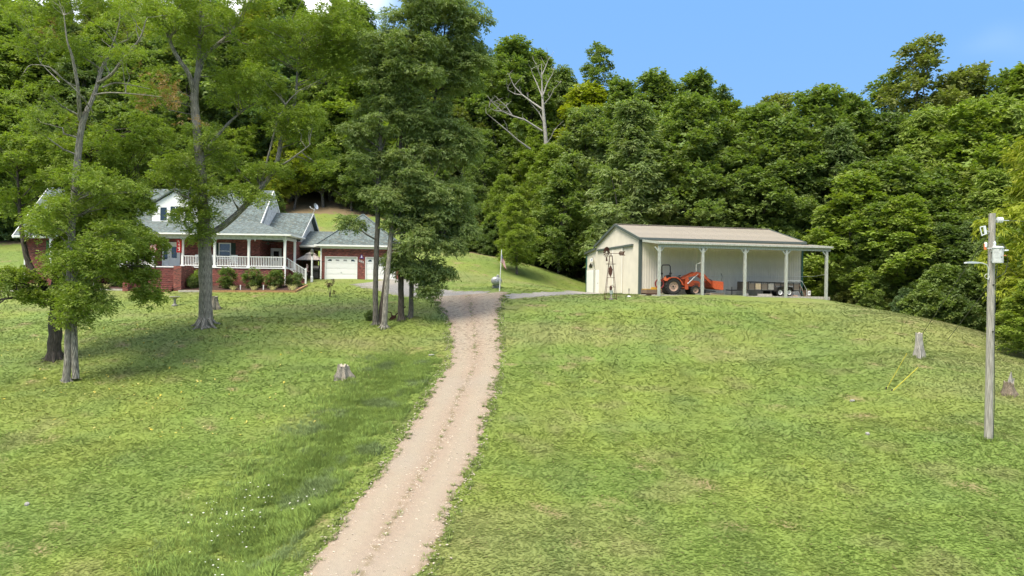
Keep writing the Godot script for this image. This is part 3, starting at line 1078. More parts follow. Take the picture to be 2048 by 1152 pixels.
# one clump of leaf sprays: a shell thickest on its upper and outer side
func clump(lv: Leaves, kind: String, at: Vector3, rad: Vector3, count: int, size: float, away: Vector3, r: RandomNumberGenerator, tone := Color(1, 1, 1)) -> void:
	var ks := 4
	for i in count:
		var d := Vector3(r.randfn(), r.randfn(), r.randfn()).normalized()
		d = (d + Vector3(0, 0.45, 0) + away * 0.35).normalized()
		var rr := pow(r.randf(), 0.30)
		var p := at + Vector3(d.x * rad.x, d.y * rad.y, d.z * rad.z) * rr
		var out := (Vector3(d.x, d.y * 0.35, d.z) + Vector3(r.randfn(0, 0.3), r.randfn(0, 0.18), r.randfn(0, 0.3))).normalized()
		var up := (Vector3.UP + d * 0.6 + Vector3(r.randfn(0, 0.25), 0, r.randfn(0, 0.25))).normalized()
		var z := out.cross(up).normalized()
		var y := z.cross(out)
		var s := size * r.randf_range(0.7, 1.25)
		var tp: Array = sprays[kind + str(i % ks)]
		var cc := tint(r)
		lv.add(tp[0], tp[1], Transform3D(Basis(out * s, y * s, z * s), p - out * s * 0.4), Color(cc.r * tone.r, cc.g * tone.g, cc.b * tone.b))

func make_sprays() -> void:
	for k in 4:
		spray("broad" + str(k), 9, 0.40, 0.24, 0.35, 100 + k)      # rounded leaves, level sprays
		spray("long" + str(k), 11, 0.46, 0.13, 0.8, 200 + k)       # hanging narrow leaflets
		spray("fine" + str(k), 12, 0.30, 0.14, 0.25, 300 + k)      # small leaves
		spray("mass" + str(k), 10, 0.44, 0.27, 0.4, 400 + k)       # for trees deep in the wood

func bend(a: Vector3, b: Vector3, n: int, wob: float, r: RandomNumberGenerator) -> Array:
	var out := []
	var L := a.distance_to(b)
	for i in n + 1:
		var t := float(i) / n
		var p := a.lerp(b, t)
		if i > 0 and i < n:
			p += Vector3(r.randfn(), r.randfn() * 0.4, r.randfn()) * wob * L
		out.append(p)
	return out

func taper(n: int, r0: float, r1: float) -> Array:
	var out := []
	for i in n:
		out.append(lerpf(r0, r1, float(i) / (n - 1)))
	return out

# a tree for the wood, 20 m tall at scale 1; shape: crown radius, crown base (share of height), kind of leaf, how pointed
func wood_tree(sd: int, R: float, base: float, kind: String, clumps: int, per: int, point: float, size: float) -> Dictionary:
	var r := RandomNumberGenerator.new()
	r.seed = sd
	var H := 20.0
	var wood := MB.new()
	var lean := Vector3(r.randfn(0, 0.5), 0, r.randfn(0, 0.5))
	var top := Vector3(lean.x, H * 0.86, lean.z)
	var stem := bend(Vector3(0, -0.4, 0), top, 7, 0.012, r)
	wood.tube(stem, taper(8, 0.30, 0.05), 7, false)
	var lv := Leaves.new()
	for i in clumps:
		var t := (i + r.randf()) / clumps
		var y := lerpf(base, 1.0, t)
		# crown outline: widest a third of the way up
		var f := sin(PI * clampf(pow(t, 0.72) * 0.92 + 0.08, 0, 1))
		f = lerpf(f, 1.0 - t, point)
		f = maxf(f, 0.16)
		var a := i * 2.39996 + r.randfn(0, 0.35)
		var rr := R * f * (r.randf_range(0.72, 1.05) if i % 4 else r.randf_range(0.1, 0.55))
		var cr := R * r.randf_range(0.19, 0.32) * lerpf(1.0, 0.72, t)
		var p := Vector3(cos(a) * rr + lean.x * t, y * H - cr * 0.4, sin(a) * rr + lean.z * t)
		var away := Vector3(cos(a), 0, sin(a))
		clump(lv, kind, p, Vector3(cr * 1.25, cr * 0.8, cr * 1.25), per, size, away, r, Color(1, 1, 1) * r.randf_range(0.82, 1.15))
		if i % 3 == 0:
			var from: Vector3 = stem[clampi(int(y * 7 - 1), 1, 6)]
			wood.tube(bend(from, p, 3, 0.05, r), taper(4, 0.09, 0.025), 4, false)
	# leaves deep inside, so that the crown closes
	for i in int(clumps * per * 0.10):
		var t := r.randf()
		var a := r.randf() * TAU
		var rr := R * 0.6 * sqrt(r.randf()) * sin(PI * clampf(t * 0.9 + 0.1, 0, 1))
		var p := Vector3(cos(a) * rr, lerpf(base, 0.95, t) * H, sin(a) * rr)
		var tp: Array = sprays[kind + str(i % 4)]
		lv.add(tp[0], tp[1], Transform3D(Basis(Vector3.UP, r.randf() * TAU).scaled(Vector3.ONE * size * 1.2), p), Color(0.9, 0.9, 0.9))
	return {"wood": wood.mesh(), "crown": lv.mesh(), "tris": lv.v.size() / 3}

var stock := {}

func make_stock() -> void:
	make_sprays()
	# name: crown radius, crown base, spray, clumps, per clump, point, spray size
	var t := {
		"round": [5.2, 0.22, "mass", 70, 44, 0.0, 0.80], "round_b": [4.6, 0.18, "mass", 66, 42, 0.1, 0.76], "tall": [3.7, 0.20, "mass", 60, 38, 0.15, 0.74],
		"wide": [6.2, 0.15, "mass", 84, 46, 0.0, 0.84], "hang": [4.6, 0.12, "long", 62, 36, 0.1, 1.15], "cone": [4.0, 0.10, "long", 66, 34, 0.7, 1.0],
		"loose": [4.4, 0.35, "mass", 36, 34, 0.05, 0.72], "fine": [4.8, 0.16, "fine", 66, 40, 0.1, 1.2], "fine_b": [5.4, 0.12, "broad", 70, 36, 0.1, 1.15], "bush": [8.5, 0.02, "broad", 60, 34, 0.05, 2.1]}
	var i := 0
	var total := 0
	for k in t:
		var q: Array = t[k]
		stock[k] = wood_tree(900 + i * 7, q[0], q[1], q[2], q[3], q[4], q[5], q[6])
		total += stock[k].tris
		i += 1
	print("stock triangles ", total)

func plant(shape: String, leaf: String, x: float, z: float, high: float, label: String, group: String, called := "forest_tree", fat := 1.0, bark := "bark_mid", category := "tree") -> void:
	var o := thing(called, on(x, z), label, category, group, rng.randf() * TAU)
	var s := high / 20.0
	var w := s * fat
	o.scale = Vector3(w, s, w)
	part_mesh(stock[shape].wood, "trunk", M[bark], o)
	part_mesh(stock[shape].crown, "crown", M[leaf], o)

func skyline(px: float) -> float:
	var t := [[-400, -60], [660, -40], [700, 20], [760, 30], [900, 60], [985, 85], [1040, 85], [1075, 120], [1110, 150], [1150, 170], [1240, 165], [1290, 150], [1400, 150], [1440, 170], [1500, 195], [1560, 190], [1620, 178], [1690, 190], [1750, 190], [1790, 160], [1860, 130], [1920, 150], [1960, 170], [2048, 140], [2400, 120]]
	for k in t.size() - 1:
		if px <= t[k + 1][0]:
			return lerpf(t[k][1], t[k + 1][1], inverse_lerp(t[k][0], t[k + 1][0], px))
	return 120.0

# a wood tree given where its top stands against the sky
func plant_to(shape: String, leaf: String, px: float, D: float, ytop: float, label: String, group: String, fat := 1.0, bark := "bark_mid", called := "forest_tree") -> void:
	var p := P(px, ytop, D)
	var h := p.y - hd(p.x, D)
	plant(shape, leaf, p.x, D, clampf(h, 3.0, 36.0), label, group, called, fat, bark)

const TONE := {"leaf_deep": "dark green", "leaf_mid": "mid green", "leaf_bright": "bright green", "leaf_grey": "grey-green", "leaf_lime": "yellow-green", "leaf_olive": "olive green", "leaf_blue": "blue-green", "leaf_young": "fresh green", "leaf_shrub": "leafy green"}
const SHAPE := {"round": "round-crowned", "round_b": "bushy", "tall": "tall narrow", "wide": "broad spreading", "hang": "drooping", "cone": "pointed", "loose": "open-crowned", "fine": "small-leaved", "fine_b": "dense", "bush": "low bushy"}

func make_forest() -> void:
	make_stock()
	var R := "wood behind the barn"
	var L := "wooded ridge behind the house"
	var E := "wood edge beyond the hill crown"
	# singled out
	plant_to("cone", "leaf_grey", 1268, 82, 205, "tall grey-green drooping tree behind the barn roof with bare lower trunk", "", 1.25, "bark_mid", "grey_green_tree")
	plant_to("fine", "leaf_young", 1036, 80, 392, "small fresh-green tree at the meadow edge behind the flagpole", "", 1.15, "bark_mid", "young_tree")
	plant_to("loose", "leaf_mid", 1190, 112, 92, "tall open-crowned tree standing clear above the ridge", "", 0.8, "bark_mid", "ridge_tree")
	plant_to("loose", "leaf_olive", 1850, 88, 84, "highest open-crowned tree above the wood behind the barn", "", 1.0, "bark_mid", "crest_tree")
	plant_to("hang", "leaf_lime", 2122, 44, 105, "yellow-green tree with trailing leaves beside the utility pole", "", 0.85, "bark_mid", "lime_tree")
	plant_to("fine_b", "leaf_young", 2062, 41, 560, "low yellow-green tree behind the broken stump", "", 1.5, "bark_mid", "lime_sapling")
	# front rows, placed one by one: px, depth, top, shape, leaf
	var rows := [
		[1120, 88, 330, "fine_b", "leaf_mid", R], [1090, 94, 290, "fine", "leaf_bright", R], [1165, 95, 350, "round_b", "leaf_mid", R], [1205, 95, 300, "hang", "leaf_grey", R], [1335, 86, 225, "hang", "leaf_bright", R], [1395, 84, 200, "wide", "leaf_mid", R],
		[1450, 83, 300, "fine_b", "leaf_deep", R], [1500, 82, 215, "wide", "leaf_mid", R], [1560, 80, 240, "fine_b", "leaf_mid", R], [1615, 82, 180, "wide", "leaf_mid", R], [1665, 78, 260, "hang", "leaf_deep", R], [1700, 82, 205, "round", "leaf_mid", R],
		[1745, 76, 330, "fine_b", "leaf_olive", R], [1780, 80, 225, "round", "leaf_deep", R], [1840, 76, 215, "hang", "leaf_bright", R], [1900, 78, 225, "round_b", "leaf_mid", R], [1880, 70, 345, "fine_b", "leaf_mid", R], [1960, 74, 215, "wide", "leaf_bright", R], [2030, 72, 190, "hang", "leaf_bright", R], [1960, 66, 380, "fine", "leaf_mid", R],
		[1390, 106, 150, "round", "leaf_mid", R], [1310, 104, 155, "wide", "leaf_mid", R], [1250, 102, 165, "round_b", "leaf_mid", R], [1450, 100, 178, "loose", "leaf_deep", R], [1545, 98, 190, "round", "leaf_olive", R], [1690, 96, 190, "tall", "leaf_deep", R], [1920, 88, 140, "round", "leaf_olive", R], [2000, 84, 150, "loose", "leaf_mid", R], [1790, 92, 150, "loose", "leaf_mid", R], [2060, 82, 130, "round", "leaf_bright", R],
		[1010, 112, 85, "wide", "leaf_mid", L], [1060, 118, 110, "round", "leaf_mid", L], [1130, 108, 215, "round_b", "leaf_deep", L], [970, 100, 260, "round_b", "leaf_mid", L], [1000, 92, 350, "fine", "leaf_bright", L], [940, 96, 330, "fine", "leaf_mid", L], [880, 99, 320, "round_b", "leaf_mid", L], [1070, 100, 255, "round_b", "leaf_bright", L],
		[590, 108, 240, "round", "leaf_lime", L], [650, 109, 185, "round_b", "leaf_bright", L], [705, 107, 250, "fine_b", "leaf_mid", L], [555, 106, 330, "fine", "leaf_lime", L], [480, 107, 260, "round_b", "leaf_bright", L], [400, 106, 250, "wide", "leaf_mid", L], [320, 105, 230, "round", "leaf_mid", L], [240, 104, 210, "fine_b", "leaf_mid", L], [160, 102, 230, "round", "leaf_olive", L], [80, 98, 220, "round_b", "leaf_mid", L], [10, 96, 210, "wide", "leaf_bright", L], [-60, 94, 220, "round", "leaf_mid", L], [760, 108, 220, "hang", "leaf_deep", L], [820, 104, 260, "round", "leaf_mid", L]]
	for q in rows:
		plant_to(q[3], q[4], q[0], q[1], q[2], "%s %s tree in the %s" % [TONE[q[4]], SHAPE[q[3]], q[5]], "trees of the " + q[5])
	# the ridge behind, row after row
	var shapes := ["round", "round_b", "wide", "fine_b", "tall", "hang"]
	var leafs := ["leaf_mid", "leaf_deep", "leaf_bright", "leaf_mid", "leaf_olive", "leaf_blue", "leaf_young", "leaf_grey", "leaf_bright", "leaf_lime"]
	var D := 113.0
	while D < 172.0:
		var step := 6.4 / D * F * (D / 125.0)
		var px := -230.0 + rng.randf() * step
		while px < 1120:
			var sh: String = shapes[rng.randi() % shapes.size()]
			var lf: String = leafs[rng.randi() % leafs.size()]
			var d := D + rng.randf_range(-3.0, 3.0)
			var x := X(px, d)
			var h := rng.randf_range(18, 26) + (5.0 if px < 720 else 0.0)
			var lim := P(px, skyline(px) + rng.randf_range(-12, 45), d).y - hd(x, d)
			h = minf(h, lim)
			if h > 8:
				plant(sh, lf, x, d, h, "%s %s tree on the %s" % [TONE[lf], SHAPE[sh], L], "trees of the " + L, "forest_tree", rng.randf_range(0.9, 1.2))
			px += step * rng.randf_range(0.75, 1.3)
		D += 10.5
	D = 96.0
	while D < 132.0:
		var step := 6.6 / D * F
		var px := 1140.0 + rng.randf() * step
		while px < 2230:
			var sh: String = shapes[rng.randi() % shapes.size()]
			var lf: String = leafs[rng.randi() % leafs.size()]
			var d := D + rng.randf_range(-3.0, 3.0)
			var x := X(px, d)
			var h := rng.randf_range(17, 25)
			h = minf(h, P(px, skyline(px) + rng.randf_range(0, 45), d).y - hd(x, d))
			if h > 8:
				plant(sh, lf, x, d, h, "%s %s tree in the %s" % [TONE[lf], SHAPE[sh], R], "trees of the " + R, "forest_tree", rng.randf_range(0.9, 1.2))
			px += step * rng.randf_range(0.75, 1.3)
		D += 12.0
	# right of the frame and the hollow beyond the hill crown
	for q in [[1700, 70, 14], [1760, 66, 11], [1820, 64, 12], [1885, 62, 10], [1940, 61, 11], [1990, 58, 9], [2040, 56, 10], [2110, 60, 16], [2150, 52, 14], [1730, 73, 16], [1800, 71, 17], [1870, 68, 15], [2000, 66, 17], [2080, 66, 18]]:
		var lf: String = leafs[rng.randi() % 4]
		var sh: String = ["fine_b", "hang", "fine", "round_b"][rng.randi() % 4]
		plant(sh, lf, X(q[0], q[1]), q[1], q[2], "%s %s tree in the %s" % [TONE[lf], SHAPE[sh], E], "trees of the " + E, "forest_tree", 1.25)
	# undergrowth along the wood's foot
	var px := -120.0
	while px < 2150:
		if px < 560 or px > 700:
			var base_d := 0.0
			var x := 0.0
			base_d = wood_edge(X(px, 80.0), 80.0) + rng.randf_range(0.5, 4.5)
			x = X(px, base_d)
			var lf: String = ["leaf_deep", "leaf_mid", "leaf_olive", "leaf_deep", "leaf_blue"][rng.randi() % 5]
			var bar := px > 1270 and px < 1600
			if not bar or rng.randf() < 0.4:
				plant("bush", lf, x, base_d, rng.randf_range(2.6, 5.6), "%s bushy undergrowth at the foot of the wood" % TONE[lf], "undergrowth along the wood edge", "edge_shrub", 1.0, "bark_dark", "shrub")
		px += rng.randf_range(18, 34)
	dead_tree()

func dead_tree() -> void:
	var D := 96.0
	var foot := P(1092, 330, D)
	var g := hd(foot.x, D)
	var o := thing("dead_tree", Vector3(foot.x, g, -D), "bare bleached dead tree standing among the green trees of the ridge", "dead tree")
	var r := RandomNumberGenerator.new()
	r.seed = 71
	var mb := MB.new()
	mb.tube([Vector3(foot.x, g - 0.3, -D), P(1094, 330, D), P(1091, 270, D), P(1086, 215, D), P(1084, 175, D + 0.5), P(1083, 128, D + 0.8)], [0.34, 0.30, 0.26, 0.19, 0.11, 0.03], 8, false)
	wpart(mb, "trunk", M.bark_dead, o)
	# branches: lists of px, py, depth offset
	var br := [
		[[1084, 262], [1050, 240, -1], [1025, 232, -1.6], [1003, 222, -2], [985, 205, -2.4], [973, 190, -2.5]],
		[[1060, 298, -0.2], [1035, 280, -1.5], [1015, 262, -2.2], [995, 245, -2.6], [972, 226, -3]],
		[[1087, 220], [1065, 205, 1], [1045, 190, 1.6], [1028, 172, 2], [1018, 150, 2.2]],
		[[1085, 195], [1075, 170, 1], [1066, 150, 1.6], [1062, 138, 2]],
		[[1087, 210], [1100, 195, -1], [1108, 178, -1.4], [1120, 165, -1.8]],
		[[1086, 190], [1095, 165, 1], [1104, 150, 1.3], [1108, 140, 1.5]],
		[[1084, 160], [1077, 142, -0.5], [1072, 128, -0.8]], [[1084, 150], [1092, 132, 0.4], [1096, 120, 0.6]],
		[[1092, 290], [1102, 275, -0.8], [1108, 262, -1]], [[1088, 245], [1078, 225, 0.8], [1056, 200, 1.4]],
		[[1025, 232, -1.6], [1012, 212, -1.8], [996, 198, -2]], [[1045, 190, 1.6], [1030, 188, 1.8], [1016, 180, 2]],
		[[1003, 222, -2], [990, 222, -2.2], [978, 214, -2.5]]]
	for b in br:
		var p := []
		for q in b:
			p.append(P(q[0], q[1], D + (q[2] if q.size() > 2 else 0.0)))
		var m := MB.new()
		m.tube(p, taper(p.size(), 0.15 if b.size() > 4 else 0.09, 0.02), 6, false)
		for k in 4:
			var i := 1 + r.randi() % (p.size() - 1)
			var a: Vector3 = p[i]
			m.tube(bend(a, a + Vector3(r.randfn(0, 0.7), r.randf_range(0.4, 1.6), r.randfn(0, 0.7)), 2, 0.08, r), [0.035, 0.025, 0.012], 4, false)
		wpart(m, "branch", M.bark_dead, o)

# a tree close by. trunks: lists of [px, py, depth offset, radius]; crown: [px, py, depth offset, rx m, ry m, rz m, clumps]
func near_tree(called: String, label: String, group: String, D: float, bark: String, trunks: Array, crown: Array, leaf: String, kind: String, per: int, cr: float, size: float, sd: int, twigs := 1.0) -> Node3D:
	var r := RandomNumberGenerator.new()
	r.seed = sd
	var f: Array = trunks[0][0]
	var foot := P(f[0], f[1], D + f[2])
	foot.y = hd(foot.x, D + f[2])
	var o := thing(called, foot, label, "tree", group)
	var nodes := []
	var wood := MB.new()
	var bough := MB.new()
	for k in trunks.size():
		var p := []
		var rad := []
		var t: Array = trunks[k]
		for i in t.size():
			var q: Array = t[i]
			var w := P(q[0], q[1], D + q[2])
			if k == 0 and i == 0:
				w = foot - Vector3(0, 0.25, 0)
			p.append(w); rad.append(q[3])
		# smooth the line
		var pp := []
		var rr := []
		for i in p.size() - 1:
			var a: Vector3 = p[i]
			var b: Vector3 = p[i + 1]
			var pre: Vector3 = p[maxi(i - 1, 0)]
			var post: Vector3 = p[mini(i + 2, p.size() - 1)]
			for s in 4:
				var u := s / 4.0
				pp.append(a.cubic_interpolate(b, pre, post, u) + Vector3(r.randfn(), 0, r.randfn()) * rad[i] * 0.06)
				rr.append(lerpf(rad[i], rad[i + 1], u) * r.randf_range(0.95, 1.05))
		pp.append(p[-1]); rr.append(rad[-1])
		if k == 0:
			# root flare
			rr[0] *= 1.75; rr[1] *= 1.12
			wood.tube(pp, rr, 14, false)
			for j in 7:
				var a := TAU * (j + r.randf() * 0.6) / 7
				var e: Vector3 = foot + Vector3(cos(a), 0, sin(a)) * rad[0] * r.randf_range(1.9, 2.8)
				e.y = hd(e.x, -e.z) - 0.06
				wood.tube([foot + Vector3(cos(a) * rad[0] * 0.7, rad[0] * 1.1, sin(a) * rad[0] * 0.7), foot.lerp(e, 0.6) + Vector3(0, rad[0] * 0.25, 0), e], [rad[0] * 0.34, rad[0] * 0.24, rad[0] * 0.10], 6, false)
		else:
			bough.tube(pp, rr, 8, false)
		for i in pp.size():
			if i > pp.size() / 3 or k > 0: nodes.append([pp[i], rr[i]])
	wpart(wood, "trunk", M[bark], o)
	var lv := Leaves.new()
	for c in crown:
		var ctr := P(c[0], c[1], D + c[2])
		for j in c[6]:
			var d := Vector3(r.randfn(), r.randfn(), r.randfn()).normalized() * pow(r.randf(), 0.42)
			var at := ctr + Vector3(d.x * c[3], d.y * c[4], d.z * c[5])
			var cc := cr * r.randf_range(0.65, 1.25)
			clump(lv, kind, at, Vector3(cc * 1.2, cc * 0.7, cc * 1.2), int(per * cc * cc / (cr * cr)), size, Vector3(d.x, 0, d.z), r, Color(1, 1, 1) * r.randf_range(0.85, 1.15))
			# a thin limb from the nearest bough
			if r.randf() < twigs and nodes.size():
				var best: Array = nodes[0]
				for q in nodes:
					if q[0].distance_squared_to(at - Vector3(0, 0.8, 0)) < best[0].distance_squared_to(at - Vector3(0, 0.8, 0)): best = q
				if best[0].distance_to(at) < 7.5:
					var r0: float = minf(best[1] * 0.7, 0.055)
					bough.tube(bend(best[0], at, 4, 0.05, r), taper(5, r0, 0.010), 5, false)
	if bough.v.size(): wpart(bough, "limbs", M[bark], o)
	for i in lv.v.size():
		lv.v[i] -= o.position
	if lv.v.size():
		part_mesh(lv.mesh(), "crown", M[leaf], o)
	print(called, " leaf triangles ", lv.v.size() / 3)
	return o

func near_trees() -> void:
	# grey twin-stemmed tree, half bare at the top
	var o := near_tree("twin_trunk_tree", "pale grey twin-stemmed tree with bare upper limbs and leafy skirt over the lawn", "", 38, "bark_grey",
		[[[133, 758, 0, 0.19], [136, 680, 0, 0.17], [137, 600, 0.1, 0.165], [140, 520, 0.2, 0.16], [146, 420, 0.3, 0.16], [154, 330, 0.3, 0.17], [162, 262, 0.2, 0.16], [172, 225, 0.2, 0.15]],
		[[151, 757, 0.1, 0.19], [149, 690, 0.1, 0.17], [147, 600, 0.2, 0.15], [146, 500, 0.2, 0.13], [146, 420, 0.3, 0.1]],
		[[172, 225, 0.2, 0.13], [188, 190, 0.5, 0.11], [200, 150, 0.8, 0.10], [212, 118, 1.2, 0.08], [232, 92, 1.4, 0.06], [255, 80, 1.6, 0.03]],
		[[196, 165, 0.6, 0.09], [222, 150, 0, 0.08], [245, 120, -0.3, 0.07], [265, 100, -0.6, 0.06], [282, 72, -0.9, 0.04], [292, 40, -1, 0.02]],
		[[160, 240, 0.2, 0.11], [157, 190, -0.6, 0.09], [150, 140, -1, 0.08], [142, 105, -1.3, 0.06], [134, 80, -1.5, 0.04], [128, 30, -1.6, 0.02]],
		[[190, 190, 0.4, 0.05], [210, 186, -0.6, 0.045], [240, 186, -1.0, 0.035], [290, 190, -1.4, 0.02], [325, 194, -1.6, 0.01]],
		[[205, 175, 0.4, 0.05], [230, 166, 0.8, 0.04], [262, 170, 1.0, 0.03], [300, 178, 1.2, 0.015]],
		[[186, 225, 0.2, 0.04], [165, 195, -1.0, 0.04], [140, 170, -1.6, 0.03], [110, 145, -2.0, 0.025], [95, 130, -2.2, 0.015]],
		[[150, 172, -1, 0.04], [128, 160, -1.8, 0.03], [100, 135, -2.2, 0.025], [62, 130, -2.6, 0.02], [48, 145, -2.8, 0.012]],
		[[120, 165, -1.6, 0.03], [95, 140, -1.2, 0.02], [78, 120, -1, 0.015], [72, 90, -1, 0.01]],
		[[212, 118, 1.2, 0.05], [232, 70, 1.5, 0.04], [240, 30, 1.6, 0.02], [236, -20, 1.7, 0.01]]],
		[[140, 60, 0, 3.2, 1.8, 2.5, 14], [60, 40, -1, 2.4, 1.6, 2.2, 12], [250, 30, 0.5, 2.6, 1.4, 2.2, 9], [120, -60, 0, 4.2, 1.6, 3.0, 8], [270, 110, -0.8, 1.2, 0.8, 1.2, 3], [60, 220, -0.5, 1.4, 1.2, 1.4, 6],
		[148, 588, -0.6, 1.0, 0.65, 0.9, 13], [175, 615, -0.8, 0.7, 0.4, 0.7, 7], [145, 640, -0.5, 0.35, 0.5, 0.4, 4], [160, 530, -0.4, 1.7, 0.9, 1.4, 18], [230, 480, -0.6, 1.6, 1.2, 1.4, 18], [125, 440, -0.4, 1.0, 1.3, 1.2, 10], [200, 380, -0.2, 2.0, 1.2, 1.6, 16]],
		"leaf_bright", "fine", 42, 0.72, 0.46, 501, 0.8)
	var br := Leaves.new()
	var r := RandomNumberGenerator.new()
	r.seed = 15
	for q in [[325, 195, 0.9], [290, 200, 0.7], [330, 165, 0.7], [300, 150, 0.5], [345, 215, 0.6], [100, 62, 0.5], [380, 245, 0.35]]:
		for k in 3:
			clump(br, "long", P(q[0] + r.randfn(0, 12), q[1] + r.randfn(0, 12), 37 + r.randfn(0, 0.5)), Vector3(0.55, 0.4, 0.5), int(13 * q[2]), 0.34, Vector3.ZERO, r)
	for i in br.v.size():
		br.v[i] -= o.position
	var bm := part_mesh(br.mesh(), "withered_leaves", M.leaf_brown, o)
	tag(bm, "withered brown leaves on dying boughs")
	# dark leaning tree with dense low foliage in front of the house
	near_tree("dark_trunk_tree", "dark-barked tree with dense low foliage that half hides the house", "", 42.5, "bark_dark",
		[[[108, 718, 0, 0.40], [110, 670, 0, 0.38], [112, 610, 0.1, 0.36], [113, 575, 0.2, 0.33], [118, 520, 0.4, 0.24], [128, 450, 0.6, 0.20], [150, 380, 0.8, 0.15], [175, 300, 1, 0.08]],
		[[108, 600, 0, 0.22], [88, 572, -0.3, 0.19], [62, 535, -0.5, 0.17], [50, 500, -0.6, 0.15], [42, 450, -0.6, 0.12], [38, 400, -0.6, 0.09], [34, 330, -0.6, 0.04]],
		[[96, 590, -0.2, 0.13], [70, 578, -0.8, 0.11], [45, 565, -1.4, 0.09], [10, 560, -2, 0.07], [-40, 555, -2.4, 0.05]],
		[[90, 612, -0.2, 0.12], [65, 588, -1.0, 0.10], [40, 594, -1.6, 0.08], [8, 598, -2.2, 0.06], [-40, 605, -2.6, 0.04]],
		[[10, 598, -2.2, 0.04], [-5, 610, -2.4, 0.03], [-20, 622, -2.6, 0.02]],
		[[118, 540, 0.3, 0.14], [150, 500, 0.8, 0.11], [190, 450, 1.2, 0.08], [225, 400, 1.4, 0.04]],
		[[120, 560, 0.3, 0.10], [160, 540, -0.6, 0.08], [210, 525, -1.2, 0.05], [255, 530, -1.6, 0.03], [285, 575, -1.8, 0.015], [292, 600, -1.8, 0.008]],
		[[255, 530, -1.6, 0.02], [300, 540, -1.7, 0.015], [325, 575, -1.8, 0.008]]],
		[[150, 440, -2.0, 2.6, 2.2, 1.4, 26], [225, 430, -1.6, 1.3, 1.5, 1.1, 11], [180, 300, 0.4, 2.6, 2.0, 2.4, 34], [200, 390, 0.3, 3.3, 1.9, 2.6, 56], [190, 470, 0.2, 3.2, 1.7, 2.4, 52], [230, 530, -1, 1.9, 0.9, 1.6, 20], [150, 540, 0, 1.7, 1.2, 1.6, 26], [110, 330, 0.2, 1.8, 1.8, 1.8, 18],
		[20, 400, -0.6, 0.8, 1.0, 1.0, 5], [25, 560, -1.6, 1.2, 0.8, 1.2, 9], [20, 300, -0.6, 1.6, 1.8, 1.6, 16], [300, 270, 0.6, 1.3, 1.4, 1.6, 12], [70, 590, -1, 1.2, 0.5, 1.1, 9], [305, 590, -1.8, 0.7, 0.35, 0.5, 5], [285, 500, -1, 0.9, 0.7, 0.8, 6], [290, 400, 0, 0.8, 1.0, 1.0, 4], [265, 555, -1.5, 0.8, 0.5, 0.7, 6]],
		"leaf_bright", "broad", 46, 0.66, 0.42, 502, 0.8)
	# tall grey straight tree with an arching limb
	near_tree("grey_shade_tree", "tall straight grey-trunked tree with an arching limb in front of the porch", "", 48, "bark_grey",
		[[[410, 650, 0, 0.47], [411, 600, 0, 0.43], [411, 530, 0, 0.42], [409, 460, 0, 0.40], [404, 380, 0, 0.34], [398, 300, 0, 0.30], [391, 230, 0, 0.28], [389, 190, 0, 0.24], [396, 140, 0, 0.18], [400, 60, 0, 0.10], [402, -40, 0, 0.05]],
		[[409, 455, 0, 0.24], [430, 462, 0.3, 0.22], [470, 432, 0.5, 0.21], [505, 395, 0.8, 0.19], [535, 360, 1.0, 0.17], [555, 320, 1.2, 0.15], [565, 270, 1.4, 0.13], [588, 210, 1.7, 0.11], [594, 158, 2, 0.08], [600, 90, 2, 0.04]],
		[[389, 190, 0, 0.19], [378, 150, -0.6, 0.16], [352, 110, -1.2, 0.13], [335, 70, -1.6, 0.10], [318, 20, -2, 0.06]],
		[[396, 150, 0, 0.16], [412, 110, 0.8, 0.14], [440, 85, 1.2, 0.12], [465, 60, 1.6, 0.10], [485, 25, 2, 0.06]],
		[[412, 300, 0, 0.14], [440, 265, 1, 0.11], [475, 230, 1.8, 0.07], [520, 200, 2.4, 0.04]],
		[[545, 340, 1.2, 0.10], [580, 320, 0.4, 0.07], [620, 290, 0, 0.04]],
		[[520, 380, 1, 0.08], [560, 230, 0.2, 0.06], [600, 180, 0, 0.03]],
		[[408, 420, 0, 0.08], [385, 400, -1.2, 0.06], [350, 385, -1.8, 0.03]]],
		[[400, 40, 0, 5.6, 2.6, 4.2, 44], [560, 60, 1, 4.0, 2.6, 3.4, 38], [650, 110, 1.2, 2.2, 2.6, 2.4, 26], [320, 30, -1, 3.2, 1.8, 2.8, 18], [500, 180, 0.8, 2.8, 1.6, 2.4, 26], [590, 240, 1.2, 2.2, 1.6, 2.0, 24], [430, 300, 0.6, 1.6, 1.8, 1.6, 16],
		[480, -80, 0, 6.5, 2.0, 4.5, 24], [395, 410, -0.6, 1.0, 1.5, 1.0, 18], [370, 350, -0.8, 1.6, 1.2, 1.4, 14], [540, 345, 0.8, 1.2, 0.7, 1.0, 9], [510, 395, -0.2, 1.2, 0.45, 0.9, 7], [640, 330, 0.6, 1.0, 0.8, 1.0, 6], [400, 470, -0.8, 0.55, 0.6, 0.6, 6], [470, 385, 0, 1.0, 0.5, 0.8, 5], [310, 190, -1, 1.6, 1.4, 1.6, 9], [690, 60, 1.5, 1.4, 2.2, 1.6, 16]],
		"leaf_bright", "fine", 40, 0.80, 0.52, 503, 0.7)
	# five slim trunks by the drive
	var grp := "slim trees clustered beside the drive"
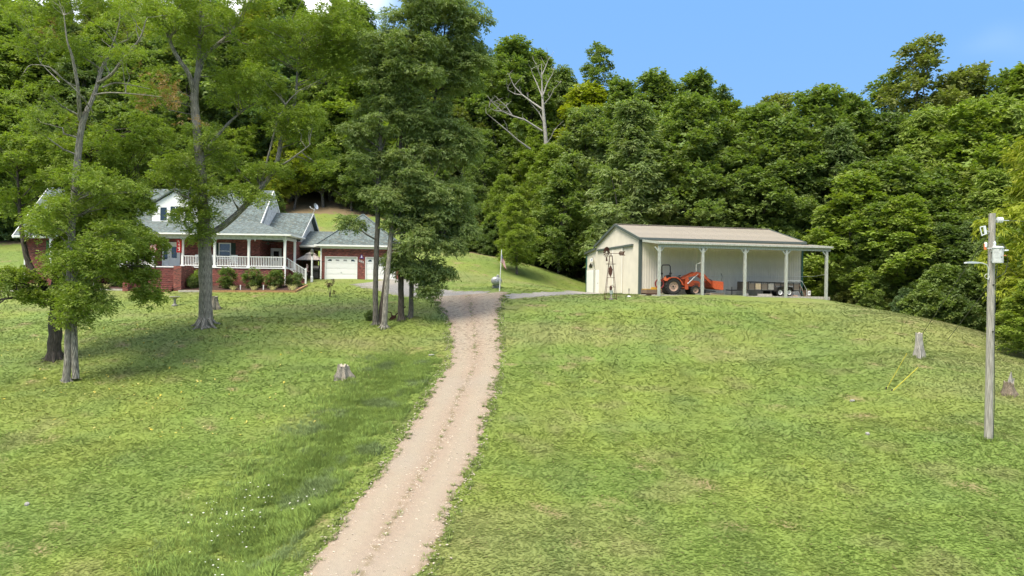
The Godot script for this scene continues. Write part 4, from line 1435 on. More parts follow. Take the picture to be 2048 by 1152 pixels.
	near_tree("slim_tree", "slim dark tree, leftmost of the trunks clustered beside the drive, nearly bare stem", grp, 50, "bark_mid",
		[[[752, 645, 0, 0.21], [751, 590, 0, 0.19], [753, 500, 0, 0.18], [756, 420, 0, 0.17], [757, 350, 0, 0.16], [761, 280, 0, 0.13], [762, 220, 0, 0.10], [758, 150, 0, 0.06]],
		[[758, 310, 0, 0.10], [768, 285, 0.4, 0.09], [780, 250, 0.6, 0.06], [784, 210, 0.8, 0.03]], [[753, 480, 0, 0.06], [735, 470, -0.6, 0.05], [712, 455, -1, 0.03], [698, 462, -1.2, 0.015]]],
		[[745, 220, 0, 1.7, 2.4, 1.6, 22], [725, 320, -0.5, 1.1, 1.4, 1.2, 9], [716, 448, -0.8, 0.8, 0.3, 0.6, 4], [748, 120, 0, 1.5, 2.2, 1.6, 18], [712, 270, -0.4, 0.9, 1.2, 1, 6], [738, 385, -0.4, 0.6, 0.4, 0.6, 3]],
		"leaf_grey", "long", 42, 0.72, 0.56, 511, 0.8)
	near_tree("slim_tree", "slim leaning dark tree, crossing behind its neighbour in the cluster beside the drive", grp, 50.3, "bark_dark",
		[[[760, 644, 0, 0.20], [766, 600, 0, 0.19], [774, 540, 0, 0.18], [782, 470, 0, 0.17], [788, 400, 0, 0.16], [800, 300, 0, 0.13], [808, 200, 0, 0.10], [815, 90, 0, 0.06]],
		[[796, 330, 0, 0.08], [820, 280, 0.4, 0.06], [845, 240, 0.8, 0.03]]],
		[[800, 200, 0, 1.6, 2.8, 1.5, 26], [785, 400, 0, 0.8, 1.2, 0.9, 8], [800, 90, 0, 1.7, 2.0, 1.6, 20], [790, 330, 0.2, 0.9, 1.2, 1, 8]],
		"leaf_grey", "long", 42, 0.72, 0.56, 512, 0.8)
	near_tree("slim_tree", "slim lichen-grey tree, nearest the stump in the cluster beside the drive", grp, 49.2, "bark_grey",
		[[[768, 655, 0, 0.22], [771, 610, 0, 0.18], [776, 540, 0.2, 0.165], [783, 470, 0.6, 0.16], [792, 380, 1.2, 0.14], [808, 280, 1.8, 0.11], [815, 180, 2.0, 0.09], [822, 60, 2.0, 0.05]],
		[[809, 290, 1.8, 0.07], [806, 230, 1.0, 0.06], [810, 170, 0.6, 0.045], [790, 150, 0.4, 0.03], [765, 148, 0.2, 0.015]]],
		[[830, 120, 0, 1.8, 2.6, 1.7, 26], [815, 330, 0.2, 1.3, 2.0, 1.1, 10], [825, 470, 0.2, 1.1, 1.4, 1.0, 6], [800, 420, 0, 0.8, 1.6, 0.9, 8], [772, 400, -0.4, 0.6, 0.6, 0.6, 4], [840, 20, 0, 2, 1.4, 1.8, 16]],
		"leaf_grey", "long", 42, 0.72, 0.56, 513, 0.8)
	near_tree("slim_tree", "slim straight dark tree, second from the gravel in the cluster beside the drive", grp, 51, "bark_dark",
		[[[803, 637, 0, 0.23], [802, 580, 0, 0.21], [803, 520, 0, 0.20], [808, 440, 0, 0.19], [818, 340, 0, 0.17], [838, 220, 0, 0.13], [850, 110, 0, 0.09], [856, -10, 0, 0.05]],
		[[812, 420, 0, 0.10], [840, 380, -0.5, 0.08], [870, 350, -1, 0.04]], [[822, 320, 0, 0.10], [850, 280, 0.8, 0.07], [885, 250, 1.2, 0.04]]],
		[[855, 260, -0.3, 1.9, 2.4, 1.8, 34], [850, 390, -0.5, 2.0, 1.8, 1.7, 34], [880, 120, 0.3, 2.2, 2.6, 1.9, 38], [802, 520, -0.3, 0.6, 1.3, 0.8, 12], [800, 430, -0.3, 1.1, 1.4, 1.1, 7], [880, 10, 0, 2.4, 1.6, 2, 24]],
		"leaf_grey", "long", 44, 0.76, 0.58, 514, 0.8)
	near_tree("slim_tree", "slim dark tree closest to the gravel, with drooping leafy skirt, in the cluster", grp, 51.6, "bark_mid",
		[[[821, 634, 0, 0.19], [823, 590, 0, 0.17], [824, 520, 0, 0.165], [830, 440, 0, 0.16], [845, 330, 0, 0.14], [868, 210, 0, 0.11], [885, 100, 0, 0.07], [895, 0, 0, 0.04]],
		[[828, 460, 0, 0.09], [860, 450, -0.6, 0.07], [895, 480, -1, 0.05], [915, 520, -1.2, 0.02]], [[825, 510, 0, 0.06], [850, 530, -0.8, 0.05], [868, 565, -1.2, 0.02]], [[850, 320, 0, 0.09], [890, 320, 0.4, 0.07], [925, 350, 0.8, 0.04]]],
		[[890, 420, -0.3, 2.2, 2.2, 1.9, 48], [905, 290, 0.2, 1.9, 2.2, 1.8, 36], [925, 130, 0.4, 1.7, 2.6, 1.7, 28], [865, 545, -0.8, 1.1, 1.1, 1.0, 18], [890, 490, -0.6, 1.6, 0.9, 1.4, 18], [935, 40, 0, 1.3, 1.8, 1.5, 14], [835, 560, -0.6, 0.7, 0.9, 0.7, 7], [862, 585, -1, 0.6, 0.35, 0.6, 5], [925, 470, 0, 0.8, 1.2, 1, 9]],
		"leaf_grey", "long", 44, 0.76, 0.58, 515, 0.8)

# ---------- house ----------
func slab(a: Vector3, b: Vector3, c: Vector3, d: Vector3, t: float) -> MB:
	# a roof plane given by its four outer corners, counter-clockwise seen from outside, t thick
	var n := (b - a).cross(d - a).normalized() * t
	var mb := MB.new()
	mb.hexa([a - n, b - n, d - n, c - n, a, b, d, c])
	return mb

func slab_into(mb: MB, a: Vector3, b: Vector3, c: Vector3, d: Vector3, t: float) -> void:
	var n := (b - a).cross(d - a).normalized() * t
	mb.hexa([a - n, b - n, d - n, c - n, a, b, d, c])

func V(x: float, y: float, D: float) -> Vector3:
	return Vector3(x, y, -D)

# a wall facing the viewer with a rectangular hole list [x0, y0, x1, y1]
func holed_wall(x0: float, x1: float, y0: float, y1: float, D: float, thick: float, holes: Array) -> MB:
	var mb := MB.new()
	var xs := [x0, x1]
	var ys := [y0, y1]
	for h in holes:
		for v in [h[0], h[2]]:
			if not xs.has(v): xs.append(v)
		for v in [h[1], h[3]]:
			if not ys.has(v): ys.append(v)
	xs.sort(); ys.sort()
	for i in xs.size() - 1:
		for j in ys.size() - 1:
			var cx: float = (xs[i] + xs[i + 1]) * 0.5
			var cy: float = (ys[j] + ys[j + 1]) * 0.5
			var hole := false
			for h in holes:
				if cx > h[0] and cx < h[2] and cy > h[1] and cy < h[3]: hole = true
			if not hole:
				var a := V(xs[i], ys[j], D)
				var b := V(xs[i + 1], ys[j + 1], D)
				mb.face([V(a.x, a.y, D), V(b.x, a.y, D), V(b.x, b.y, D), V(a.x, b.y, D)])
				mb.face([V(b.x, a.y, D + thick), V(a.x, a.y, D + thick), V(a.x, b.y, D + thick), V(b.x, b.y, D + thick)])
	for h in holes:
		mb.face([V(h[0], h[1], D), V(h[0], h[1], D + thick), V(h[0], h[3], D + thick), V(h[0], h[3], D)].duplicate())
		mb.face([V(h[2], h[1], D + thick), V(h[2], h[1], D), V(h[2], h[3], D), V(h[2], h[3], D + thick)])
		mb.face([V(h[0], h[3], D), V(h[0], h[3], D + thick), V(h[2], h[3], D + thick), V(h[2], h[3], D)])
		mb.face([V(h[0], h[1], D + thick), V(h[0], h[1], D), V(h[2], h[1], D), V(h[2], h[1], D + thick)])
	mb.face([V(x1, y0, D), V(x1, y0, D + thick), V(x1, y1, D + thick), V(x1, y1, D)])
	mb.face([V(x0, y0, D + thick), V(x0, y0, D), V(x0, y1, D), V(x0, y1, D + thick)])
	mb.face([V(x0, y1, D), V(x1, y1, D), V(x1, y1, D + thick), V(x0, y1, D + thick)])
	return mb

func window(o: Node3D, x0: float, x1: float, y0: float, y1: float, D: float, shutters := false, double := true) -> void:
	var f := MB.new()
	var w := 0.09
	f.span(V(x0, y0, D - 0.05), V(x0 + w, y1, D + 0.08)); f.span(V(x1 - w, y0, D - 0.05), V(x1, y1, D + 0.08))
	f.span(V(x0 + w, y1 - w, D - 0.05), V(x1 - w, y1, D + 0.08)); f.span(V(x0 + w, y0, D - 0.08), V(x1 - w, y0 + w, D + 0.08))
	var win := wpart(f, "window", M.white, o)
	if double:
		var s := MB.new()
		var m := (y0 + y1) * 0.5
		s.span(V(x0 + w, m - 0.03, D - 0.02), V(x1 - w, m + 0.03, D + 0.06))
		wpart(s, "sash_bar", M.white, win)
	for k in (2 if double else 1):
		var g := MB.new()
		var lo := y0 + w if k == 0 else (y0 + y1) * 0.5 + 0.03
		var hi := y1 - w if k == 1 or not double else (y0 + y1) * 0.5 - 0.03
		g.span(V(x0 + w, lo, D + 0.02 + k * 0.015), V(x1 - w, hi, D + 0.03 + k * 0.015))
		wpart(g, "pane", M.glass, win)
	if shutters:
		for sx in [x0 - 0.47, x1 + 0.02]:
			var s := MB.new()
			s.span(V(sx, y0, D - 0.06), V(sx + 0.45, y1, D - 0.01))
			for k in 18:
				var yy := lerpf(y0 + 0.1, y1 - 0.1, k / 17.0)
				s.box(V(sx + 0.225, yy, D - 0.075), Vector3(0.34, 0.035, 0.03))
			wpart(s, "shutter", M.dark_green if sx > -44 else M.leaf_green_paint, o)

func rail(o: Node3D, a: Vector3, b: Vector3, called := "railing") -> void:
	# from post to post: top rail, bottom rail, balusters
	var L := a.distance_to(b)
	var f := MB.new()
	f.bar(a + Vector3(0, 1.0, 0), b + Vector3(0, 1.0, 0), 0.09, 0.07)
	f.bar(a + Vector3(0, 0.13, 0), b + Vector3(0, 0.13, 0), 0.07, 0.07)
	var r := wpart(f, called, M.white, o)
	var m := MB.new()
	var n := int(L / 0.155)
	for k in range(1, n):
		var p := a.lerp(b, float(k) / n)
		m.box(p + Vector3(0, 0.565, 0), Vector3(0.045, 0.80, 0.045))
	var bl := wpart(m, "balusters", M.white, r)
	bl.set_meta("kind", "stuff")

func build_house() -> void:
	var gy := -0.75
	var o := thing("brick_house", Vector3(-33, gy, -70), "red brick house with blue-grey shingle roof, white porch and dormer", "house")
	var deck := 1.60
	var ceil_y := 4.25
	# ---- brick body ----
	var door_hole := [-34.50, deck, -32.75, 4.05]
	var w := holed_wall(-48.1, -24.9, gy, 4.55, 69, 0.25, [door_hole, [-28.95, 2.45, -27.75, 4.05], [-39.4, 2.45, -38.2, 4.05], [-45.45, 2.45, -44.35, 4.05]])
	w.face([V(-48.1, gy, 77.5), V(-48.1, gy, 69.25), V(-48.1, 4.5, 69.25), V(-48.1, 4.5, 77.5)])
	w.face([V(-24.9, gy, 69.25), V(-24.9, gy, 77.5), V(-24.9, 4.5, 77.5), V(-24.9, 4.5, 69.25)])
	w.face([V(-24.9, gy, 77.5), V(-48.1, gy, 77.5), V(-48.1, 4.5, 77.5), V(-24.9, 4.5, 77.5)])
	wpart(w, "wall", M.brick, o)
	# recess and right wing
	var w2 := holed_wall(-24.88, -22.3, gy, 4.4, 72, 0.2, [[-24.85, deck, -23.75, 3.75]])
	w2.span(V(-22.3, gy, 69.2), V(-21.45, 4.35, 77.3))
	wpart(w2, "wing_wall", M.brick, o)
	# gable ends with pale siding
	for gx in [-48.05, -25.0]:
		var m := MB.new()
		var poly := PackedVector2Array([Vector2(-69, 4.5), Vector2(-77.5, 4.5), Vector2(-73, 9.45)])
		var sgn := 1.0 if gx > -30 else -1.0
		var a := Vector3(gx, 4.45, -68.7); var b := Vector3(gx, 4.45, -77.6); var c := Vector3(gx, 9.5, -73.1)
		if sgn > 0: m.face([a, b, c])
		else: m.face([b, a, c])
		var a2 := a - Vector3(sgn * 0.1, 0, 0); var b2 := b - Vector3(sgn * 0.1, 0, 0); var c2 := c - Vector3(sgn * 0.1, 0, 0)
		if sgn > 0: m.face([b2, a2, c2])
		else: m.face([a2, b2, c2])
		wpart(m, "gable", M.siding, o)
	# ---- main roof ----
	var ex := [-48.5, -25.05]
	var rf := slab(V(ex[0], 4.42, 67.9), V(ex[1], 4.42, 67.9), V(ex[1], 9.82, 73.1), V(ex[0], 9.82, 73.1), 0.16)
	slab_into(rf, V(ex[1], 4.42, 78.2), V(ex[0], 4.42, 78.2), V(ex[0], 9.818, 73.1), V(ex[1], 9.818, 73.1), 0.16)
	var roof := wpart(rf, "roof", M.shingle, o)
	for x in [ex[0] - 0.03, ex[1] + 0.03]:
		var rk := MB.new()
		rk.bar(V(x, 4.28, 67.9), V(x, 9.70, 73.1), 0.06, 0.24)
		rk.bar(V(x, 4.28, 78.2), V(x, 9.70, 73.1), 0.06, 0.24)
		wpart(rk, "rake_board", M.white, roof)
	var fsc := MB.new()
	fsc.bar(V(ex[0], 4.30, 67.86), V(-43.9, 4.30, 67.86), 0.08, 0.2)
	wpart(fsc, "fascia", M.white, roof)
	var gt := MB.new()
	gt.bar(V(ex[0] + 0.1, 4.36, 67.78), V(-44.0, 4.36, 67.78), 0.12, 0.11)
	wpart(gt, "gutter", M.white, roof)
	var dn := MB.new()
	dn.span(V(-48.05, gy + 0.1, 68.85), V(-47.93, 4.2, 68.95))
	wpart(dn, "downspout", M.white, o)
	# ---- dormer ----
	var dm := holed_wall(-35.75, -31.05, 5.95, 7.75, 69.35, 0.12, [[-34.95, 6.2, -34.3, 7.5], [-33.95, 6.2, -32.95, 7.6], [-32.5, 6.2, -31.85, 7.5]])
	var pk := V(-33.4, 9.15, 69.35)
	dm.face([V(-35.75, 7.75, 69.35), V(-31.05, 7.75, 69.35), pk])
	dm.face([V(-31.05, 5.95, 69.47), V(-31.05, 5.95, 72), V(-31.05, 7.75, 72), V(-31.05, 7.75, 69.47)])
	dm.face([V(-35.75, 5.95, 72), V(-35.75, 5.95, 69.47), V(-35.75, 7.75, 69.47), V(-35.75, 7.75, 72)])
	var dormer := wpart(dm, "dormer", M.white, o)
	var dr := slab(V(-36.05, 7.58, 69.1), V(-33.4, 9.3, 69.1), V(-33.4, 9.3, 72.9), V(-36.05, 7.58, 72.9), 0.12)
	dr = MB.new()
	slab_into(dr, V(-33.4, 9.3, 69.1), V(-33.4, 9.3, 72.9), V(-36.1, 7.58, 72.9), V(-36.1, 7.58, 69.1), -0.12)
	slab_into(dr, V(-33.4, 9.302, 72.9), V(-33.4, 9.302, 69.1), V(-30.7, 7.58, 69.1), V(-30.7, 7.58, 72.9), -0.12)
	wpart(dr, "dormer_roof", M.shingle, dormer)
	for q in [[-34.95, -34.3, 7.5], [-33.95, -32.95, 7.6], [-32.5, -31.85, 7.5]]:
		var g := MB.new()
		g.span(V(q[0], 6.2, 69.4), V(q[1], q[2], 69.43))
		var pane := wpart(g, "window", M.glass, dormer)
	for q in [[-33.45, 6.9, 0.98, 0.05], [-33.45, 6.9, 0.05, 1.38]]:
		var g := MB.new()
		g.box(V(q[0], q[1], 69.37), Vector3(q[2], q[3], 0.03))
		wpart(g, "window_bar", M.white, dormer)
	# ---- porch ----
	var px0 := -43.75
	var px1 := -21.35
	var pf := MB.new()
	pf.span(V(px0, gy - 0.2, 66.0), V(-34.45, deck - 0.1, 66.3))
	pf.span(V(-30.65, gy - 0.2, 66.0), V(px1, deck - 0.1, 66.3))
	pf.span(V(px1 - 0.3, gy - 0.2, 66.3), V(px1, deck - 0.1, 69.2))
	pf.span(V(px0, gy - 0.2, 66.3), V(px0 + 0.3, deck - 0.1, 69.0))
	wpart(pf, "porch_foundation", M.brick, o)
	var dk := MB.new()
	dk.span(V(px0 - 0.05, deck - 0.1, 65.92), V(px1 + 0.05, deck, 68.98))
	dk.span(V(-24.9, deck - 0.1, 68.98), V(-22.3, deck, 71.98))
	wpart(dk, "porch_deck", M.white, o)
	var cl := MB.new()
	cl.span(V(px0, 4.5, 66.05), V(px1, 4.55, 68.98))
	cl.span(V(-24.9, 4.5, 68.98), V(-22.3, 4.55, 71.98))
	wpart(cl, "porch_ceiling", M.white, o)
	var bm := MB.new()
	bm.span(V(px0, ceil_y, 66.0), V(px1, 4.62, 66.22))
	bm.span(V(px1 - 0.22, ceil_y, 66.22), V(px1, 4.62, 69.2))
	bm.span(V(px0, ceil_y, 66.22), V(px0 + 0.22, 4.62, 69.0))
	wpart(bm, "porch_beam", M.siding, o)
	var cols := [-43.6, -40.5, -37.3, -33.95, -31.15, -28.12, -24.9, -21.5]
	for x in cols:
		var m := MB.new()
		m.span(V(x - 0.1, deck, 66.02), V(x + 0.1, ceil_y, 66.22))
		m.span(V(x - 0.15, deck, 65.99), V(x + 0.15, deck + 0.16, 66.26))
		m.span(V(x - 0.14, ceil_y - 0.12, 65.99), V(x + 0.14, ceil_y - 0.002, 66.25))
		wpart(m, "porch_column", M.white, o)
	var m2 := MB.new()
	m2.span(V(-21.55, deck, 68.9), V(-21.36, ceil_y, 69.1))
	wpart(m2, "porch_column", M.white, o)
	for k in cols.size() - 1:
		if k == 3: continue
		rail(o, V(cols[k] + 0.12, deck, 66.12), V(cols[k + 1] - 0.12, deck, 66.12))
	# stair at the right end of the porch with its sloping rail
	var sideb := MB.new()
	for k in 8:
		sideb.span(V(px1 + k * 0.26, gy - 0.2, 66.9), V(px1 + (k + 1) * 0.26, deck - 0.22 * (k + 1), 68.4))
	wpart(sideb, "side_steps", M.brick, o)
	rail(o, V(-21.4, deck - 0.06, 66.45), V(-19.75, 0.45, 66.9), "stair_railing")
	var nw := MB.new()
	nw.span(V(-19.8, gy, 66.85), V(-19.66, 1.62, 66.99))
	wpart(nw, "newel_post", M.white, o)
	# corner downspout in front
	var dn2 := MB.new()
	dn2.span(V(-21.42, gy, 65.84), V(-21.32, 4.55, 65.93))
	wpart(dn2, "downspout", M.white, o)
	# porch roof: front plane, right hip, left hip
	var pr := MB.new()
	var e0 := V(-44.2, 4.72, 65.55); var e1 := V(-20.85, 4.72, 65.55)
	var t0 := V(-41.5, 6.25, 69.7); var t1 := V(-25.4, 6.25, 69.7)
	slab_into(pr, e0, e1, t1, t0, 0.12)
	var er := V(-20.85, 4.72, 70.0)
	pr.face([e1, er, t1]); pr.face([e1 - Vector3(0, 0.13, 0), t1 - Vector3(0, 0.13, 0), er - Vector3(0, 0.13, 0)])
	pr.face([er, V(-25.4, 4.72, 71), t1])
	pr.face([V(-44.2, 4.72, 69.5), e0, t0])
	wpart(pr, "porch_roof", M.shingle, o)
	var pg := MB.new()
	pg.bar(V(-44.3, 4.66, 65.48), V(-20.75, 4.66, 65.48), 0.14, 0.13)
	pg.bar(V(-20.78, 4.66, 65.55), V(-20.78, 4.66, 70.0), 0.14, 0.13)
	pg.bar(V(-44.27, 4.66, 65.55), V(-44.27, 4.66, 68.0), 0.14, 0.13)
	pg.span(V(-44.2, 4.56, 65.56), V(px0, 4.60, 68.9)); pg.span(V(px1, 4.56, 65.6), V(-20.86, 4.60, 69.9)); pg.span(V(px0, 4.625, 65.6), V(px1, 4.645, 65.98))
	wpart(pg, "porch_gutter", M.white, o)
	# wing roof and its rake
	var wr := slab(V(-25.0, 4.45, 69.6), V(-21.1, 4.45, 69.6), V(-21.1, 7.6, 74), V(-25.0, 7.6, 74), 0.14)
	slab_into(wr, V(-21.1, 4.45, 78), V(-25.0, 4.45, 78), V(-25.0, 7.598, 74), V(-21.1, 7.598, 74), 0.14)
	var wingr := wpart(wr, "wing_roof", M.shingle, o)
	var wg := MB.new()
	wg.face([V(-21.5, 4.3, 69.6), V(-21.5, 4.3, 77.9), V(-21.5, 7.4, 74)])
	wg.face([V(-21.6, 4.3, 77.9), V(-21.6, 4.3, 69.6), V(-21.6, 7.4, 74)])
	wg.bar(V(-21.07, 4.34, 69.6), V(-21.07, 7.50, 74), 0.05, 0.2)
	wg.bar(V(-21.07, 4.34, 78), V(-21.07, 7.50, 74), 0.05, 0.2)
	wpart(wg, "gable", M.siding, wingr)
	# covered way to the garage
	var cw := slab(V(-21.4, 4.0, 70.4), V(-18.0, 4.0, 70.4), V(-18.0, 5.70, 74.0), V(-21.4, 5.70, 74.0), 0.12)
	slab_into(cw, V(-18.0, 4.0, 77.6), V(-21.4, 4.0, 77.6), V(-21.4, 5.698, 74.0), V(-18.0, 5.698, 74.0), 0.12)
	var cwr := wpart(cw, "covered_way_roof", M.shingle, o)
	var cg := MB.new()
	cg.bar(V(-21.4, 3.93, 70.33), V(-18.9, 3.93, 70.33), 0.14, 0.13)
	cg.span(V(-21.4, 3.78, 70.5), V(-19.0, 3.88, 77.4))
	wpart(cg, "gutter", M.white, cwr)
	var cb := MB.new()
	cb.span(V(-21.4, 3.55, 70.5), V(-19.0, 3.77, 70.62))
	wpart(cb, "beam", M.black, cwr)
	# ---- doors and windows ----
	window(o, -28.95, -27.75, 2.45, 4.05, 69.0, true)
	window(o, -39.4, -38.2, 2.45, 4.05, 69.0, true)
	window(o, -45.45, -44.35, 2.45, 4.05, 69.0, true)
	var d := MB.new()
	d.span(V(-34.50, deck, 68.95), V(-34.38, 4.05, 69.12)); d.span(V(-32.87, deck, 68.95), V(-32.75, 4.05, 69.12)); d.span(V(-34.38, 3.9, 68.95), V(-32.87, 4.05, 69.12))
	d.span(V(-33.98, deck, 68.97), V(-33.88, 3.9, 69.12))
	d.span(V(-34.38, deck, 69.02), V(-33.98, deck + 0.75, 69.12))
	d.span(V(-33.88, deck, 69.04), V(-32.87, deck + 0.9, 69.1)); d.span(V(-33.88, 3.6, 69.04), V(-32.87, 3.9, 69.1)); d.span(V(-33.88, deck + 0.9, 69.04), V(-33.62, 3.6, 69.1)); d.span(V(-33.1, deck + 0.9, 69.04), V(-32.87, 3.6, 69.1))
	var fd := wpart(d, "front_door", M.white, o)
	for q in [[-33.62, -33.1, deck + 0.9, 3.6], [-34.38, -33.98, deck + 0.75, 3.9]]:
		var g := MB.new()
		g.span(V(q[0], q[2], 69.06), V(q[1], q[3], 69.09))
		wpart(g, "pane", M.glass, fd)
	var kn := MB.new()
	kn.lathe([Vector2(0.0, -0.03), Vector2(0.035, -0.02), Vector2(0.035, 0.02), Vector2(0.0, 0.03)], V(-33.80, deck + 1.0, 68.99), 8)
	wpart(kn, "handle", M.iron, fd)
	var d2 := MB.new()
	d2.span(V(-24.85, deck, 71.94), V(-24.73, 3.75, 72.1)); d2.span(V(-23.87, deck, 71.94), V(-23.75, 3.75, 72.1)); d2.span(V(-24.73, 3.6, 71.94), V(-23.87, 3.75, 72.1))
	d2.span(V(-24.73, deck, 72.02), V(-23.87, deck + 0.85, 72.08)); d2.span(V(-24.73, deck + 0.85, 72.02), V(-24.58, 3.6, 72.08)); d2.span(V(-24.02, deck + 0.85, 72.02), V(-23.87, 3.6, 72.08)); d2.span(V(-24.58, 3.45, 72.02), V(-24.02, 3.6, 72.08))
	var sd := wpart(d2, "side_door", M.white, o)
	var g2 := MB.new()
	g2.span(V(-24.58, deck + 0.85, 72.04), V(-24.02, 3.45, 72.06))
	wpart(g2, "pane", M.glass, sd)
	# ---- front steps ----
	var risers := 11
	for k in risers:
		var top := deck - 0.06 - 0.19 * (k + 1)
		var s := MB.new()
		s.span(V(-34.4, top - 0.21, 66.0 - 0.28 * (k + 1)), V(-30.7, top, 66.0 - 0.28 * k))
		var stp := wpart(s, "step", M.brick, o)
		s = MB.new()
		s.span(V(-34.4, top, 66.0 - 0.28 * (k + 1) - 0.03), V(-30.7, top + 0.045, 66.0 - 0.28 * k - 0.003))
		wpart(s, "tread", M.brick_tread, stp)
	for x in [-34.9, -30.68]:
		var s := MB.new()
		if x > -32: s.span(V(x, gy - 0.4, 63.4), V(x + 0.7, deck - 0.02, 65.99))
		else: s.span(V(x, gy - 0.4, 62.7), V(x + 0.48, 0.42, 65.99))
		wpart(s, "step_wall", M.brick, o)
	# wreath and porch light, roof vents
	var lt := MB.new()
	lt.lathe([Vector2(0.02, -0.18), Vector2(0.09, -0.12), Vector2(0.11, 0.12), Vector2(0.03, 0.2)], V(-32.45, 3.55, 68.88), 8)
	wpart(lt, "wall_lantern", M.lantern, o)
	var vt := MB.new()
	vt.tube([V(-30.5, 8.3, 72.0), V(-30.5, 9.2, 72.0)], [0.06, 0.06], 8)
	wpart(vt, "vent_pipe", M.white, o)
	house_things(deck)

func house_things(deck: float) -> void:
	# rocking chairs on the porch
	var proto: Node3D = null
	var spots := [[-28.9, "white rocking chair on the porch under the shuttered window, left of a column"], [-26.9, "white rocking chair on the porch between the window and the recess"], [-30.3, "white rocking chair on the porch right beside the front door"]]
	for i in spots.size():
		var at := V(spots[i][0], deck, 67.4)
		if proto == null:
			proto = thing("rocking_chair", at, spots[i][1], "chair", "white rocking chairs on the porch")
			var s := MB.new()
			for k in 6: s.box(Vector3(0, 0.42, -0.24 + k * 0.09), Vector3(0.56, 0.025, 0.075))
			part(s, "seat", M.white, proto)
			var b := MB.new()
			for k in 6: b.bar(Vector3(-0.23 + k * 0.092, 0.44, -0.26), Vector3(-0.23 + k * 0.092, 1.15, -0.42), 0.02, 0.06, Vector3.RIGHT)
			b.bar(Vector3(-0.31, 1.16, -0.42), Vector3(0.31, 1.16, -0.42), 0.04, 0.12)
			part(b, "backrest", M.white, proto)
			for x in [-0.31, 0.31]:
				for z in [-0.26, 0.24]:
					var l := MB.new()
					l.bar(Vector3(x, 0.06, z), Vector3(x, 0.66 if z > 0 else 0.5, z), 0.05, 0.05)
					part(l, "leg", M.white, proto)
				var a := MB.new()
				a.bar(Vector3(x, 0.67, -0.32), Vector3(x, 0.67, 0.32), 0.09, 0.03)
				part(a, "armrest", M.white, proto)
				var rk := MB.new()
				var p := []
				for k in 9:
					var u := (k - 4) / 4.0
					p.append(Vector3(x, 0.03 + u * u * 0.09, u * 0.48))
				rk.tube(p, taper(9, 0.025, 0.025), 6)
				part(rk, "rocker", M.white, proto)
		else:
			copy(proto, "rocking_chair", at, 0.1 * i, spots[i][1])
	# ceiling fan
	var fan := thing("ceiling_fan", V(-23.6, 3.95, 67.6), "dark ceiling fan hanging from the porch ceiling near the side door", "fan")
	var m := MB.new()
	m.tube([Vector3(0, 0.12, 0), Vector3(0, 0.55, 0)], [0.02, 0.02], 6); m.lathe([Vector2(0, -0.1), Vector2(0.12, -0.06), Vector2(0.14, 0.06), Vector2(0.04, 0.13)], Vector3.ZERO, 12)
	part(m, "motor", M.iron, fan)
	for k in 5:
		var a := TAU * k / 5 + 0.3
		var bl := MB.new()
		bl.bar(Vector3(cos(a) * 0.15, 0.02, sin(a) * 0.15), Vector3(cos(a) * 0.68, 0.02, sin(a) * 0.68), 0.13, 0.015)
		part(bl, "blade", M.iron, fan)
	# porch flags
	for q in [[-33.78, "stars", "small stars-and-stripes banner hung from the porch column left of the door"], [-31.35, "word", "red vertical banner with white lettering hung from the porch column right of the door"]]:
		var f := thing("porch_banner", V(q[0] - 0.05, 2.9, 65.9), q[2], "banner", "banners on the porch columns")
		var c := MB.new()
		var wd := 0.62 if q[1] == "stars" else 0.46
		var hg := 1.25
		for k in 8:
			var x0 := wd * (k / 8.0 - 0.5)
			var x1 := wd * ((k + 1) / 8.0 - 0.5)
			var z0 := sin(k * 1.3) * 0.05
			var z1 := sin((k + 1) * 1.3) * 0.05
			for qd in [[0, 1], [1, 0]]:
				var pa := [Vector3(x0, 0, z0), Vector3(x1, 0, z1), Vector3(x1, hg, z1), Vector3(x0, hg, z0)]
				var uv := [Vector2(k / 8.0, 1), Vector2((k + 1) / 8.0, 1), Vector2((k + 1) / 8.0, 0), Vector2(k / 8.0, 0)]
				var nn: Vector3 = (pa[1] - pa[0]).cross(pa[3] - pa[0]).normalized()
				if qd[0] == 0:
					for j in [0, 2, 1, 0, 3, 2]: c.vert(pa[j], nn, uv[j])
				else:
					for j in [0, 1, 2, 0, 2, 3]: c.vert(pa[j] - nn * 0.012, -nn, uv[j])
		part(c, "cloth", M["banner_" + q[1]], f)
		var rod := MB.new()
		rod.tube([Vector3(-wd * 0.55, hg + 0.01, 0), Vector3(wd * 0.55, hg + 0.01, 0)], [0.012, 0.012], 6)
		rod.tube([Vector3(0, hg + 0.01, 0), Vector3(0, hg + 0.01, -0.14)], [0.012, 0.012], 6)
		part(rod, "rod", M.iron, f)
	# satellite dish
	var sd := thing("satellite_dish", V(-21.15, 7.45, 73.9), "grey satellite dish on the gable peak of the house's right wing", "dish")
	var mm := MB.new()
	mm.tube([Vector3(-0.1, 0, 0), Vector3(0.15, 0.35, 0), Vector3(0.2, 0.7, 0)], [0.03, 0.03, 0.03], 6)
	part(mm, "mast", M.galvanised, sd)
	var dd := MB.new()
	var bs := Basis(Vector3.FORWARD, deg_to_rad(70)) * Basis(Vector3.RIGHT, 0.35)
	dd.lathe([Vector2(0.0, 0.0), Vector2(0.18, 0.03), Vector2(0.34, 0.10)], Vector3(0.28, 0.85, 0), 18, bs)
	dd.lathe([Vector2(0.34, 0.09), Vector2(0.18, 0.02), Vector2(0.0, -0.015)], Vector3(0.28, 0.85, 0), 18, bs)
	part(dd, "reflector", M.galvanised, sd)
	var ar := MB.new()
	ar.tube([Vector3(0.28, 0.5, 0), Vector3(-0.2, 0.7, 0.05), Vector3(-0.28, 0.85, 0.05)], [0.018, 0.018, 0.04], 6)
	part(ar, "feed_arm", M.white, sd)
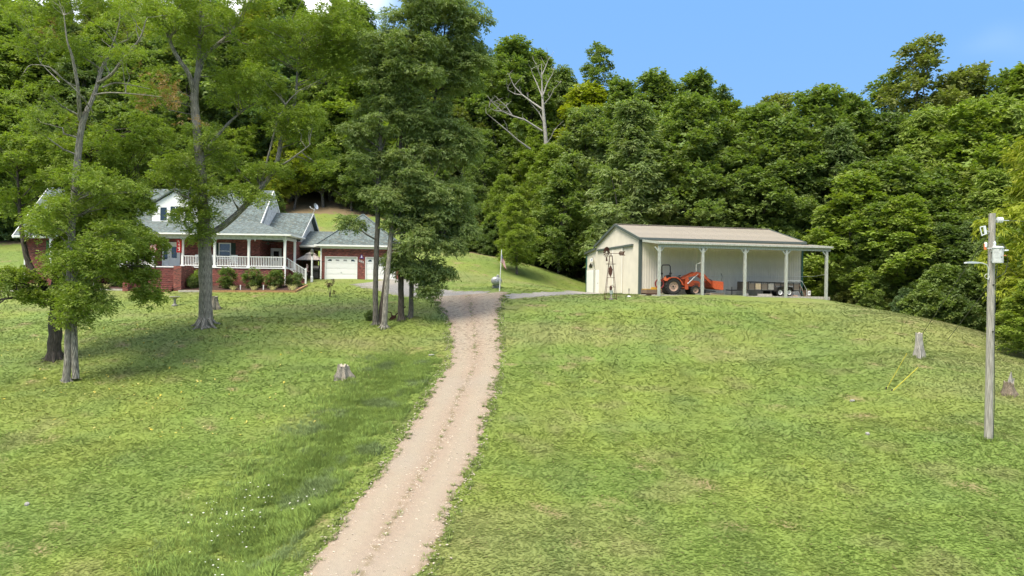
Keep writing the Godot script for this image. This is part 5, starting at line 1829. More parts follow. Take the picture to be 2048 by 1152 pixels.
	# lantern post beside the porch stair
	var lp := thing("lantern_post", on(-19.35, 67.6), "white lamp post with dark lantern beside the porch stair", "lamp post")
	var h := 3.5 - lp.position.y
	var p1 := MB.new()
	p1.lathe([Vector2(0.13, 0), Vector2(0.13, 0.5), Vector2(0.09, 0.6), Vector2(0.08, h - 0.75), Vector2(0.1, h - 0.7), Vector2(0.0, h - 0.68)], Vector3.ZERO, 12)
	part(p1, "post", M.white, lp)
	var p2 := MB.new()
	p2.lathe([Vector2(0.05, h - 0.7), Vector2(0.13, h - 0.55), Vector2(0.17, h - 0.3), Vector2(0.19, h - 0.28)], Vector3.ZERO, 8, Basis(), false)
	p2.lathe([Vector2(0.21, h - 0.28), Vector2(0.12, h - 0.06), Vector2(0.03, h), Vector2(0, h + 0.06)], Vector3.ZERO, 8, Basis(), false)
	part(p2, "lantern", M.lantern, lp)
	var p3 := MB.new()
	p3.lathe([Vector2(0.12, h - 0.52), Vector2(0.165, h - 0.32)], Vector3(0, 0, 0.015), 8)
	part(p3, "lamp_glass", M.lamp_glass, lp)

# ---------- garage ----------
func build_garage() -> void:
	var turn := deg_to_rad(4)
	var gy := 0.55
	var o := thing("garage", Vector3(-18.94, gy, -69), "red brick garage with two white doors under a hipped grey roof", "garage", "", turn)
	var W := 7.75
	var d1 := [0.46, 3.62]
	var d2 := [4.40, 7.40]
	var dh := 2.32
	var EH := 3.30
	# front wall, in local x right, y up, z towards the viewer
	var b := MB.new()
	for q in [[0, d1[0], 0.0, EH], [d1[1], d2[0], 0.0, EH], [d2[1], W, 0.0, EH], [d1[0], d1[1], dh, EH], [d2[0], d2[1], dh, EH]]:
		b.span(Vector3(q[0], q[2] - (0.4 if q[2] == 0.0 else 0.0), -0.25), Vector3(q[1], q[3], 0))
	b.span(Vector3(0, -0.4, -8), Vector3(0.25, EH, -0.25)); b.span(Vector3(W - 0.25, -0.4, -8), Vector3(W, EH, -0.25)); b.span(Vector3(0.25, -0.4, -8), Vector3(W - 0.25, EH, -7.75))
	part(b, "wall", M.brick, o)
	# doors of four panels each, lites in the top one
	for d in [d1, d2]:
		var top: Node3D = null
		var fr := MB.new()
		fr.span(Vector3(d[0], 0, -0.14), Vector3(d[0] + 0.06, dh, 0.02)); fr.span(Vector3(d[1] - 0.06, 0, -0.14), Vector3(d[1], dh, 0.02)); fr.span(Vector3(d[0] + 0.06, dh - 0.06, -0.14), Vector3(d[1] - 0.06, dh, 0.02))
		var door := part(fr, "garage_door", M.white, o)
		var x0: float = d[0] + 0.065
		var x1: float = d[1] - 0.065
		for k in 4:
			var y0 := (dh - 0.07) * k / 4.0
			var y1 := (dh - 0.07) * (k + 1) / 4.0 - 0.012
			var s := MB.new()
			s.span(Vector3(x0, y0, -0.14), Vector3(x1, y1, -0.10))
			for j in 4:
				var xa := lerpf(x0, x1, (j + 0.12) / 4.0)
				var xb := lerpf(x0, x1, (j + 0.88) / 4.0)
				if k < 3: s.span(Vector3(xa, y0 + 0.1, -0.10), Vector3(xb, y1 - 0.1, -0.088))
			part(s, "panel", M.white, door)
		for j in 4:
			# a fanlight across the top: outer panes dark, inner ones half curtained
			var c := lerpf(x0, x1, (j + 0.5) / 4.0)
			var g := MB.new()
			var y := dh - 0.44
			var pl := PackedVector2Array([Vector2(c - 0.19, y), Vector2(c + 0.19, y), Vector2(c + 0.19, y + (0.07 if j == 3 else 0.15)), Vector2(c, y + 0.17), Vector2(c - 0.19, y + (0.07 if j == 0 else 0.15))])
			g.prism(pl, -0.09, -0.082)
			part(g, "pane", M.glass if j == 0 or j == 3 else M.siding, door)
			if j == 1 or j == 2:
				var sc := MB.new()
				for e in 3:
					sc.ring(Vector3(c - 0.10 + e * 0.1, y + 0.08, -0.078), 0.045, 0.012, Basis(Vector3.RIGHT, PI / 2), 10, 4)
				part(sc, "scrollwork", M.iron, door)
		var hd_ := MB.new()
		hd_.box(Vector3((x0 + x1) * 0.5, 0.75, -0.08), Vector3(0.05, 0.14, 0.04))
		part(hd_, "handle", M.galvanised, door)
	# hipped roof
	var e := 0.42
	var A := Vector3(-e, EH + 0.12, e); var B := Vector3(W + e, EH + 0.12, e); var C := Vector3(W + e, EH + 0.12, -8 - e); var Dd := Vector3(-e, EH + 0.12, -8 - e)
	var T0 := Vector3(W * 0.5 - 0.3, EH + 3.62, -3.7); var T1 := Vector3(W * 0.5 - 0.3, EH + 3.62, -4.3)
	var r := MB.new()
	r.face([A, B, T0]); r.face([B, C, T1, T0]); r.face([C, Dd, T1]); r.face([Dd, A, T0, T1])
	r.face([A - Vector3(0, 0.1, 0), Dd - Vector3(0, 0.1, 0), C - Vector3(0, 0.1, 0), B - Vector3(0, 0.1, 0)])
	var roof := part(r, "roof", M.shingle, o)
	var hp := MB.new()
	for q in [[A, T0], [B, T0], [C, T1], [Dd, T1], [T0, T1]]:
		hp.bar(q[0] + Vector3(0, 0.02, 0), q[1] + Vector3(0, 0.02, 0), 0.2, 0.04)
	part(hp, "hip_cap", M.shingle, roof)
	var g := MB.new()
	g.bar(A + Vector3(0, -0.04, 0.06), B + Vector3(0, -0.04, 0.06), 0.13, 0.15)
	g.bar(A + Vector3(-0.06, -0.04, 0), Dd + Vector3(-0.06, -0.04, 0), 0.13, 0.15)
	g.bar(B + Vector3(0.06, -0.04, 0), C + Vector3(0.06, -0.04, 0), 0.13, 0.15)
	g.span(Vector3(-e, EH - 0.02, 0.01), Vector3(W + e, EH + 0.015, e))
	g.span(Vector3(0, EH - 0.2, 0.003), Vector3(W, EH - 0.03, 0.03))
	part(g, "gutter", M.white, roof)
	var ds := MB.new()
	ds.span(Vector3(0.02, 0.05, 0.01), Vector3(0.15, EH - 0.05, 0.1))
	ds.bar(Vector3(0.085, EH - 0.05, 0.06), Vector3(-0.1, EH + 0.02, 0.4), 0.1, 0.1)
	part(ds, "downspout", M.white, o)
	# slanting house number between the doors
	var f := SystemFont.new()
	f.font_names = PackedStringArray(["Droid Sans"])
	var chars := ["5", "0", "0", "1"]
	for k in 4:
		var t := TextMesh.new()
		t.text = chars[k]
		t.font = f
		t.font_size = 32
		t.pixel_size = 0.0085
		t.depth = 0.03
		var n := part_mesh(t, "house_number", M.white, o)
		n.position = Vector3(3.82 + k * 0.135, 1.93 - k * 0.05, 0.02)
	var bell := MB.new()
	bell.prism(PackedVector2Array([Vector2(-0.22, 0), Vector2(0.22, 0), Vector2(0.12, 0.12), Vector2(0.07, 0.32), Vector2(0, 0.40), Vector2(-0.07, 0.32), Vector2(-0.12, 0.12)]), 0, 0.04)
	var orn := thing("wall_ornament", o.position + Basis(Vector3.UP, turn) * Vector3(4.03, 2.18, 0.005), "purple bell-shaped ornament with white figure on the garage brick pier", "ornament", "", turn)
	part(bell, "backplate", M.purple, orn)
	var fig := MB.new()
	fig.prism(PackedVector2Array([Vector2(-0.08, 0.06), Vector2(0.08, 0.06), Vector2(0.04, 0.2), Vector2(0, 0.34), Vector2(-0.04, 0.2)]), 0.04, 0.06)
	part(fig, "figure", M.white, orn)

# ---------- barn ----------
var barn_turn := deg_to_rad(11)
var barn_at := Vector3(11.3, -0.42, -62)

func barn_pt(x: float, y: float, z: float) -> Vector3:
	return barn_at + Basis(Vector3.UP, barn_turn) * Vector3(x, y, z)

# one ribbed sheet, wide (x) by tall (y), front towards +z
func ribbed(wide: float, tall: float) -> ArrayMesh:
	var mb := MB.new()
	var pts := []
	for k in 4:
		var x := wide * (k + 0.5) / 4.0
		pts.append_array([Vector2(x - 0.035, 0.0), Vector2(x - 0.018, 0.022), Vector2(x + 0.018, 0.022), Vector2(x + 0.035, 0.0)])
	pts.push_front(Vector2(0.004, 0.0)); pts.append(Vector2(wide - 0.004, 0.0))
	for k in pts.size() - 1:
		var a: Vector2 = pts[k]
		var b: Vector2 = pts[k + 1]
		mb.face([Vector3(a.x, 0, a.y), Vector3(b.x, 0, b.y), Vector3(b.x, tall, b.y), Vector3(a.x, tall, a.y)])
		mb.face([Vector3(b.x, 0, -0.01), Vector3(a.x, 0, -0.01), Vector3(a.x, tall, -0.01), Vector3(b.x, tall, -0.01)])
	return mb.mesh()

func build_barn() -> void:
	var o := thing("metal_barn", barn_at, "beige ribbed metal barn with tan roof and open lean-to on pale posts", "barn", "", barn_turn)
	var L := 15.9
	var W := 12.5
	var H := 5.0
	var R := 1.68
	# front wall of ribbed sheets
	var n := 17
	var sheet := ribbed(L / n, H - 0.05)
	for k in n:
		var s := part_mesh(sheet, "wall_sheet", M.barn, o)
		s.position = Vector3(L * k / n, 0, 0)
	# the gable end that faces the drive
	var gw := MB.new()
	var xf := Transform3D(Basis(Vector3(0, 0, 1), Vector3(0, 1, 0), Vector3(-1, 0, 0)), Vector3.ZERO)
	# local polygon: u runs from front (0) to back (-W), in +z direction of the frame
	gw.prism(PackedVector2Array([Vector2(-W, 0), Vector2(0, 0), Vector2(0, H), Vector2(-W * 0.5, H + R), Vector2(-W, H)]), 0.0, 0.12, Transform3D(Basis(Vector3(0, 0, 1), Vector3(0, 1, 0), Vector3(-1, 0, 0)), Vector3(0.10, 0, -0.02)))
	var gable := part(gw, "gable_wall", M.barn, o)
	var seam := MB.new()
	for k in 40:
		var z := -0.2 - k * (W - 0.4) / 39.0
		var top := H + R * (1.0 - absf(z + W * 0.5) / (W * 0.5)) - 0.15
		seam.box(Vector3(-0.025, top * 0.5 + 0.02, z), Vector3(0.016, top - 0.05, 0.05))
	var sm := part(seam, "ribs", M.barn, gable)
	sm.set_meta("kind", "stuff")
	# right end, back and the rear lean-to
	var rw := MB.new()
	rw.prism(PackedVector2Array([Vector2(-W, 0), Vector2(-0.03, 0), Vector2(-0.03, H - 0.05), Vector2(-W * 0.5, H + R - 0.05), Vector2(-W, H)]), 0.0, 0.12, Transform3D(Basis(Vector3(0, 0, 1), Vector3(0, 1, 0), Vector3(-1, 0, 0)), Vector3(L, 0, 0)))
	part(rw, "end_wall", M.barn, o)
	var lw := MB.new()
	lw.prism(PackedVector2Array([Vector2(-W - 3.4, 0), Vector2(-W, 0), Vector2(-W, H - 0.3), Vector2(-W - 3.4, H - 0.75)]), 0.0, 0.1, Transform3D(Basis(Vector3(0, 0, 1), Vector3(0, 1, 0), Vector3(-1, 0, 0)), Vector3(0.10, 0, 0)))
	lw.span(Vector3(0, 0, -W - 3.4), Vector3(L, H - 0.8, -W - 3.3))
	part(lw, "lean_to_wall", M.barn, o)
	# main roof of ribbed panels on both slopes
	var slope := Vector2(W * 0.5 + 0.25, R * (W * 0.5 + 0.25) / (W * 0.5)).length()
	var ang := atan2(R, W * 0.5)
	var rn := 18
	var rl := L + 0.5
	var rp := ribbed(rl / rn, slope)
	var roof := MB.new()
	roof.bar(Vector3(-0.25, H + R + 0.09, -W * 0.5), Vector3(L + 0.25, H + R + 0.09, -W * 0.5), 0.5, 0.05)
	var rnode := part(roof, "roof", M.barn_roof, o)
	var eave_y := H - 0.25 * tan(ang) + 0.06
	for k in rn:
		var a := part_mesh(rp, "roof_panel", M.barn_roof, rnode)
		a.transform = Transform3D(Basis(Vector3.RIGHT, -(PI / 2 - ang)), Vector3(-0.25 + rl * k / rn, eave_y, 0.25))
		var c := part_mesh(rp, "roof_panel", M.barn_roof, rnode)
		c.transform = Transform3D(Basis(Vector3.UP, PI) * Basis(Vector3.RIGHT, -(PI / 2 - ang)), Vector3(-0.25 + rl * (k + 1) / rn, eave_y, -W - 0.25))
	# dark trim: rakes, eave, corner
	var t := MB.new()
	var pkv := Vector3(-0.20, H + R + 0.02, -W * 0.5)
	t.bar(Vector3(-0.20, eave_y - 0.06, 0.25), pkv, 0.10, 0.24)
	t.bar(Vector3(-0.20, eave_y - 0.06, -W - 0.25), pkv, 0.10, 0.24)
	t.bar(Vector3(L + 0.22, eave_y - 0.06, 0.25), Vector3(L + 0.22, H + R + 0.02, -W * 0.5), 0.10, 0.24)
	t.bar(Vector3(-0.20, H - 0.32, -W), Vector3(-0.20, H - 0.66, -W - 3.7), 0.10, 0.22)
	part(t, "rake_trim", M.barn_trim, o)
	var t2 := MB.new()
	t2.bar(Vector3(-0.2, eave_y - 0.05, 0.30), Vector3(L + 0.25, eave_y - 0.05, 0.30), 0.08, 0.20)
	part(t2, "eave_trim", M.barn_trim, o)
	var t3 := MB.new()
	t3.span(Vector3(-0.09, 0, -0.18), Vector3(0.02, H - 0.08, 0.08)); t3.span(Vector3(0.02, 0, 0.028), Vector3(0.16, H - 0.08, 0.08))
	part(t3, "corner_trim", M.barn_trim, o)
	var t4 := MB.new()
	t4.span(Vector3(L - 0.1, 0, 0.028), Vector3(L + 0.08, H - 0.1, 0.07)); t4.span(Vector3(L + 0.005, 0, -0.3), Vector3(L + 0.08, H - 0.1, 0.026))
	t4.span(Vector3(-0.09, 0, -W - 3.45), Vector3(-0.003, H - 0.8, -W - 3.25))
	part(t4, "green_corner_trim", M.green_trim, o)
	# rear lean-to roof
	var lr := MB.new()
	slab_into(lr, Vector3(L + 0.2, H - 0.70, -W - 3.75), Vector3(-0.25, H - 0.70, -W - 3.75), Vector3(-0.25, H - 0.20, -W - 0.1), Vector3(L + 0.2, H - 0.20, -W - 0.1), 0.06)
	part(lr, "lean_to_roof", M.barn_roof, o)
	# sliding door: two leaves hung from a covered track
	var track := MB.new()
	track.span(Vector3(-0.20, H - 0.62, -11.9), Vector3(-0.03, H - 0.42, -1.6))
	part(track, "door_track", M.barn_trim, o)
	var zs := [-9.6, -5.4, -4.6, -2.9]
	for q in [[-9.6, -7.0], [-6.96, -4.2]]:
		var d := MB.new()
		d.span(Vector3(-0.13, 0.08, q[0]), Vector3(-0.06, H - 0.63, q[1]))
		var leaf := part(d, "sliding_door", M.barn, o)
		var f := MB.new()
		for z in [q[0], q[1] - 0.08]:
			f.span(Vector3(-0.15, 0.08, z), Vector3(-0.131, H - 0.63, z + 0.08))
		part(f, "door_frame", M.white if q[0] > -8 else M.barn, leaf)
		var rb := MB.new()
		for k in 9:
			rb.box(Vector3(-0.135, H * 0.5 - 0.25, lerpf(q[0] + 0.2, q[1] - 0.2, k / 8.0)), Vector3(0.012, H - 0.8, 0.04))
		var rr := part(rb, "ribs", M.barn, leaf)
		rr.set_meta("kind", "stuff")
	# overhead door and walk door in the rear lean-to
	var od := MB.new()
	od.span(Vector3(-0.05, 0, -W - 3.15), Vector3(-0.003, 2.45, -W - 0.75))
	var odn := part(od, "overhead_door", M.white, o)
	for k in 5:
		var s := MB.new()
		s.span(Vector3(-0.075, 0.02 + k * 0.47, -W - 3.08), Vector3(-0.051, 0.02 + k * 0.47 + 0.455, -W - 0.82))
		part(s, "panel", M.white, odn)
	var wd := MB.new()
	wd.span(Vector3(-0.07, 0, -W - 0.1), Vector3(-0.021, 2.45, -W + 1.0))
	var wdn := part(wd, "walk_door", M.white, o)
	var kb := MB.new()
	kb.box(Vector3(-0.1, 1.05, -W + 0.85), Vector3(0.06, 0.06, 0.06))
	part(kb, "handle", M.iron, wdn)
	for z in [-W - 3.25, -W - 0.7, -W - 0.15]:
		var f := MB.new()
		f.span(Vector3(-0.085, 0, z), Vector3(-0.02, 2.55, z + 0.08))
		part(f, "door_jamb", M.post_wood, o)
	# ---- front lean-to ----
	var pz := 3.6
	var py := 4.38
	var fl := MB.new()
	slab_into(fl, Vector3(0.1, py + 0.02, pz + 0.25), Vector3(L + 0.45, py + 0.02, pz + 0.25), Vector3(L + 0.45, H - 0.22, 0.34), Vector3(0.1, H - 0.22, 0.34), 0.05)
	var fr := part(fl, "porch_roof", M.barn_roof, o)
	var ed := MB.new()
	ed.bar(Vector3(0.1, py - 0.03, pz + 0.27), Vector3(L + 0.46, py - 0.03, pz + 0.27), 0.04, 0.13)
	ed.bar(Vector3(0.08, py, pz + 0.25), Vector3(0.08, H - 0.24, 0.34), 0.04, 0.2)
	ed.bar(Vector3(L + 0.47, py - 0.02, pz + 0.25), Vector3(L + 0.47, H - 0.26, 0.34), 0.04, 0.16)
	part(ed, "edge_trim", M.post_wood, fr)
	var bm := MB.new()
	bm.span(Vector3(0.2, py - 0.36, pz - 0.06), Vector3(L + 0.35, py - 0.11, pz + 0.06))
	part(bm, "header_beam", M.post_wood, o)
	for k in 9:
		var rf := MB.new()
		var x := lerpf(0.25, L + 0.3, k / 8.0)
		rf.bar(Vector3(x, H - 0.36, 0.36), Vector3(x, py - 0.14, pz - 0.07), 0.05, 0.14)
		part(rf, "rafter", M.lumber, o)
	var foot := 0.0
	for k in 5:
		var x := 0.30 + k * 3.9
		var g := barn_pt(x, 0, pz)
		foot = hd(g.x, -g.z) - barn_at.y - 0.1
		var p := MB.new()
		p.span(Vector3(x - 0.1, foot, pz - 0.10), Vector3(x + 0.1, py - 0.36, pz + 0.10))
		var post := part(p, "post", M.post_wood, o)
		for s in [-1, 1]:
			if (k == 4 and s == 1): continue
			var b := MB.new()
			b.bar(Vector3(x + s * 0.08, py - 0.74, pz), Vector3(x + s * 0.40, py - 0.35, pz), 0.09, 0.10)
			part(b, "brace", M.post_wood, post)
	# concrete strip under the lean-to
	var pad := MB.new()
	pad.span(Vector3(0.0, -0.5, 0.03), Vector3(L + 0.5, 0.03, pz - 0.15))
	part(pad, "slab", M.concrete, o)
	# stains of dust low on the shaded wall are left to the light; a pale line strung along the wall
	var wl := thing("white_line", barn_pt(0.2, 1.8, 0.1), "thin white line strung along the barn wall to the last post", "line", "", barn_turn)
	var m := MB.new()
	m.tube([Vector3(2.4, 0.02, 0.0), Vector3(8, -0.0, 0.0), Vector3(15.5, 0.05, 0.02), Vector3(15.8, 0.05, 1.6), Vector3(15.75, 0.22, 3.4)], taper(5, 0.014, 0.014), 5)
	part(m, "line", M.pale_wire, wl)
	# L-shaped pipe hanging on the second post
	var pp := thing("hanging_pipe", barn_pt(4.2, 2.6, pz - 0.12), "pale bent pipe hanging off the second lean-to post", "pipe", "", barn_turn)
	m = MB.new()
	m.tube([Vector3(0, 0.28, 0), Vector3(-0.25, 0.12, -0.1), Vector3(-0.42, 0.06, -0.2), Vector3(-0.43, -0.55, -0.2)], taper(4, 0.02, 0.02), 6)
	part(m, "pipe", M.pale_wire, pp)
	# sign over the overhead door, security flag
	var sg := thing("door_sign", barn_pt(-0.02, 2.78, -W - 1.9), "small dark metal silhouette sign above the overhead door of the barn", "sign", "", barn_turn)
	m = MB.new()
	m.prism(PackedVector2Array([Vector2(-0.5, 0), Vector2(0.5, 0), Vector2(0.5, 0.15), Vector2(0.62, 0.15), Vector2(0.2, 0.38), Vector2(0, 0.46), Vector2(-0.2, 0.38), Vector2(-0.62, 0.15), Vector2(-0.5, 0.15)]), -0.02, 0.02, Transform3D(Basis(Vector3(0, 0, 1), Vector3(0, 1, 0), Vector3(-1, 0, 0)), Vector3(-0.02, 0, 0)))
	part(m, "plate", M.iron, sg)
	var fg := thing("small_flag", barn_pt(-0.03, 3.1, -W - 0.4), "small white flag on a short pole beside the barn's overhead door", "flag", "", barn_turn)
	m = MB.new()
	m.tube([Vector3(-0.02, -0.5, 0), Vector3(-0.25, 0.75, 0)], [0.02, 0.02], 6)
	part(m, "pole", M.iron, fg)
	m = MB.new()
	m.box(Vector3(-0.24, 0.45, -0.5), Vector3(0.02, 0.4, 0.95))
	part(m, "cloth", M.white, fg)
	m = MB.new()
	m.box(Vector3(-0.26, 0.45, -0.35), Vector3(0.012, 0.16, 0.16))
	part(m, "emblem", M.purple, fg)

# ---------- yard ----------
func shrub(called: String, x: float, D: float, y: float, rad: float, high: float, leaf: String, kind: String, label: String, group: String, sd: int, size := 0.34) -> void:
	var r := RandomNumberGenerator.new()
	r.seed = sd
	var o := thing(called, V(x, y, D), label, "shrub", group)
	var st := MB.new()
	for k in 5:
		var a := TAU * k / 5.0
		st.tube([Vector3(cos(a) * 0.06, -0.05, sin(a) * 0.06), Vector3(cos(a) * rad * 0.35, high * 0.4, sin(a) * rad * 0.35), Vector3(cos(a) * rad * 0.6, high * 0.75, sin(a) * rad * 0.6)], [0.025, 0.02, 0.008], 5, false)
	part(st, "stems", M.bark_dark, o)
	var lv := Leaves.new()
	for k in 26:
		var d := Vector3(r.randfn(), r.randfn(), r.randfn()).normalized()
		var p := Vector3(d.x * rad * 0.68, high * 0.5 + d.y * high * 0.36, d.z * rad * 0.68)
		clump(lv, kind, p, Vector3(rad * 0.32, high * 0.17, rad * 0.32), 20, size, Vector3(d.x, 0, d.z), r, Color(1, 1, 1) * r.randf_range(0.85, 1.2))
	part_mesh(lv.mesh(), "foliage", M[leaf], o)

func stump(called: String, at: Vector3, r0: float, high: float, label: String, ragged: float, sd: int, roots := 5, bark := "stump_wood", lean := Vector3.ZERO) -> Node3D:
	var r := RandomNumberGenerator.new()
	r.seed = sd
	var o := thing(called, at, label, "stump")
	var mb := MB.new()
	var sides := 18
	var rings := []
	var ph := r.randf() * TAU
	for i in 7:
		var t := i / 6.0
		var ring := []
		for k in sides:
			var a := TAU * k / sides
			var lob := 1.0 + 0.10 * sin(a * 3 + ph) + 0.06 * sin(a * 7 + ph)
			var flare := 1.0 + 0.75 * pow(1.0 - t, 2.2) * (1.0 + 0.7 * sin(a * roots + ph))
			var y := high * t
			if i == 6: y += ragged * high * r.randf_range(-0.5, 0.5)
			ring.append(Vector3(cos(-a) * r0 * lob * flare, y - (0.15 if i == 0 else 0.0), sin(-a) * r0 * lob * flare) + lean * t)
		rings.append(ring)
	for i in 6:
		for k in sides:
			var j := (k + 1) % sides
			mb.face([rings[i][k], rings[i][j], rings[i + 1][j], rings[i + 1][k]])
	part(mb, "trunk", M[bark], o)
	var cp := MB.new()
	var c := lean + Vector3(0, high * (1.0 - ragged * 0.8), 0)
	for k in sides:
		cp.face([rings[6][k], rings[6][(k + 1) % sides], c])
	part(cp, "cut_face", M.cut_wood, o)
	for k in roots:
		var a := TAU * (k + r.randf() * 0.5) / roots
		var e := Vector3(cos(a), 0, sin(a)) * r0 * r.randf_range(1.7, 2.5)
		e.y = hd(at.x + e.x, -(at.z + e.z)) - at.y - 0.05
		var rt := MB.new()
		rt.tube([Vector3(cos(a) * r0 * 0.8, high * 0.3, sin(a) * r0 * 0.8), e * 0.65 + Vector3(0, high * 0.07, 0), e], [r0 * 0.22, r0 * 0.17, r0 * 0.06], 6, false)
		part(rt, "root", M[bark], o)
	return o

func build_yard() -> void:
	# planting bed in front of the porch
	var bed := thing("planting_bed", V(-26, -0.62, 64), "dark mulch bed edged with landscape timbers below the porch", "flower bed")
	var m := MB.new()
	var xs := 24
	for q in [[-30.0, -19.4], [-46.0, -35.0]]:
		for k in xs:
			var x0 := lerpf(q[0], q[1], float(k) / xs)
			var x1 := lerpf(q[0], q[1], float(k + 1) / xs)
			for j in 6:
				var z0 := 63.1 + j * 0.48
				var z1 := z0 + 0.48
				m.face([on(x0, z0, 0.09), on(x1, z0, 0.09), on(x1, z1, 0.09), on(x0, z1, 0.09)])
	wpart(m, "mulch", M.mulch, bed)
	for q in [[-30.0, -27.4], [-27.38, -24.8], [-24.78, -22.2], [-22.18, -19.5]]:
		for lay in 2:
			m = MB.new()
			var ya := hd(q[0], 63.0) - 0.02 + lay * 0.125
			var yb := hd(q[1], 63.0) - 0.02 + lay * 0.125
			m.bar(V(q[0], ya, 63.0), V(q[1], yb, 63.0), 0.13, 0.12)
			wpart(m, "timber", M.timber if q[0] > -28 else M.concrete, bed)
	for q in [[-46.0, -42.5], [-42.45, -38.8], [-38.75, -35.0]]:
		m = MB.new()
		m.bar(V(q[0], hd(q[0], 63.0) + 0.05, 63.0), V(q[1], hd(q[1], 63.0) + 0.05, 63.0), 0.14, 0.2)
		wpart(m, "timber", M.concrete, bed)
	for lay in 2:
		m = MB.new()
		m.bar(V(-19.45, hd(-19.45, 63.1) + lay * 0.125 - 0.02, 62.95), V(-19.2, hd(-19.2, 65.6) + lay * 0.125 - 0.02, 65.6), 0.13, 0.12)
		wpart(m, "timber", M.timber, bed)
	# shrubs
	var g := "rounded shrubs below the porch"
	var base := -0.5
	shrub("porch_shrub", X(453, 64.6), 64.6, base, 0.95, 2.0, "leaf_shrub", "broad", "leafy green shrub below the porch window", g, 61)
	shrub("porch_shrub", X(506, 64.6), 64.6, base, 1.0, 2.1, "leaf_shrub", "broad", "largest leafy green shrub, middle one of three below the porch railing", g, 62)
	shrub("porch_shrub", X(548, 64.6), 64.6, base, 0.92, 2.0, "leaf_shrub", "broad", "leafy green shrub beside the porch corner downspout", g, 63)
	shrub("corner_shrub", X(590, 65.4), 65.4, base, 0.85, 1.75, "leaf_deep", "fine", "darker green shrub at the corner of the timber bed", g, 64)
	shrub("clipped_shrub", X(385, 64.3), 64.3, base, 0.55, 1.35, "leaf_deep", "fine", "small dark clipped shrub beside the brick steps", g, 65, 0.2)
	shrub("step_shrub", X(397, 65.2), 65.2, base, 0.7, 1.7, "leaf_bright", "broad", "bright green shrub behind the clipped one by the steps", g, 66)
	shrub("burgundy_shrub", X(203, 64.4), 64.4, base - 0.1, 0.75, 1.4, "leaf_wine", "fine", "dark burgundy shrub in the bed left of the steps", g, 67)
	shrub("left_bed_shrub", X(228, 64.8), 64.8, base - 0.1, 0.6, 1.5, "leaf_deep", "broad", "dark green shrub beside the burgundy one", g, 68)
	shrub("left_bed_shrub", X(250, 64.5), 64.5, base - 0.1, 0.65, 1.6, "leaf_shrub", "broad", "green shrub against the left wall of the brick steps", g, 69)
	var gg := "pale grass clumps along the timber edging"
	for q in [[467, "pale grass clump in front of the window shrub"], [508, "pale grass clump in front of the middle porch shrub"], [546, "pale grass clump near the corner downspout"], [585, "largest pale grass clump at the corner of the timber bed"], [213, "pale grass clump in front of the burgundy shrub"]]:
		var x := X(q[0], 63.5)
		var o := thing("grass_clump", V(x, hd(x, 63.5) + 0.1, 63.5), q[1], "plant", gg)
		var b := part_mesh(tuft(60, 0.48 if q[0] != 585 else 0.62, 0.03, 1.0, 70 + int(q[0])), "blades", M.straw, o)
	# pale stakes
	for q in [[481, "white pipe stub in the mulch between the porch shrubs"], [527, "white pipe stub in the mulch left of the corner shrub"], [187, "white pipe stub in the bed near the burgundy shrub"]]:
		var x := X(q[0], 63.7)
		var o := thing("pipe_stub", V(x, hd(x, 63.7) + 0.05, 63.7), q[1], "pipe", "white pipe stubs in the bed")
		m = MB.new()
		m.tube([Vector3(0, 0, 0), Vector3(0, 0.42, 0)], [0.05, 0.05], 8)
		part(m, "pipe", M.white, o)
		m = MB.new()
		m.lathe([Vector2(0.06, 0.40), Vector2(0.06, 0.46), Vector2(0, 0.47)], Vector3.ZERO, 8)
		part(m, "cap", M.white, o)
	# bird bath
	var bb := thing("bird_bath", on(X(350, 57.3), 57.3), "pale concrete bird bath on the lawn", "bird bath")
	m = MB.new()
	m.lathe([Vector2(0.0, -0.05), Vector2(0.23, -0.05), Vector2(0.23, 0.08), Vector2(0.15, 0.12), Vector2(0.10, 0.2), Vector2(0.085, 0.42), Vector2(0.12, 0.56), Vector2(0.2, 0.62)], Vector3.ZERO, 18)
	part(m, "pedestal", M.stone, bb)
	m = MB.new()
	m.lathe([Vector2(0.14, 0.60), Vector2(0.30, 0.68), Vector2(0.42, 0.74), Vector2(0.42, 0.78), Vector2(0.38, 0.78), Vector2(0.25, 0.71), Vector2(0, 0.69)], Vector3.ZERO, 20)
	part(m, "bowl", M.concrete, bb)
	# platform feeder near the steps
	var fd := thing("bird_feeder", on(X(284, 58.5), 58.5), "dark flat-topped bird feeder on a pole in front of the steps", "bird feeder")
	m = MB.new()
	m.tube([Vector3(0, -0.05, 0), Vector3(0, 0.75, 0)], [0.03, 0.03], 6)
	part(m, "pole", M.iron, fd)
	m = MB.new()
	m.box(Vector3(0, 0.78, 0), Vector3(0.55, 0.05, 0.4)); m.box(Vector3(0, 0.84, 0.19), Vector3(0.55, 0.08, 0.02)); m.box(Vector3(0, 0.84, -0.19), Vector3(0.55, 0.08, 0.02)); m.box(Vector3(-0.265, 0.84, 0), Vector3(0.02, 0.08, 0.36)); m.box(Vector3(0.265, 0.84, 0), Vector3(0.02, 0.08, 0.36))
	part(m, "tray", M.stone, fd)
	# stumps
	stump("tree_stump", on(X(428, 55), 55), 0.28, 1.05, "tall stump with white sawn top beside the grey shade tree", 0.06, 81)
	stump("tree_stump", on(X(688, 38), 38), 0.30, 0.68, "weathered hollow stump with splayed roots on the lawn beside the drive", 0.34, 82, 6)
	var post := stump("post_stump", on(X(1839, 38), 38), 0.165, 1.32, "tall weathered stump standing like a post on the hill crown", 0.05, 83, 4, "bark_dead")
	var iv := Leaves.new()
	var r := RandomNumberGenerator.new()
	r.seed = 3
	for k in 7:
		clump(iv, "fine", Vector3(0.26 + r.randfn(0, 0.03), 0.1 + k * 0.15, 0.05), Vector3(0.07, 0.1, 0.1), 9, 0.14, Vector3.ZERO, r)
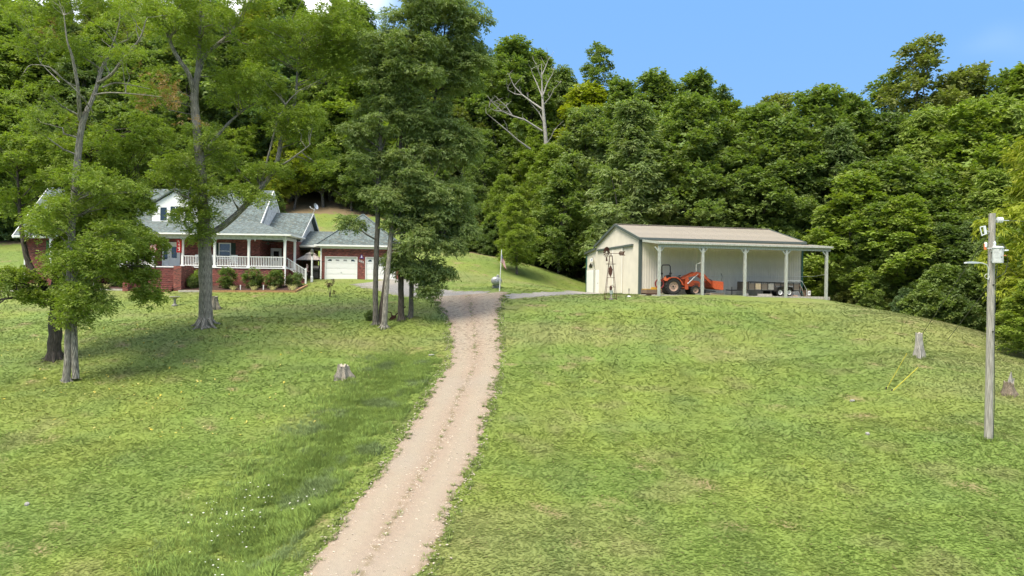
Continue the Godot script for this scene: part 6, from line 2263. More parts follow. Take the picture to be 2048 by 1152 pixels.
	clump(iv, "fine", Vector3(0.4, 0.05, 0.25), Vector3(0.3, 0.08, 0.25), 26, 0.16, Vector3.ZERO, r)
	part_mesh(iv.mesh(), "ivy", M.leaf_deep, post)
	var bs := stump("broken_stump", on(X(2019, 33), 33), 0.20, 0.62, "splintered stump with a jagged pale spike behind the utility pole", 0.3, 84, 5, "stump_brown")
	m = MB.new()
	m.tube([Vector3(0.08, 0.35, 0), Vector3(0.1, 0.75, 0), Vector3(0.13, 1.12, 0)], [0.14, 0.10, 0.015], 5, false)
	m.tube([Vector3(0.16, 0.4, 0.02), Vector3(0.2, 0.68, 0.02), Vector3(0.28, 0.82, 0.02)], [0.09, 0.06, 0.01], 5, false)
	part(m, "splinter", M.bark_dead, bs)
	# sapling with dark red leaves
	var sp := on(X(660, 61), 61)
	var so := thing("red_sapling", sp, "spindly sapling with dark wine-red leaves on the lawn by the garage", "sapling")
	m = MB.new()
	for q in [[-0.22, 1.35], [0.0, 1.1], [0.3, 1.5], [0.12, 1.2]]:
		m.tube([Vector3(0, -0.05, 0), Vector3(q[0] * 0.5, q[1] * 0.5, 0.02), Vector3(q[0], q[1], 0)], [0.022, 0.016, 0.006], 5, false)
	m.tube([Vector3(0.25, 0.3, 0), Vector3(0.42, 0.5, 0)], [0.012, 0.006], 4, false)
	part(m, "stems", M.bark_dark, so)
	var lv := Leaves.new()
	for q in [[-0.22, 1.25], [-0.2, 1.0], [0.0, 1.05], [0.27, 1.4], [0.22, 1.15], [0.1, 1.1], [-0.1, 0.9], [0.36, 0.42]]:
		clump(lv, "fine", Vector3(q[0], q[1], 0), Vector3(0.12, 0.2, 0.12), 14, 0.2, Vector3.ZERO, r)
	part_mesh(lv.mesh(), "leaves", M.leaf_wine, so)
	gazebo()
	# bush and old plough among the slim trunks
	shrub("trunk_bush", X(741, 51.5), 51.5, hd(X(741, 51.5), 51.5) - 0.05, 0.42, 0.8, "leaf_deep", "fine", "small dark bush at the foot of the clustered slim trees", "", 91, 0.22)
	var pa := on(X(780, 51.3), 51.3)
	var pl := thing("old_plough", pa, "rusty old walking plough parked between the clustered slim trunks", "plough")
	m = MB.new()
	m.tube([Vector3(-0.9, 0.62, 0), Vector3(-0.3, 0.60, 0), Vector3(0.1, 0.55, 0), Vector3(0.2, 0.15, 0)], [0.035, 0.04, 0.04, 0.04], 6)
	part(m, "beam", M.rust, pl)
	m = MB.new()
	m.prism(PackedVector2Array([Vector2(-0.05, 0.0), Vector2(0.42, 0.02), Vector2(0.5, 0.3), Vector2(0.2, 0.34)]), -0.06, 0.06)
	part(m, "share", M.rust, pl)
	for z in [-0.22, 0.22]:
		m = MB.new()
		m.tube([Vector3(0.35, 0.25, z * 0.3), Vector3(0.85, 0.72, z * 0.8), Vector3(1.15, 0.98, z)], [0.028, 0.026, 0.03], 6)
		part(m, "handle", M.rust, pl)
	# propane tank, seen end-on
	var tk := on(X(993, 65.6), 65.6)
	var to := thing("propane_tank", tk, "silver-grey propane tank lying at the meadow edge by the flagpole", "tank", "", deg_to_rad(84))
	m = MB.new()
	var rad := 0.40
	var prof := []
	for k in 8:
		var a := PI / 2 * k / 7.0
		prof.append(Vector2(rad * sin(a), -0.95 - 0.28 * cos(a)))
	for k in 8:
		var a := PI / 2 * (7 - k) / 7.0
		prof.append(Vector2(rad * sin(a), 0.95 + 0.28 * cos(a)))
	m.lathe(prof, Vector3(0, 0.62, 0), 24, Basis(Vector3.FORWARD, PI / 2))
	part(m, "shell", M.tank_grey, to)
	m = MB.new()
	m.lathe([Vector2(0.13, 0), Vector2(0.13, 0.16), Vector2(0.1, 0.2), Vector2(0, 0.21)], Vector3(0.9, 1.02, 0), 12)
	part(m, "valve_dome", M.tank_grey, to)
	for x in [-0.6, 0.6]:
		m = MB.new()
		m.box(Vector3(x, 0.1, 0), Vector3(0.12, 0.3, 0.62))
		part(m, "foot", M.stone, to)
	# flagpole with a limp flag
	var fp := on(X(999, 62.6), 62.6)
	var fo := thing("flagpole", fp, "white flagpole with limp stars-and-stripes flag beside the gravel", "flagpole")
	var top := Vector3(0.14, 3.72, 0)
	m = MB.new()
	m.tube([Vector3(0, -0.1, 0), top], [0.04, 0.028], 8)
	part(m, "pole", M.white, fo)
	m = MB.new()
	m.lathe([Vector2(0, -0.04), Vector2(0.045, 0), Vector2(0, 0.05)], top + Vector3(0, 0.03, 0), 8)
	part(m, "ball", M.iron, fo)
	m = MB.new()
	var cols := 12
	var rowsn := 10
	var grid := []
	for j in rowsn + 1:
		var row := []
		for i in cols + 1:
			var u := float(i) / cols
			var w := float(j) / rowsn
			# the fly hangs down: cloth falls below the hoist and gathers in folds
			var x := 0.03 + u * 0.50 * (0.6 + 0.4 * w) + 0.02 * sin(u * 9.0)
			var y := 3.35 - w * 0.75 - u * 0.72
			row.append(Vector3(x + top.x * (y / top.y), y, 0.04 * sin(u * 8.0 + w * 2.0)))
		grid.append(row)
	for j in rowsn:
		for i in cols:
			var p := [grid[j + 1][i], grid[j + 1][i + 1], grid[j][i + 1], grid[j][i]]
			var uv := [Vector2(float(i) / cols, float(j + 1) / rowsn), Vector2(float(i + 1) / cols, float(j + 1) / rowsn), Vector2(float(i + 1) / cols, float(j) / rowsn), Vector2(float(i) / cols, float(j) / rowsn)]
			var nn: Vector3 = (p[1] - p[0]).cross(p[3] - p[0]).normalized()
			for k in [0, 2, 1, 0, 3, 2]:
				m.vert(p[k], nn, uv[k])
	part(m, "flag", M.flag_cloth, fo)
	windmill()
	# flat stones on the lawns
	var k := 0
	for q in [[1708, 793, 32.3, 0.09, "flat pale stone in the grass below the yellow guy markers"], [1739, 863, 28.3, 0.10, "flat pale stone in the grass on the slope below the markers, the lower one"], [618, 1003, 24.2, 0.16, "pale rock half buried in the ditch beside the drive"], [640, 985, 24.8, 0.12, "small pale rock in the ditch above the larger one"], [60, 1000, 23.9, 0.10, "long pale stone in the grass of the lower lawn"], [865, 706, 43, 0.15, "pale rock at the grassy bank left of the drive"]]:
		var o := thing("field_stone", on(X(q[0], q[2]), q[2]), q[4], "stone", "", k * 1.3)
		m = MB.new()
		m.lathe([Vector2(0, -0.05), Vector2(q[3], -0.03), Vector2(q[3] * 1.05, 0.04), Vector2(q[3] * 0.7, 0.075), Vector2(0, 0.085)], Vector3.ZERO, 7, Basis().scaled(Vector3(1.3, 1, 0.75)), false)
		part(m, "rock", M.stone, o)
		k += 1

func gazebo() -> void:
	var D := 70.2
	var gx := X(621, D)
	var gy := hd(gx, D)
	var o := thing("grill_gazebo", V(gx, gy, D), "small grill gazebo with two-tier pale canopy beside the garage", "gazebo")
	var H := P(621, 520, D).y - gy
	for x in [-1.05, 1.05]:
		for z in [-0.6, 0.6]:
			var m := MB.new()
			m.bar(Vector3(x, -0.1, z), Vector3(x, H, z), 0.07, 0.07)
			part(m, "post", M.iron, o)
	var c := MB.new()
	for q in [[1.25, 0.85, H, 0.40, 0.28, H + 0.55], [0.52, 0.38, H + 0.56, 0.02, 0.02, H + 0.86]]:
		var a := [Vector3(-q[0], q[2], q[1]), Vector3(q[0], q[2], q[1]), Vector3(q[0], q[2], -q[1]), Vector3(-q[0], q[2], -q[1])]
		var b := [Vector3(-q[3], q[5], q[4]), Vector3(q[3], q[5], q[4]), Vector3(q[3], q[5], -q[4]), Vector3(-q[3], q[5], -q[4])]
		for k in 4:
			var j := (k + 1) % 4
			c.face([a[k], a[j], b[j], b[k]])
			c.face([a[j] - Vector3(0, 0.03, 0), a[k] - Vector3(0, 0.03, 0), b[k] - Vector3(0, 0.03, 0), b[j] - Vector3(0, 0.03, 0)])
	part(c, "canopy", M.canvas, o)
	var f := MB.new()
	f.bar(Vector3(-1.2, H - 0.03, 0.8), Vector3(1.2, H - 0.03, 0.8), 0.04, 0.1)
	f.bar(Vector3(-1.2, H - 0.03, -0.8), Vector3(1.2, H - 0.03, -0.8), 0.04, 0.1)
	f.bar(Vector3(-1.05, 1.25, -0.6), Vector3(-0.3, 1.25, -0.6), 0.3, 0.05)
	part(f, "frame", M.iron, o)
	# low wooden deck box
	var bx := thing("deck_box", V(gx - 0.62, gy, D - 1.2), "dark red-brown deck box below the gazebo", "box")
	var m := MB.new()
	m.box(Vector3(0, 0.28, 0), Vector3(0.95, 0.55, 0.5))
	part(m, "body", M.brown_wood, bx)
	m = MB.new()
	m.box(Vector3(0, 0.585, 0), Vector3(1.0, 0.05, 0.55))
	part(m, "lid", M.brown_wood, bx)
	# grill
	var gr := thing("barbecue_grill", V(gx + 0.75, gy, D - 0.9), "black barbecue grill standing under the gazebo", "grill")
	m = MB.new()
	m.box(Vector3(0, 0.42, 0), Vector3(0.7, 0.78, 0.5))
	part(m, "cabinet", M.black, gr)
	m = MB.new()
	m.lathe([Vector2(0.36, -0.38), Vector2(0.36, 0.38)], Vector3(0, 0.92, 0), 14, Basis(Vector3.FORWARD, PI / 2))
	m.lathe([Vector2(0, -0.38), Vector2(0.36, -0.379)], Vector3(0, 0.92, 0), 14, Basis(Vector3.FORWARD, PI / 2)); m.lathe([Vector2(0.36, 0.379), Vector2(0, 0.38)], Vector3(0, 0.92, 0), 14, Basis(Vector3.FORWARD, PI / 2))
	part(m, "hood", M.black, gr)
	m = MB.new()
	m.box(Vector3(-0.48, 0.82, 0), Vector3(0.3, 0.04, 0.45)); m.box(Vector3(0.48, 0.82, 0), Vector3(0.3, 0.04, 0.45))
	part(m, "side_shelf", M.iron, gr)
	# folding chair with red and white cloth
	var ch := thing("cloth_chair", V(gx + 0.05, gy, D - 1.35), "folding chair draped with a red and white printed cloth", "chair")
	m = MB.new()
	m.bar(Vector3(0, 0.72, 0.1), Vector3(0, 1.35, -0.08), 0.55, 0.03, Vector3.RIGHT)
	part(m, "backrest", M.cloth_print, ch)
	m = MB.new()
	m.box(Vector3(0, 0.66, 0.3), Vector3(0.55, 0.03, 0.4))
	part(m, "seat", M.cloth_print, ch)
	for x in [-0.25, 0.25]:
		m = MB.new()
		m.bar(Vector3(x, 0, 0.48), Vector3(x, 0.7, 0.05), 0.03, 0.03); m.bar(Vector3(x, 0, 0.0), Vector3(x, 0.66, 0.46), 0.03, 0.03)
		part(m, "leg", M.iron, ch)
	# pot in front
	var pt := thing("planter_pot", V(gx - 0.05, gy, D - 2.0), "pale round planter pot in front of the gazebo", "pot")
	m = MB.new()
	m.lathe([Vector2(0, 0), Vector2(0.2, 0), Vector2(0.29, 0.36), Vector2(0.33, 0.37), Vector2(0.33, 0.45), Vector2(0.28, 0.45), Vector2(0.26, 0.38), Vector2(0, 0.38)], Vector3.ZERO, 16)
	part(m, "pot", M.concrete, pt)

func windmill() -> void:
	var D := 57.0
	var at := on(X(1221, D), D)
	var o := thing("garden_windmill", at, "rust-brown ornamental farm windmill on a lattice tower before the barn", "windmill")
	var H := P(1221, 512, D).y - at.y
	var b := 0.46
	var t := 0.10
	for sx in [-1, 1]:
		for sz in [-1, 1]:
			var m := MB.new()
			m.tube([Vector3(sx * b, -0.1, sz * b), Vector3(sx * t, H, sz * t)], [0.022, 0.018], 6)
			part(m, "leg", M.rust, o)
	for f in [0.02, 0.28, 0.50, 0.86]:
		var w := lerpf(b, t, f)
		var m := MB.new()
		var c := [Vector3(-w, H * f, -w), Vector3(w, H * f, -w), Vector3(w, H * f, w), Vector3(-w, H * f, w)]
		for k in 4:
			m.tube([c[k], c[(k + 1) % 4]], [0.014, 0.014], 5)
		part(m, "brace", M.rust, o)
	var pf := MB.new()
	pf.box(Vector3(0, H * 0.815, 0), Vector3(0.72, 0.03, 0.6)); pf.box(Vector3(0, H, 0), Vector3(0.26, 0.06, 0.26))
	part(pf, "platform", M.rust, o)
	var sg := MB.new()
	sg.prism(PackedVector2Array([Vector2(0, -0.55), Vector2(0.14, -0.25), Vector2(0.17, 0.1), Vector2(0.06, 0.34), Vector2(0, 0.45), Vector2(-0.06, 0.34), Vector2(-0.17, 0.1), Vector2(-0.14, -0.25)]), -0.02, 0.02, Transform3D(Basis(), Vector3(-0.06, H * 0.66, 0.28)))
	part(sg, "name_plate", M.rust, o)
	# head: wheel seen almost edge-on, tail with feathered vane
	var hub := Vector3(0, H + 0.22, 0)
	var m2 := MB.new()
	m2.tube([Vector3(0, H, 0), hub], [0.03, 0.03], 6)
	m2.tube([hub + Vector3(-0.38, 0, 0), hub + Vector3(0.55, 0, 0)], [0.025, 0.02], 6)
	part(m2, "head", M.rust, o)
	var wc := hub + Vector3(-0.36, 0.08, 0)
	var wb := Basis(Vector3.UP, deg_to_rad(28))
	for k in 12:
		var a := TAU * k / 12
		var m := MB.new()
		var dir := wb * Vector3(0, cos(a), sin(a))
		var tan := wb * Vector3(0.28, -sin(a), cos(a)).normalized()
		var p0 := wc + dir * 0.10
		var p1 := wc + dir * 0.44
		m.face([p0 - tan * 0.03, p0 + tan * 0.03, p1 + tan * 0.10, p1 - tan * 0.10])
		m.face([p0 + tan * 0.03, p0 - tan * 0.03, p1 - tan * 0.10, p1 + tan * 0.10])
		part(m, "blade", M.rust, o)
	var hg := MB.new()
	hg.tube([wc + Vector3(0, -0.4, 0.02), wc + Vector3(0.02, -0.72, 0.02)], [0.05, 0.08], 6)
	part(hg, "counterweight", M.rust, o)
	for k in 4:
		for s in [-1, 1]:
			var x := 0.62 + k * 0.11
			var v := MB.new()
			v.prism(PackedVector2Array([Vector2(x, 0.015 * s), Vector2(x + 0.09, 0.015 * s), Vector2(x + 0.21, 0.17 * s), Vector2(x + 0.11, 0.17 * s)]) if s > 0 else PackedVector2Array([Vector2(x, 0.015 * s), Vector2(x + 0.11, 0.17 * s), Vector2(x + 0.21, 0.17 * s), Vector2(x + 0.09, 0.015 * s)]), -0.012, 0.012, Transform3D(Basis(), hub))
			part(v, "vane_feather", M.rust, o)
	var tl := MB.new()
	tl.tube([hub + Vector3(0.5, 0, 0), hub + Vector3(1.08, 0, 0)], [0.018, 0.018], 6)
	part(tl, "tail_rod", M.rust, o)
	# hand pump with a bucket under the tower
	var hp := thing("hand_pump", at + Vector3(0.02, 0, 0.05), "red-brown hand pump with a steel bucket under the windmill tower", "pump")
	var m := MB.new()
	m.tube([Vector3(0, -0.05, 0), Vector3(0, 0.75, 0)], [0.045, 0.045], 8); m.lathe([Vector2(0.06, 0.72), Vector2(0.11, 0.8), Vector2(0.11, 1.02), Vector2(0.04, 1.1), Vector2(0, 1.12)], Vector3.ZERO, 10)
	part(m, "body", M.rust, hp)
	m = MB.new()
	m.tube([Vector3(0, 1.05, 0), Vector3(0.14, 1.16, 0), Vector3(0.26, 1.0, 0), Vector3(0.3, 0.8, 0)], [0.02, 0.02, 0.018, 0.018], 6)
	part(m, "handle", M.rust, hp)
	m = MB.new()
	m.tube([Vector3(0, 0.85, 0.08), Vector3(0, 0.86, 0.22), Vector3(0, 0.76, 0.27)], [0.03, 0.03, 0.03], 6)
	part(m, "spout", M.rust, hp)
	m = MB.new()
	m.lathe([Vector2(0, 0.42), Vector2(0.12, 0.42), Vector2(0.16, 0.72), Vector2(0.145, 0.72), Vector2(0.11, 0.45), Vector2(0, 0.45)], Vector3(0, 0, 0.27), 14)
	part(m, "bucket", M.bucket_steel, hp)
	m = MB.new()
	m.box(Vector3(0.0, 0.21, 0.27), Vector3(0.1, 0.44, 0.1)); m.box(Vector3(0, 0.03, 0.2), Vector3(0.3, 0.1, 0.3))
	part(m, "base", M.concrete, hp)
	# sprinkler stake beside it
	var st := on(X(1258, 58.3), 58.3)
	var so := thing("garden_stake", st, "short dark garden stake on a white base in front of the barn", "stake")
	m = MB.new()
	m.tube([Vector3(0, 0, 0), Vector3(0, 0.62, 0)], [0.02, 0.02], 6); m.box(Vector3(0, 0.58, 0), Vector3(0.06, 0.22, 0.06))
	part(m, "rod", M.iron, so)
	m = MB.new()
	m.lathe([Vector2(0, -0.03), Vector2(0.17, -0.03), Vector2(0.16, 0.05), Vector2(0.03, 0.1), Vector2(0, 0.1)], Vector3.ZERO, 12)
	part(m, "base", M.white, so)

# ---------- machines under the lean-to ----------
func wheel(o: Node3D, at: Vector3, r: float, w: float, rim: Material, lugs: int, rim_share := 0.58) -> void:
	# axle along z
	var bs := Basis(Vector3.RIGHT, PI / 2)
	var t := MB.new()
	t.lathe([Vector2(r * rim_share, -w * 0.42), Vector2(r * 0.86, -w * 0.5), Vector2(r * 0.97, -w * 0.36), Vector2(r * 0.97, w * 0.36), Vector2(r * 0.86, w * 0.5), Vector2(r * rim_share, w * 0.42)], at, 26, bs)
	for k in lugs:
		var a := TAU * k / lugs
		for s in [-1, 1]:
			var aa := a + (0.5 * TAU / lugs if s > 0 else 0.0)
			var d := Vector3(cos(aa), sin(aa), 0)
			t.box(at + d * r * 0.975 + Vector3(0, 0, s * w * 0.24), Vector3(r * 0.10, r * 0.13, w * 0.46), Basis(d, Vector3(-d.y, d.x, 0).rotated(d, s * 0.5), Vector3(0, 0, 1).rotated(d, s * 0.5)))
	var wn := part(t, "wheel", M.rubber, o)
	var h := MB.new()
	h.lathe([Vector2(0, w * 0.12), Vector2(r * 0.2, w * 0.16), Vector2(r * 0.24, w * 0.05), Vector2(r * 0.5, w * 0.10), Vector2(r * (rim_share - 0.04), w * 0.36), Vector2(r * (rim_share + 0.01), w * 0.40)].map(func(q): return Vector2(q.x, q.y)), at, 22, bs)
	part(h, "rim", rim, wn)
	var nt := MB.new()
	for k in 6:
		var a := TAU * k / 6
		nt.box(at + Vector3(cos(a) * r * 0.3, sin(a) * r * 0.3, w * 0.12), Vector3(0.035, 0.035, 0.05))
	nt.lathe([Vector2(r * 0.12, w * 0.1), Vector2(r * 0.1, w * 0.26), Vector2(0, w * 0.27)], at, 12, bs)
	part(nt, "hub", M.iron, wn)

func build_machines() -> void:
	# tractor: x forward (to the right), z towards the viewer
	var a := barn_pt(2.05, 0.035, 1.9)
	var o := thing("tractor", a, "orange compact tractor with front loader and roll bar under the lean-to", "tractor", "", barn_turn - 0.03)
	o.scale = Vector3.ONE * 1.12
	var R := 0.63
	var r := 0.37
	for z in [-0.55, 0.55]:
		wheel_at(o, Vector3(0, R, z), R, 0.34, M.rim_cream, 18, z)
		wheel_at(o, Vector3(1.82, r, z * 0.95), r, 0.24, M.rim_cream, 14, z)
	var m := MB.new()
	m.prism(PackedVector2Array([Vector2(-0.35, 0.45), Vector2(1.0, 0.45), Vector2(2.1, 0.5), Vector2(2.1, 0.72), Vector2(0.7, 0.75), Vector2(-0.35, 0.85)]), -0.2, 0.2)
	part(m, "chassis", M.iron, o)
	m = MB.new()
	m.prism(PackedVector2Array([Vector2(0.98, 0.68), Vector2(2.28, 0.62), Vector2(2.34, 0.95), Vector2(2.2, 1.08), Vector2(0.98, 1.22)]), -0.26, 0.26)
	var hood := part(m, "hood", M.orange, o)
	m = MB.new()
	for k in 5: m.box(Vector3(1.9 + k * 0.07, 0.82, 0.264), Vector3(0.035, 0.2, 0.01))
	m.box(Vector3(2.345, 0.8, 0), Vector3(0.03, 0.26, 0.4))
	part(m, "grille", M.iron, hood)
	for z in [-0.55, 0.55]:
		m = MB.new()
		var p := PackedVector2Array()
		for k in 9:
			var an := lerpf(0.18, PI * 0.80, k / 8.0)
			p.append(Vector2(cos(an) * 0.76, R + sin(an) * 0.74))
		for k in 9:
			var an := lerpf(PI * 0.80, 0.18, k / 8.0)
			p.append(Vector2(cos(an) * 0.68, R + sin(an) * 0.67))
		m.prism(p, z - 0.2, z + 0.2)
		part(m, "fender", M.orange, o)
	m = MB.new()
	m.box(Vector3(0.05, 1.14, 0), Vector3(0.45, 0.10, 0.45)); m.bar(Vector3(-0.18, 1.16, 0), Vector3(-0.28, 1.5, 0), 0.44, 0.08, Vector3.BACK)
	part(m, "seat", M.black, o)
	m = MB.new()
	m.box(Vector3(0.6, 0.55, 0.35), Vector3(0.75, 0.06, 0.32)); m.box(Vector3(0.6, 0.55, -0.35), Vector3(0.75, 0.06, 0.32))
	part(m, "step_board", M.orange, o)
	m = MB.new()
	m.tube([Vector3(0.95, 1.1, 0), Vector3(0.68, 1.36, 0)], [0.03, 0.03], 6)
	m.ring(Vector3(0.67, 1.38, 0), 0.19, 0.02, Basis(Vector3.BACK, 0.75), 16, 5)
	part(m, "steering_wheel", M.black, o)
	m = MB.new()
	m.tube([Vector3(-0.42, 0.95, 0.42), Vector3(-0.48, 1.65, 0.44), Vector3(-0.50, 2.15, 0.43), Vector3(-0.50, 2.27, 0.32), Vector3(-0.50, 2.28, -0.32), Vector3(-0.50, 2.15, -0.43), Vector3(-0.48, 1.65, -0.44), Vector3(-0.42, 0.95, -0.42)], taper(8, 0.045, 0.045), 8)
	m.box(Vector3(-0.48, 1.62, 0.44), Vector3(0.14, 0.14, 0.12)); m.box(Vector3(-0.48, 1.62, -0.44), Vector3(0.14, 0.14, 0.12))
	var rb := part(m, "roll_bar", M.iron, o)
	rb.rotation.y = 0.45
	m = MB.new()
	m.prism(PackedVector2Array([Vector2(-0.17, 0), Vector2(0.17, 0), Vector2(0, 0.32)]), -0.01, 0.01, Transform3D(Basis(Vector3.UP, -0.7), Vector3(-0.52, 1.12, 0.3)))
	part(m, "warning_triangle", M.ember, o)
	# loader: uprights, bent arms, rams, bucket
	for z in [-0.42, 0.42]:
		m = MB.new()
		m.prism(PackedVector2Array([Vector2(1.02, 0.42), Vector2(1.28, 0.42), Vector2(1.3, 1.3), Vector2(1.1, 1.42), Vector2(1.02, 1.3)]), z - 0.05, z + 0.05)
		part(m, "loader_upright", M.orange, o)
		m = MB.new()
		m.prism(PackedVector2Array([Vector2(0.72, 1.24), Vector2(0.80, 1.20), Vector2(2.0, 1.55), Vector2(2.45, 1.42), Vector2(3.15, 0.82), Vector2(3.25, 0.92), Vector2(2.55, 1.66), Vector2(1.92, 1.80)]), z - 0.06, z + 0.06)
		part(m, "loader_arm", M.orange, o)
		m = MB.new()
		m.tube([Vector3(1.2, 0.85, z + 0.1 * signf(z)), Vector3(1.75, 1.38, z + 0.1 * signf(z))], [0.045, 0.045], 8)
		m.tube([Vector3(1.7, 1.34, z + 0.1 * signf(z)), Vector3(2.05, 1.62, z + 0.1 * signf(z))], [0.025, 0.025], 8)
		part(m, "lift_ram", M.galvanised, o)
		m = MB.new()
		m.tube([Vector3(2.2, 1.72, z), Vector3(2.85, 1.3, z), Vector3(3.25, 1.12, z)], [0.04, 0.04, 0.025], 8)
		part(m, "tilt_ram", M.iron, o)
	m = MB.new()
	m.prism(PackedVector2Array([Vector2(3.12, 1.12), Vector2(3.14, 0.62), Vector2(3.3, 0.48), Vector2(4.0, 0.42), Vector2(4.0, 0.47), Vector2(3.34, 0.55), Vector2(3.2, 0.66), Vector2(3.18, 1.12)]), -0.75, 0.75)
	for z in [-0.77, 0.75]:
		m.prism(PackedVector2Array([Vector2(3.13, 1.12), Vector2(3.14, 0.62), Vector2(3.3, 0.48), Vector2(4.0, 0.42), Vector2(4.0, 1.05)]), z, z + 0.02)
	part(m, "bucket", M.orange, o)
	m = MB.new()
	m.tube([Vector3(3.95, 1.0, 0.5), Vector3(4.02, 1.45, 0.5), Vector3(3.92, 1.7, 0.5)], [0.015, 0.015, 0.03], 5)
	part(m, "hook", M.iron, o)
	m = MB.new()
	m.bar(Vector3(2.62, 0.3, -0.6), Vector3(2.62, 0.3, 0.6), 0.08, 0.3); m.bar(Vector3(2.6, 0.35, 0), Vector3(3.6, 0.3, 0), 0.6, 0.06)
	part(m, "loader_stand", M.black, o)
	# rotary cutter behind the tractor
	var c := thing("rotary_cutter", barn_pt(0.1, 0.035, 2.2), "worn yellow rotary cutter deck left of the tractor", "mower", "", barn_turn)
	m = MB.new()
	m.prism(PackedVector2Array([Vector2(-0.55, -0.55), Vector2(0.85, -0.55), Vector2(0.85, 0.55), Vector2(-0.55, 0.55), Vector2(-0.75, 0.2), Vector2(-0.75, -0.2)]), 0.1, 0.42, Transform3D(Basis(Vector3.RIGHT, -PI / 2), Vector3.ZERO))
	part(m, "skirt", M.rust_pale, c)
	m = MB.new()
	m.prism(PackedVector2Array([Vector2(-0.5, -0.5), Vector2(0.82, -0.5), Vector2(0.82, 0.5), Vector2(-0.5, 0.5), Vector2(-0.7, 0.18), Vector2(-0.7, -0.18)]), 0.42, 0.48, Transform3D(Basis(Vector3.RIGHT, -PI / 2), Vector3.ZERO))
	m.box(Vector3(0.35, 0.55, 0), Vector3(0.4, 0.16, 0.3))
	part(m, "deck", M.yellow, c)
	m = MB.new()
	m.bar(Vector3(0.2, 0.5, 0.3), Vector3(0.95, 0.62, 0), 0.07, 0.07); m.bar(Vector3(0.2, 0.5, -0.3), Vector3(0.95, 0.62, 0), 0.07, 0.07)
	part(m, "hitch", M.yellow, c)
	m = MB.new()
	m.box(Vector3(0.05, 0.05, 0.52), Vector3(1.3, 0.1, 0.05)); m.box(Vector3(0.05, 0.05, -0.52), Vector3(1.3, 0.1, 0.05))
	part(m, "skid", M.rust, c)
	# coil of red hose on the first post
	var hz := thing("hose_coil", barn_pt(0.48, 0.95, 3.30), "coil of dark red hose hung behind the first lean-to post", "hose", "", barn_turn)
	for k in 5:
		m = MB.new()
		m.ring(Vector3(0.02 * k, 0.0, -0.05 - 0.035 * k), 0.40 - 0.035 * (k % 3), 0.022, Basis(Vector3.RIGHT, PI / 2), 26, 5)
		part(m, "loop", M.red, hz)
	m = MB.new()
	m.tube([Vector3(-0.2, 0.36, 0.15), Vector3(-0.18, 0.38, -0.22)], [0.02, 0.02], 6)
	part(m, "hook", M.iron, hz)
	# lumber and low scrap between tractor and trailer
	var k2 := 0
	for q in [[5.6, 2.6, 1.9, 0.10, "lumber", 0.05, "long pale board lying on the slab, lowest of the lumber between tractor and trailer"], [5.9, 2.4, 1.7, 0.10, "lumber", -0.06, "long pale board on top of the lumber between tractor and trailer"], [5.2, 1.6, 1.4, 0.14, "old_wood", 0.2, "weathered plank behind the pale lumber under the lean-to"]]:
		var b := thing("board", barn_pt(q[0], 0.04 + 0.10 * k2, q[1]), q[6], "board", "boards stacked under the lean-to", barn_turn + q[5])
		m = MB.new()
		m.box(Vector3(0, 0.045, 0), Vector3(q[2], 0.09, 0.24)); m.box(Vector3(-0.1, 0.045, -0.28), Vector3(q[2] * 0.9, 0.085, 0.2))
		part(m, "plank", M[q[4]], b)
		k2 += 1
	var pl := thing("pallet", barn_pt(4.55, 0.035, 2.9), "dark wooden pallet beside the second lean-to post", "pallet", "", barn_turn)
	for k in 5:
		m = MB.new()
		m.box(Vector3(0, 0.135, -0.4 + k * 0.2), Vector3(1.1, 0.02, 0.13))
		part(m, "slat", M.old_wood, pl)
	for k in 3:
		m = MB.new()
		m.box(Vector3(-0.5 + k * 0.5, 0.06, 0), Vector3(0.08, 0.12, 0.95))
		part(m, "bearer", M.old_wood, pl)
	var bk := thing("concrete_block", barn_pt(8.55, 0.035, 3.0), "grey concrete block by the trailer hitch", "block", "", barn_turn)
	m = MB.new()
	m.box(Vector3(0, 0.1, 0), Vector3(0.4, 0.2, 0.2))
	part(m, "block", M.concrete, bk)
	var bl := thing("timber_block", barn_pt(10.4, 0.035, 2.9), "pale timber lying under the trailer bed", "timber", "", barn_turn)
	m = MB.new()
	m.box(Vector3(0, 0.09, 0), Vector3(1.3, 0.18, 0.2))
	part(m, "beam", M.concrete, bl)
	trailer()

func wheel_at(o: Node3D, at: Vector3, r: float, w: float, rim: Material, lugs: int, side: float) -> void:
	var keep := o
	if side > 0:
		wheel(o, at, r, w, rim, lugs)
	else:
		# the far wheels turn their dish the other way
		var n := Node3D.new()
		n.name = numbered(o, "far_wheel")
		o.add_child(n)
		n.position = at
		n.rotation.y = PI
		var t := MB.new()
		t.lathe([Vector2(0, -w * 0.1), Vector2(r * 0.58, -w * 0.42), Vector2(r * 0.86, -w * 0.5), Vector2(r * 0.97, -w * 0.36), Vector2(r * 0.97, w * 0.36), Vector2(r * 0.86, w * 0.5), Vector2(r * 0.58, w * 0.42), Vector2(0, w * 0.1)], Vector3.ZERO, 22, Basis(Vector3.RIGHT, PI / 2))
		part(t, "tyre", M.rubber, n)

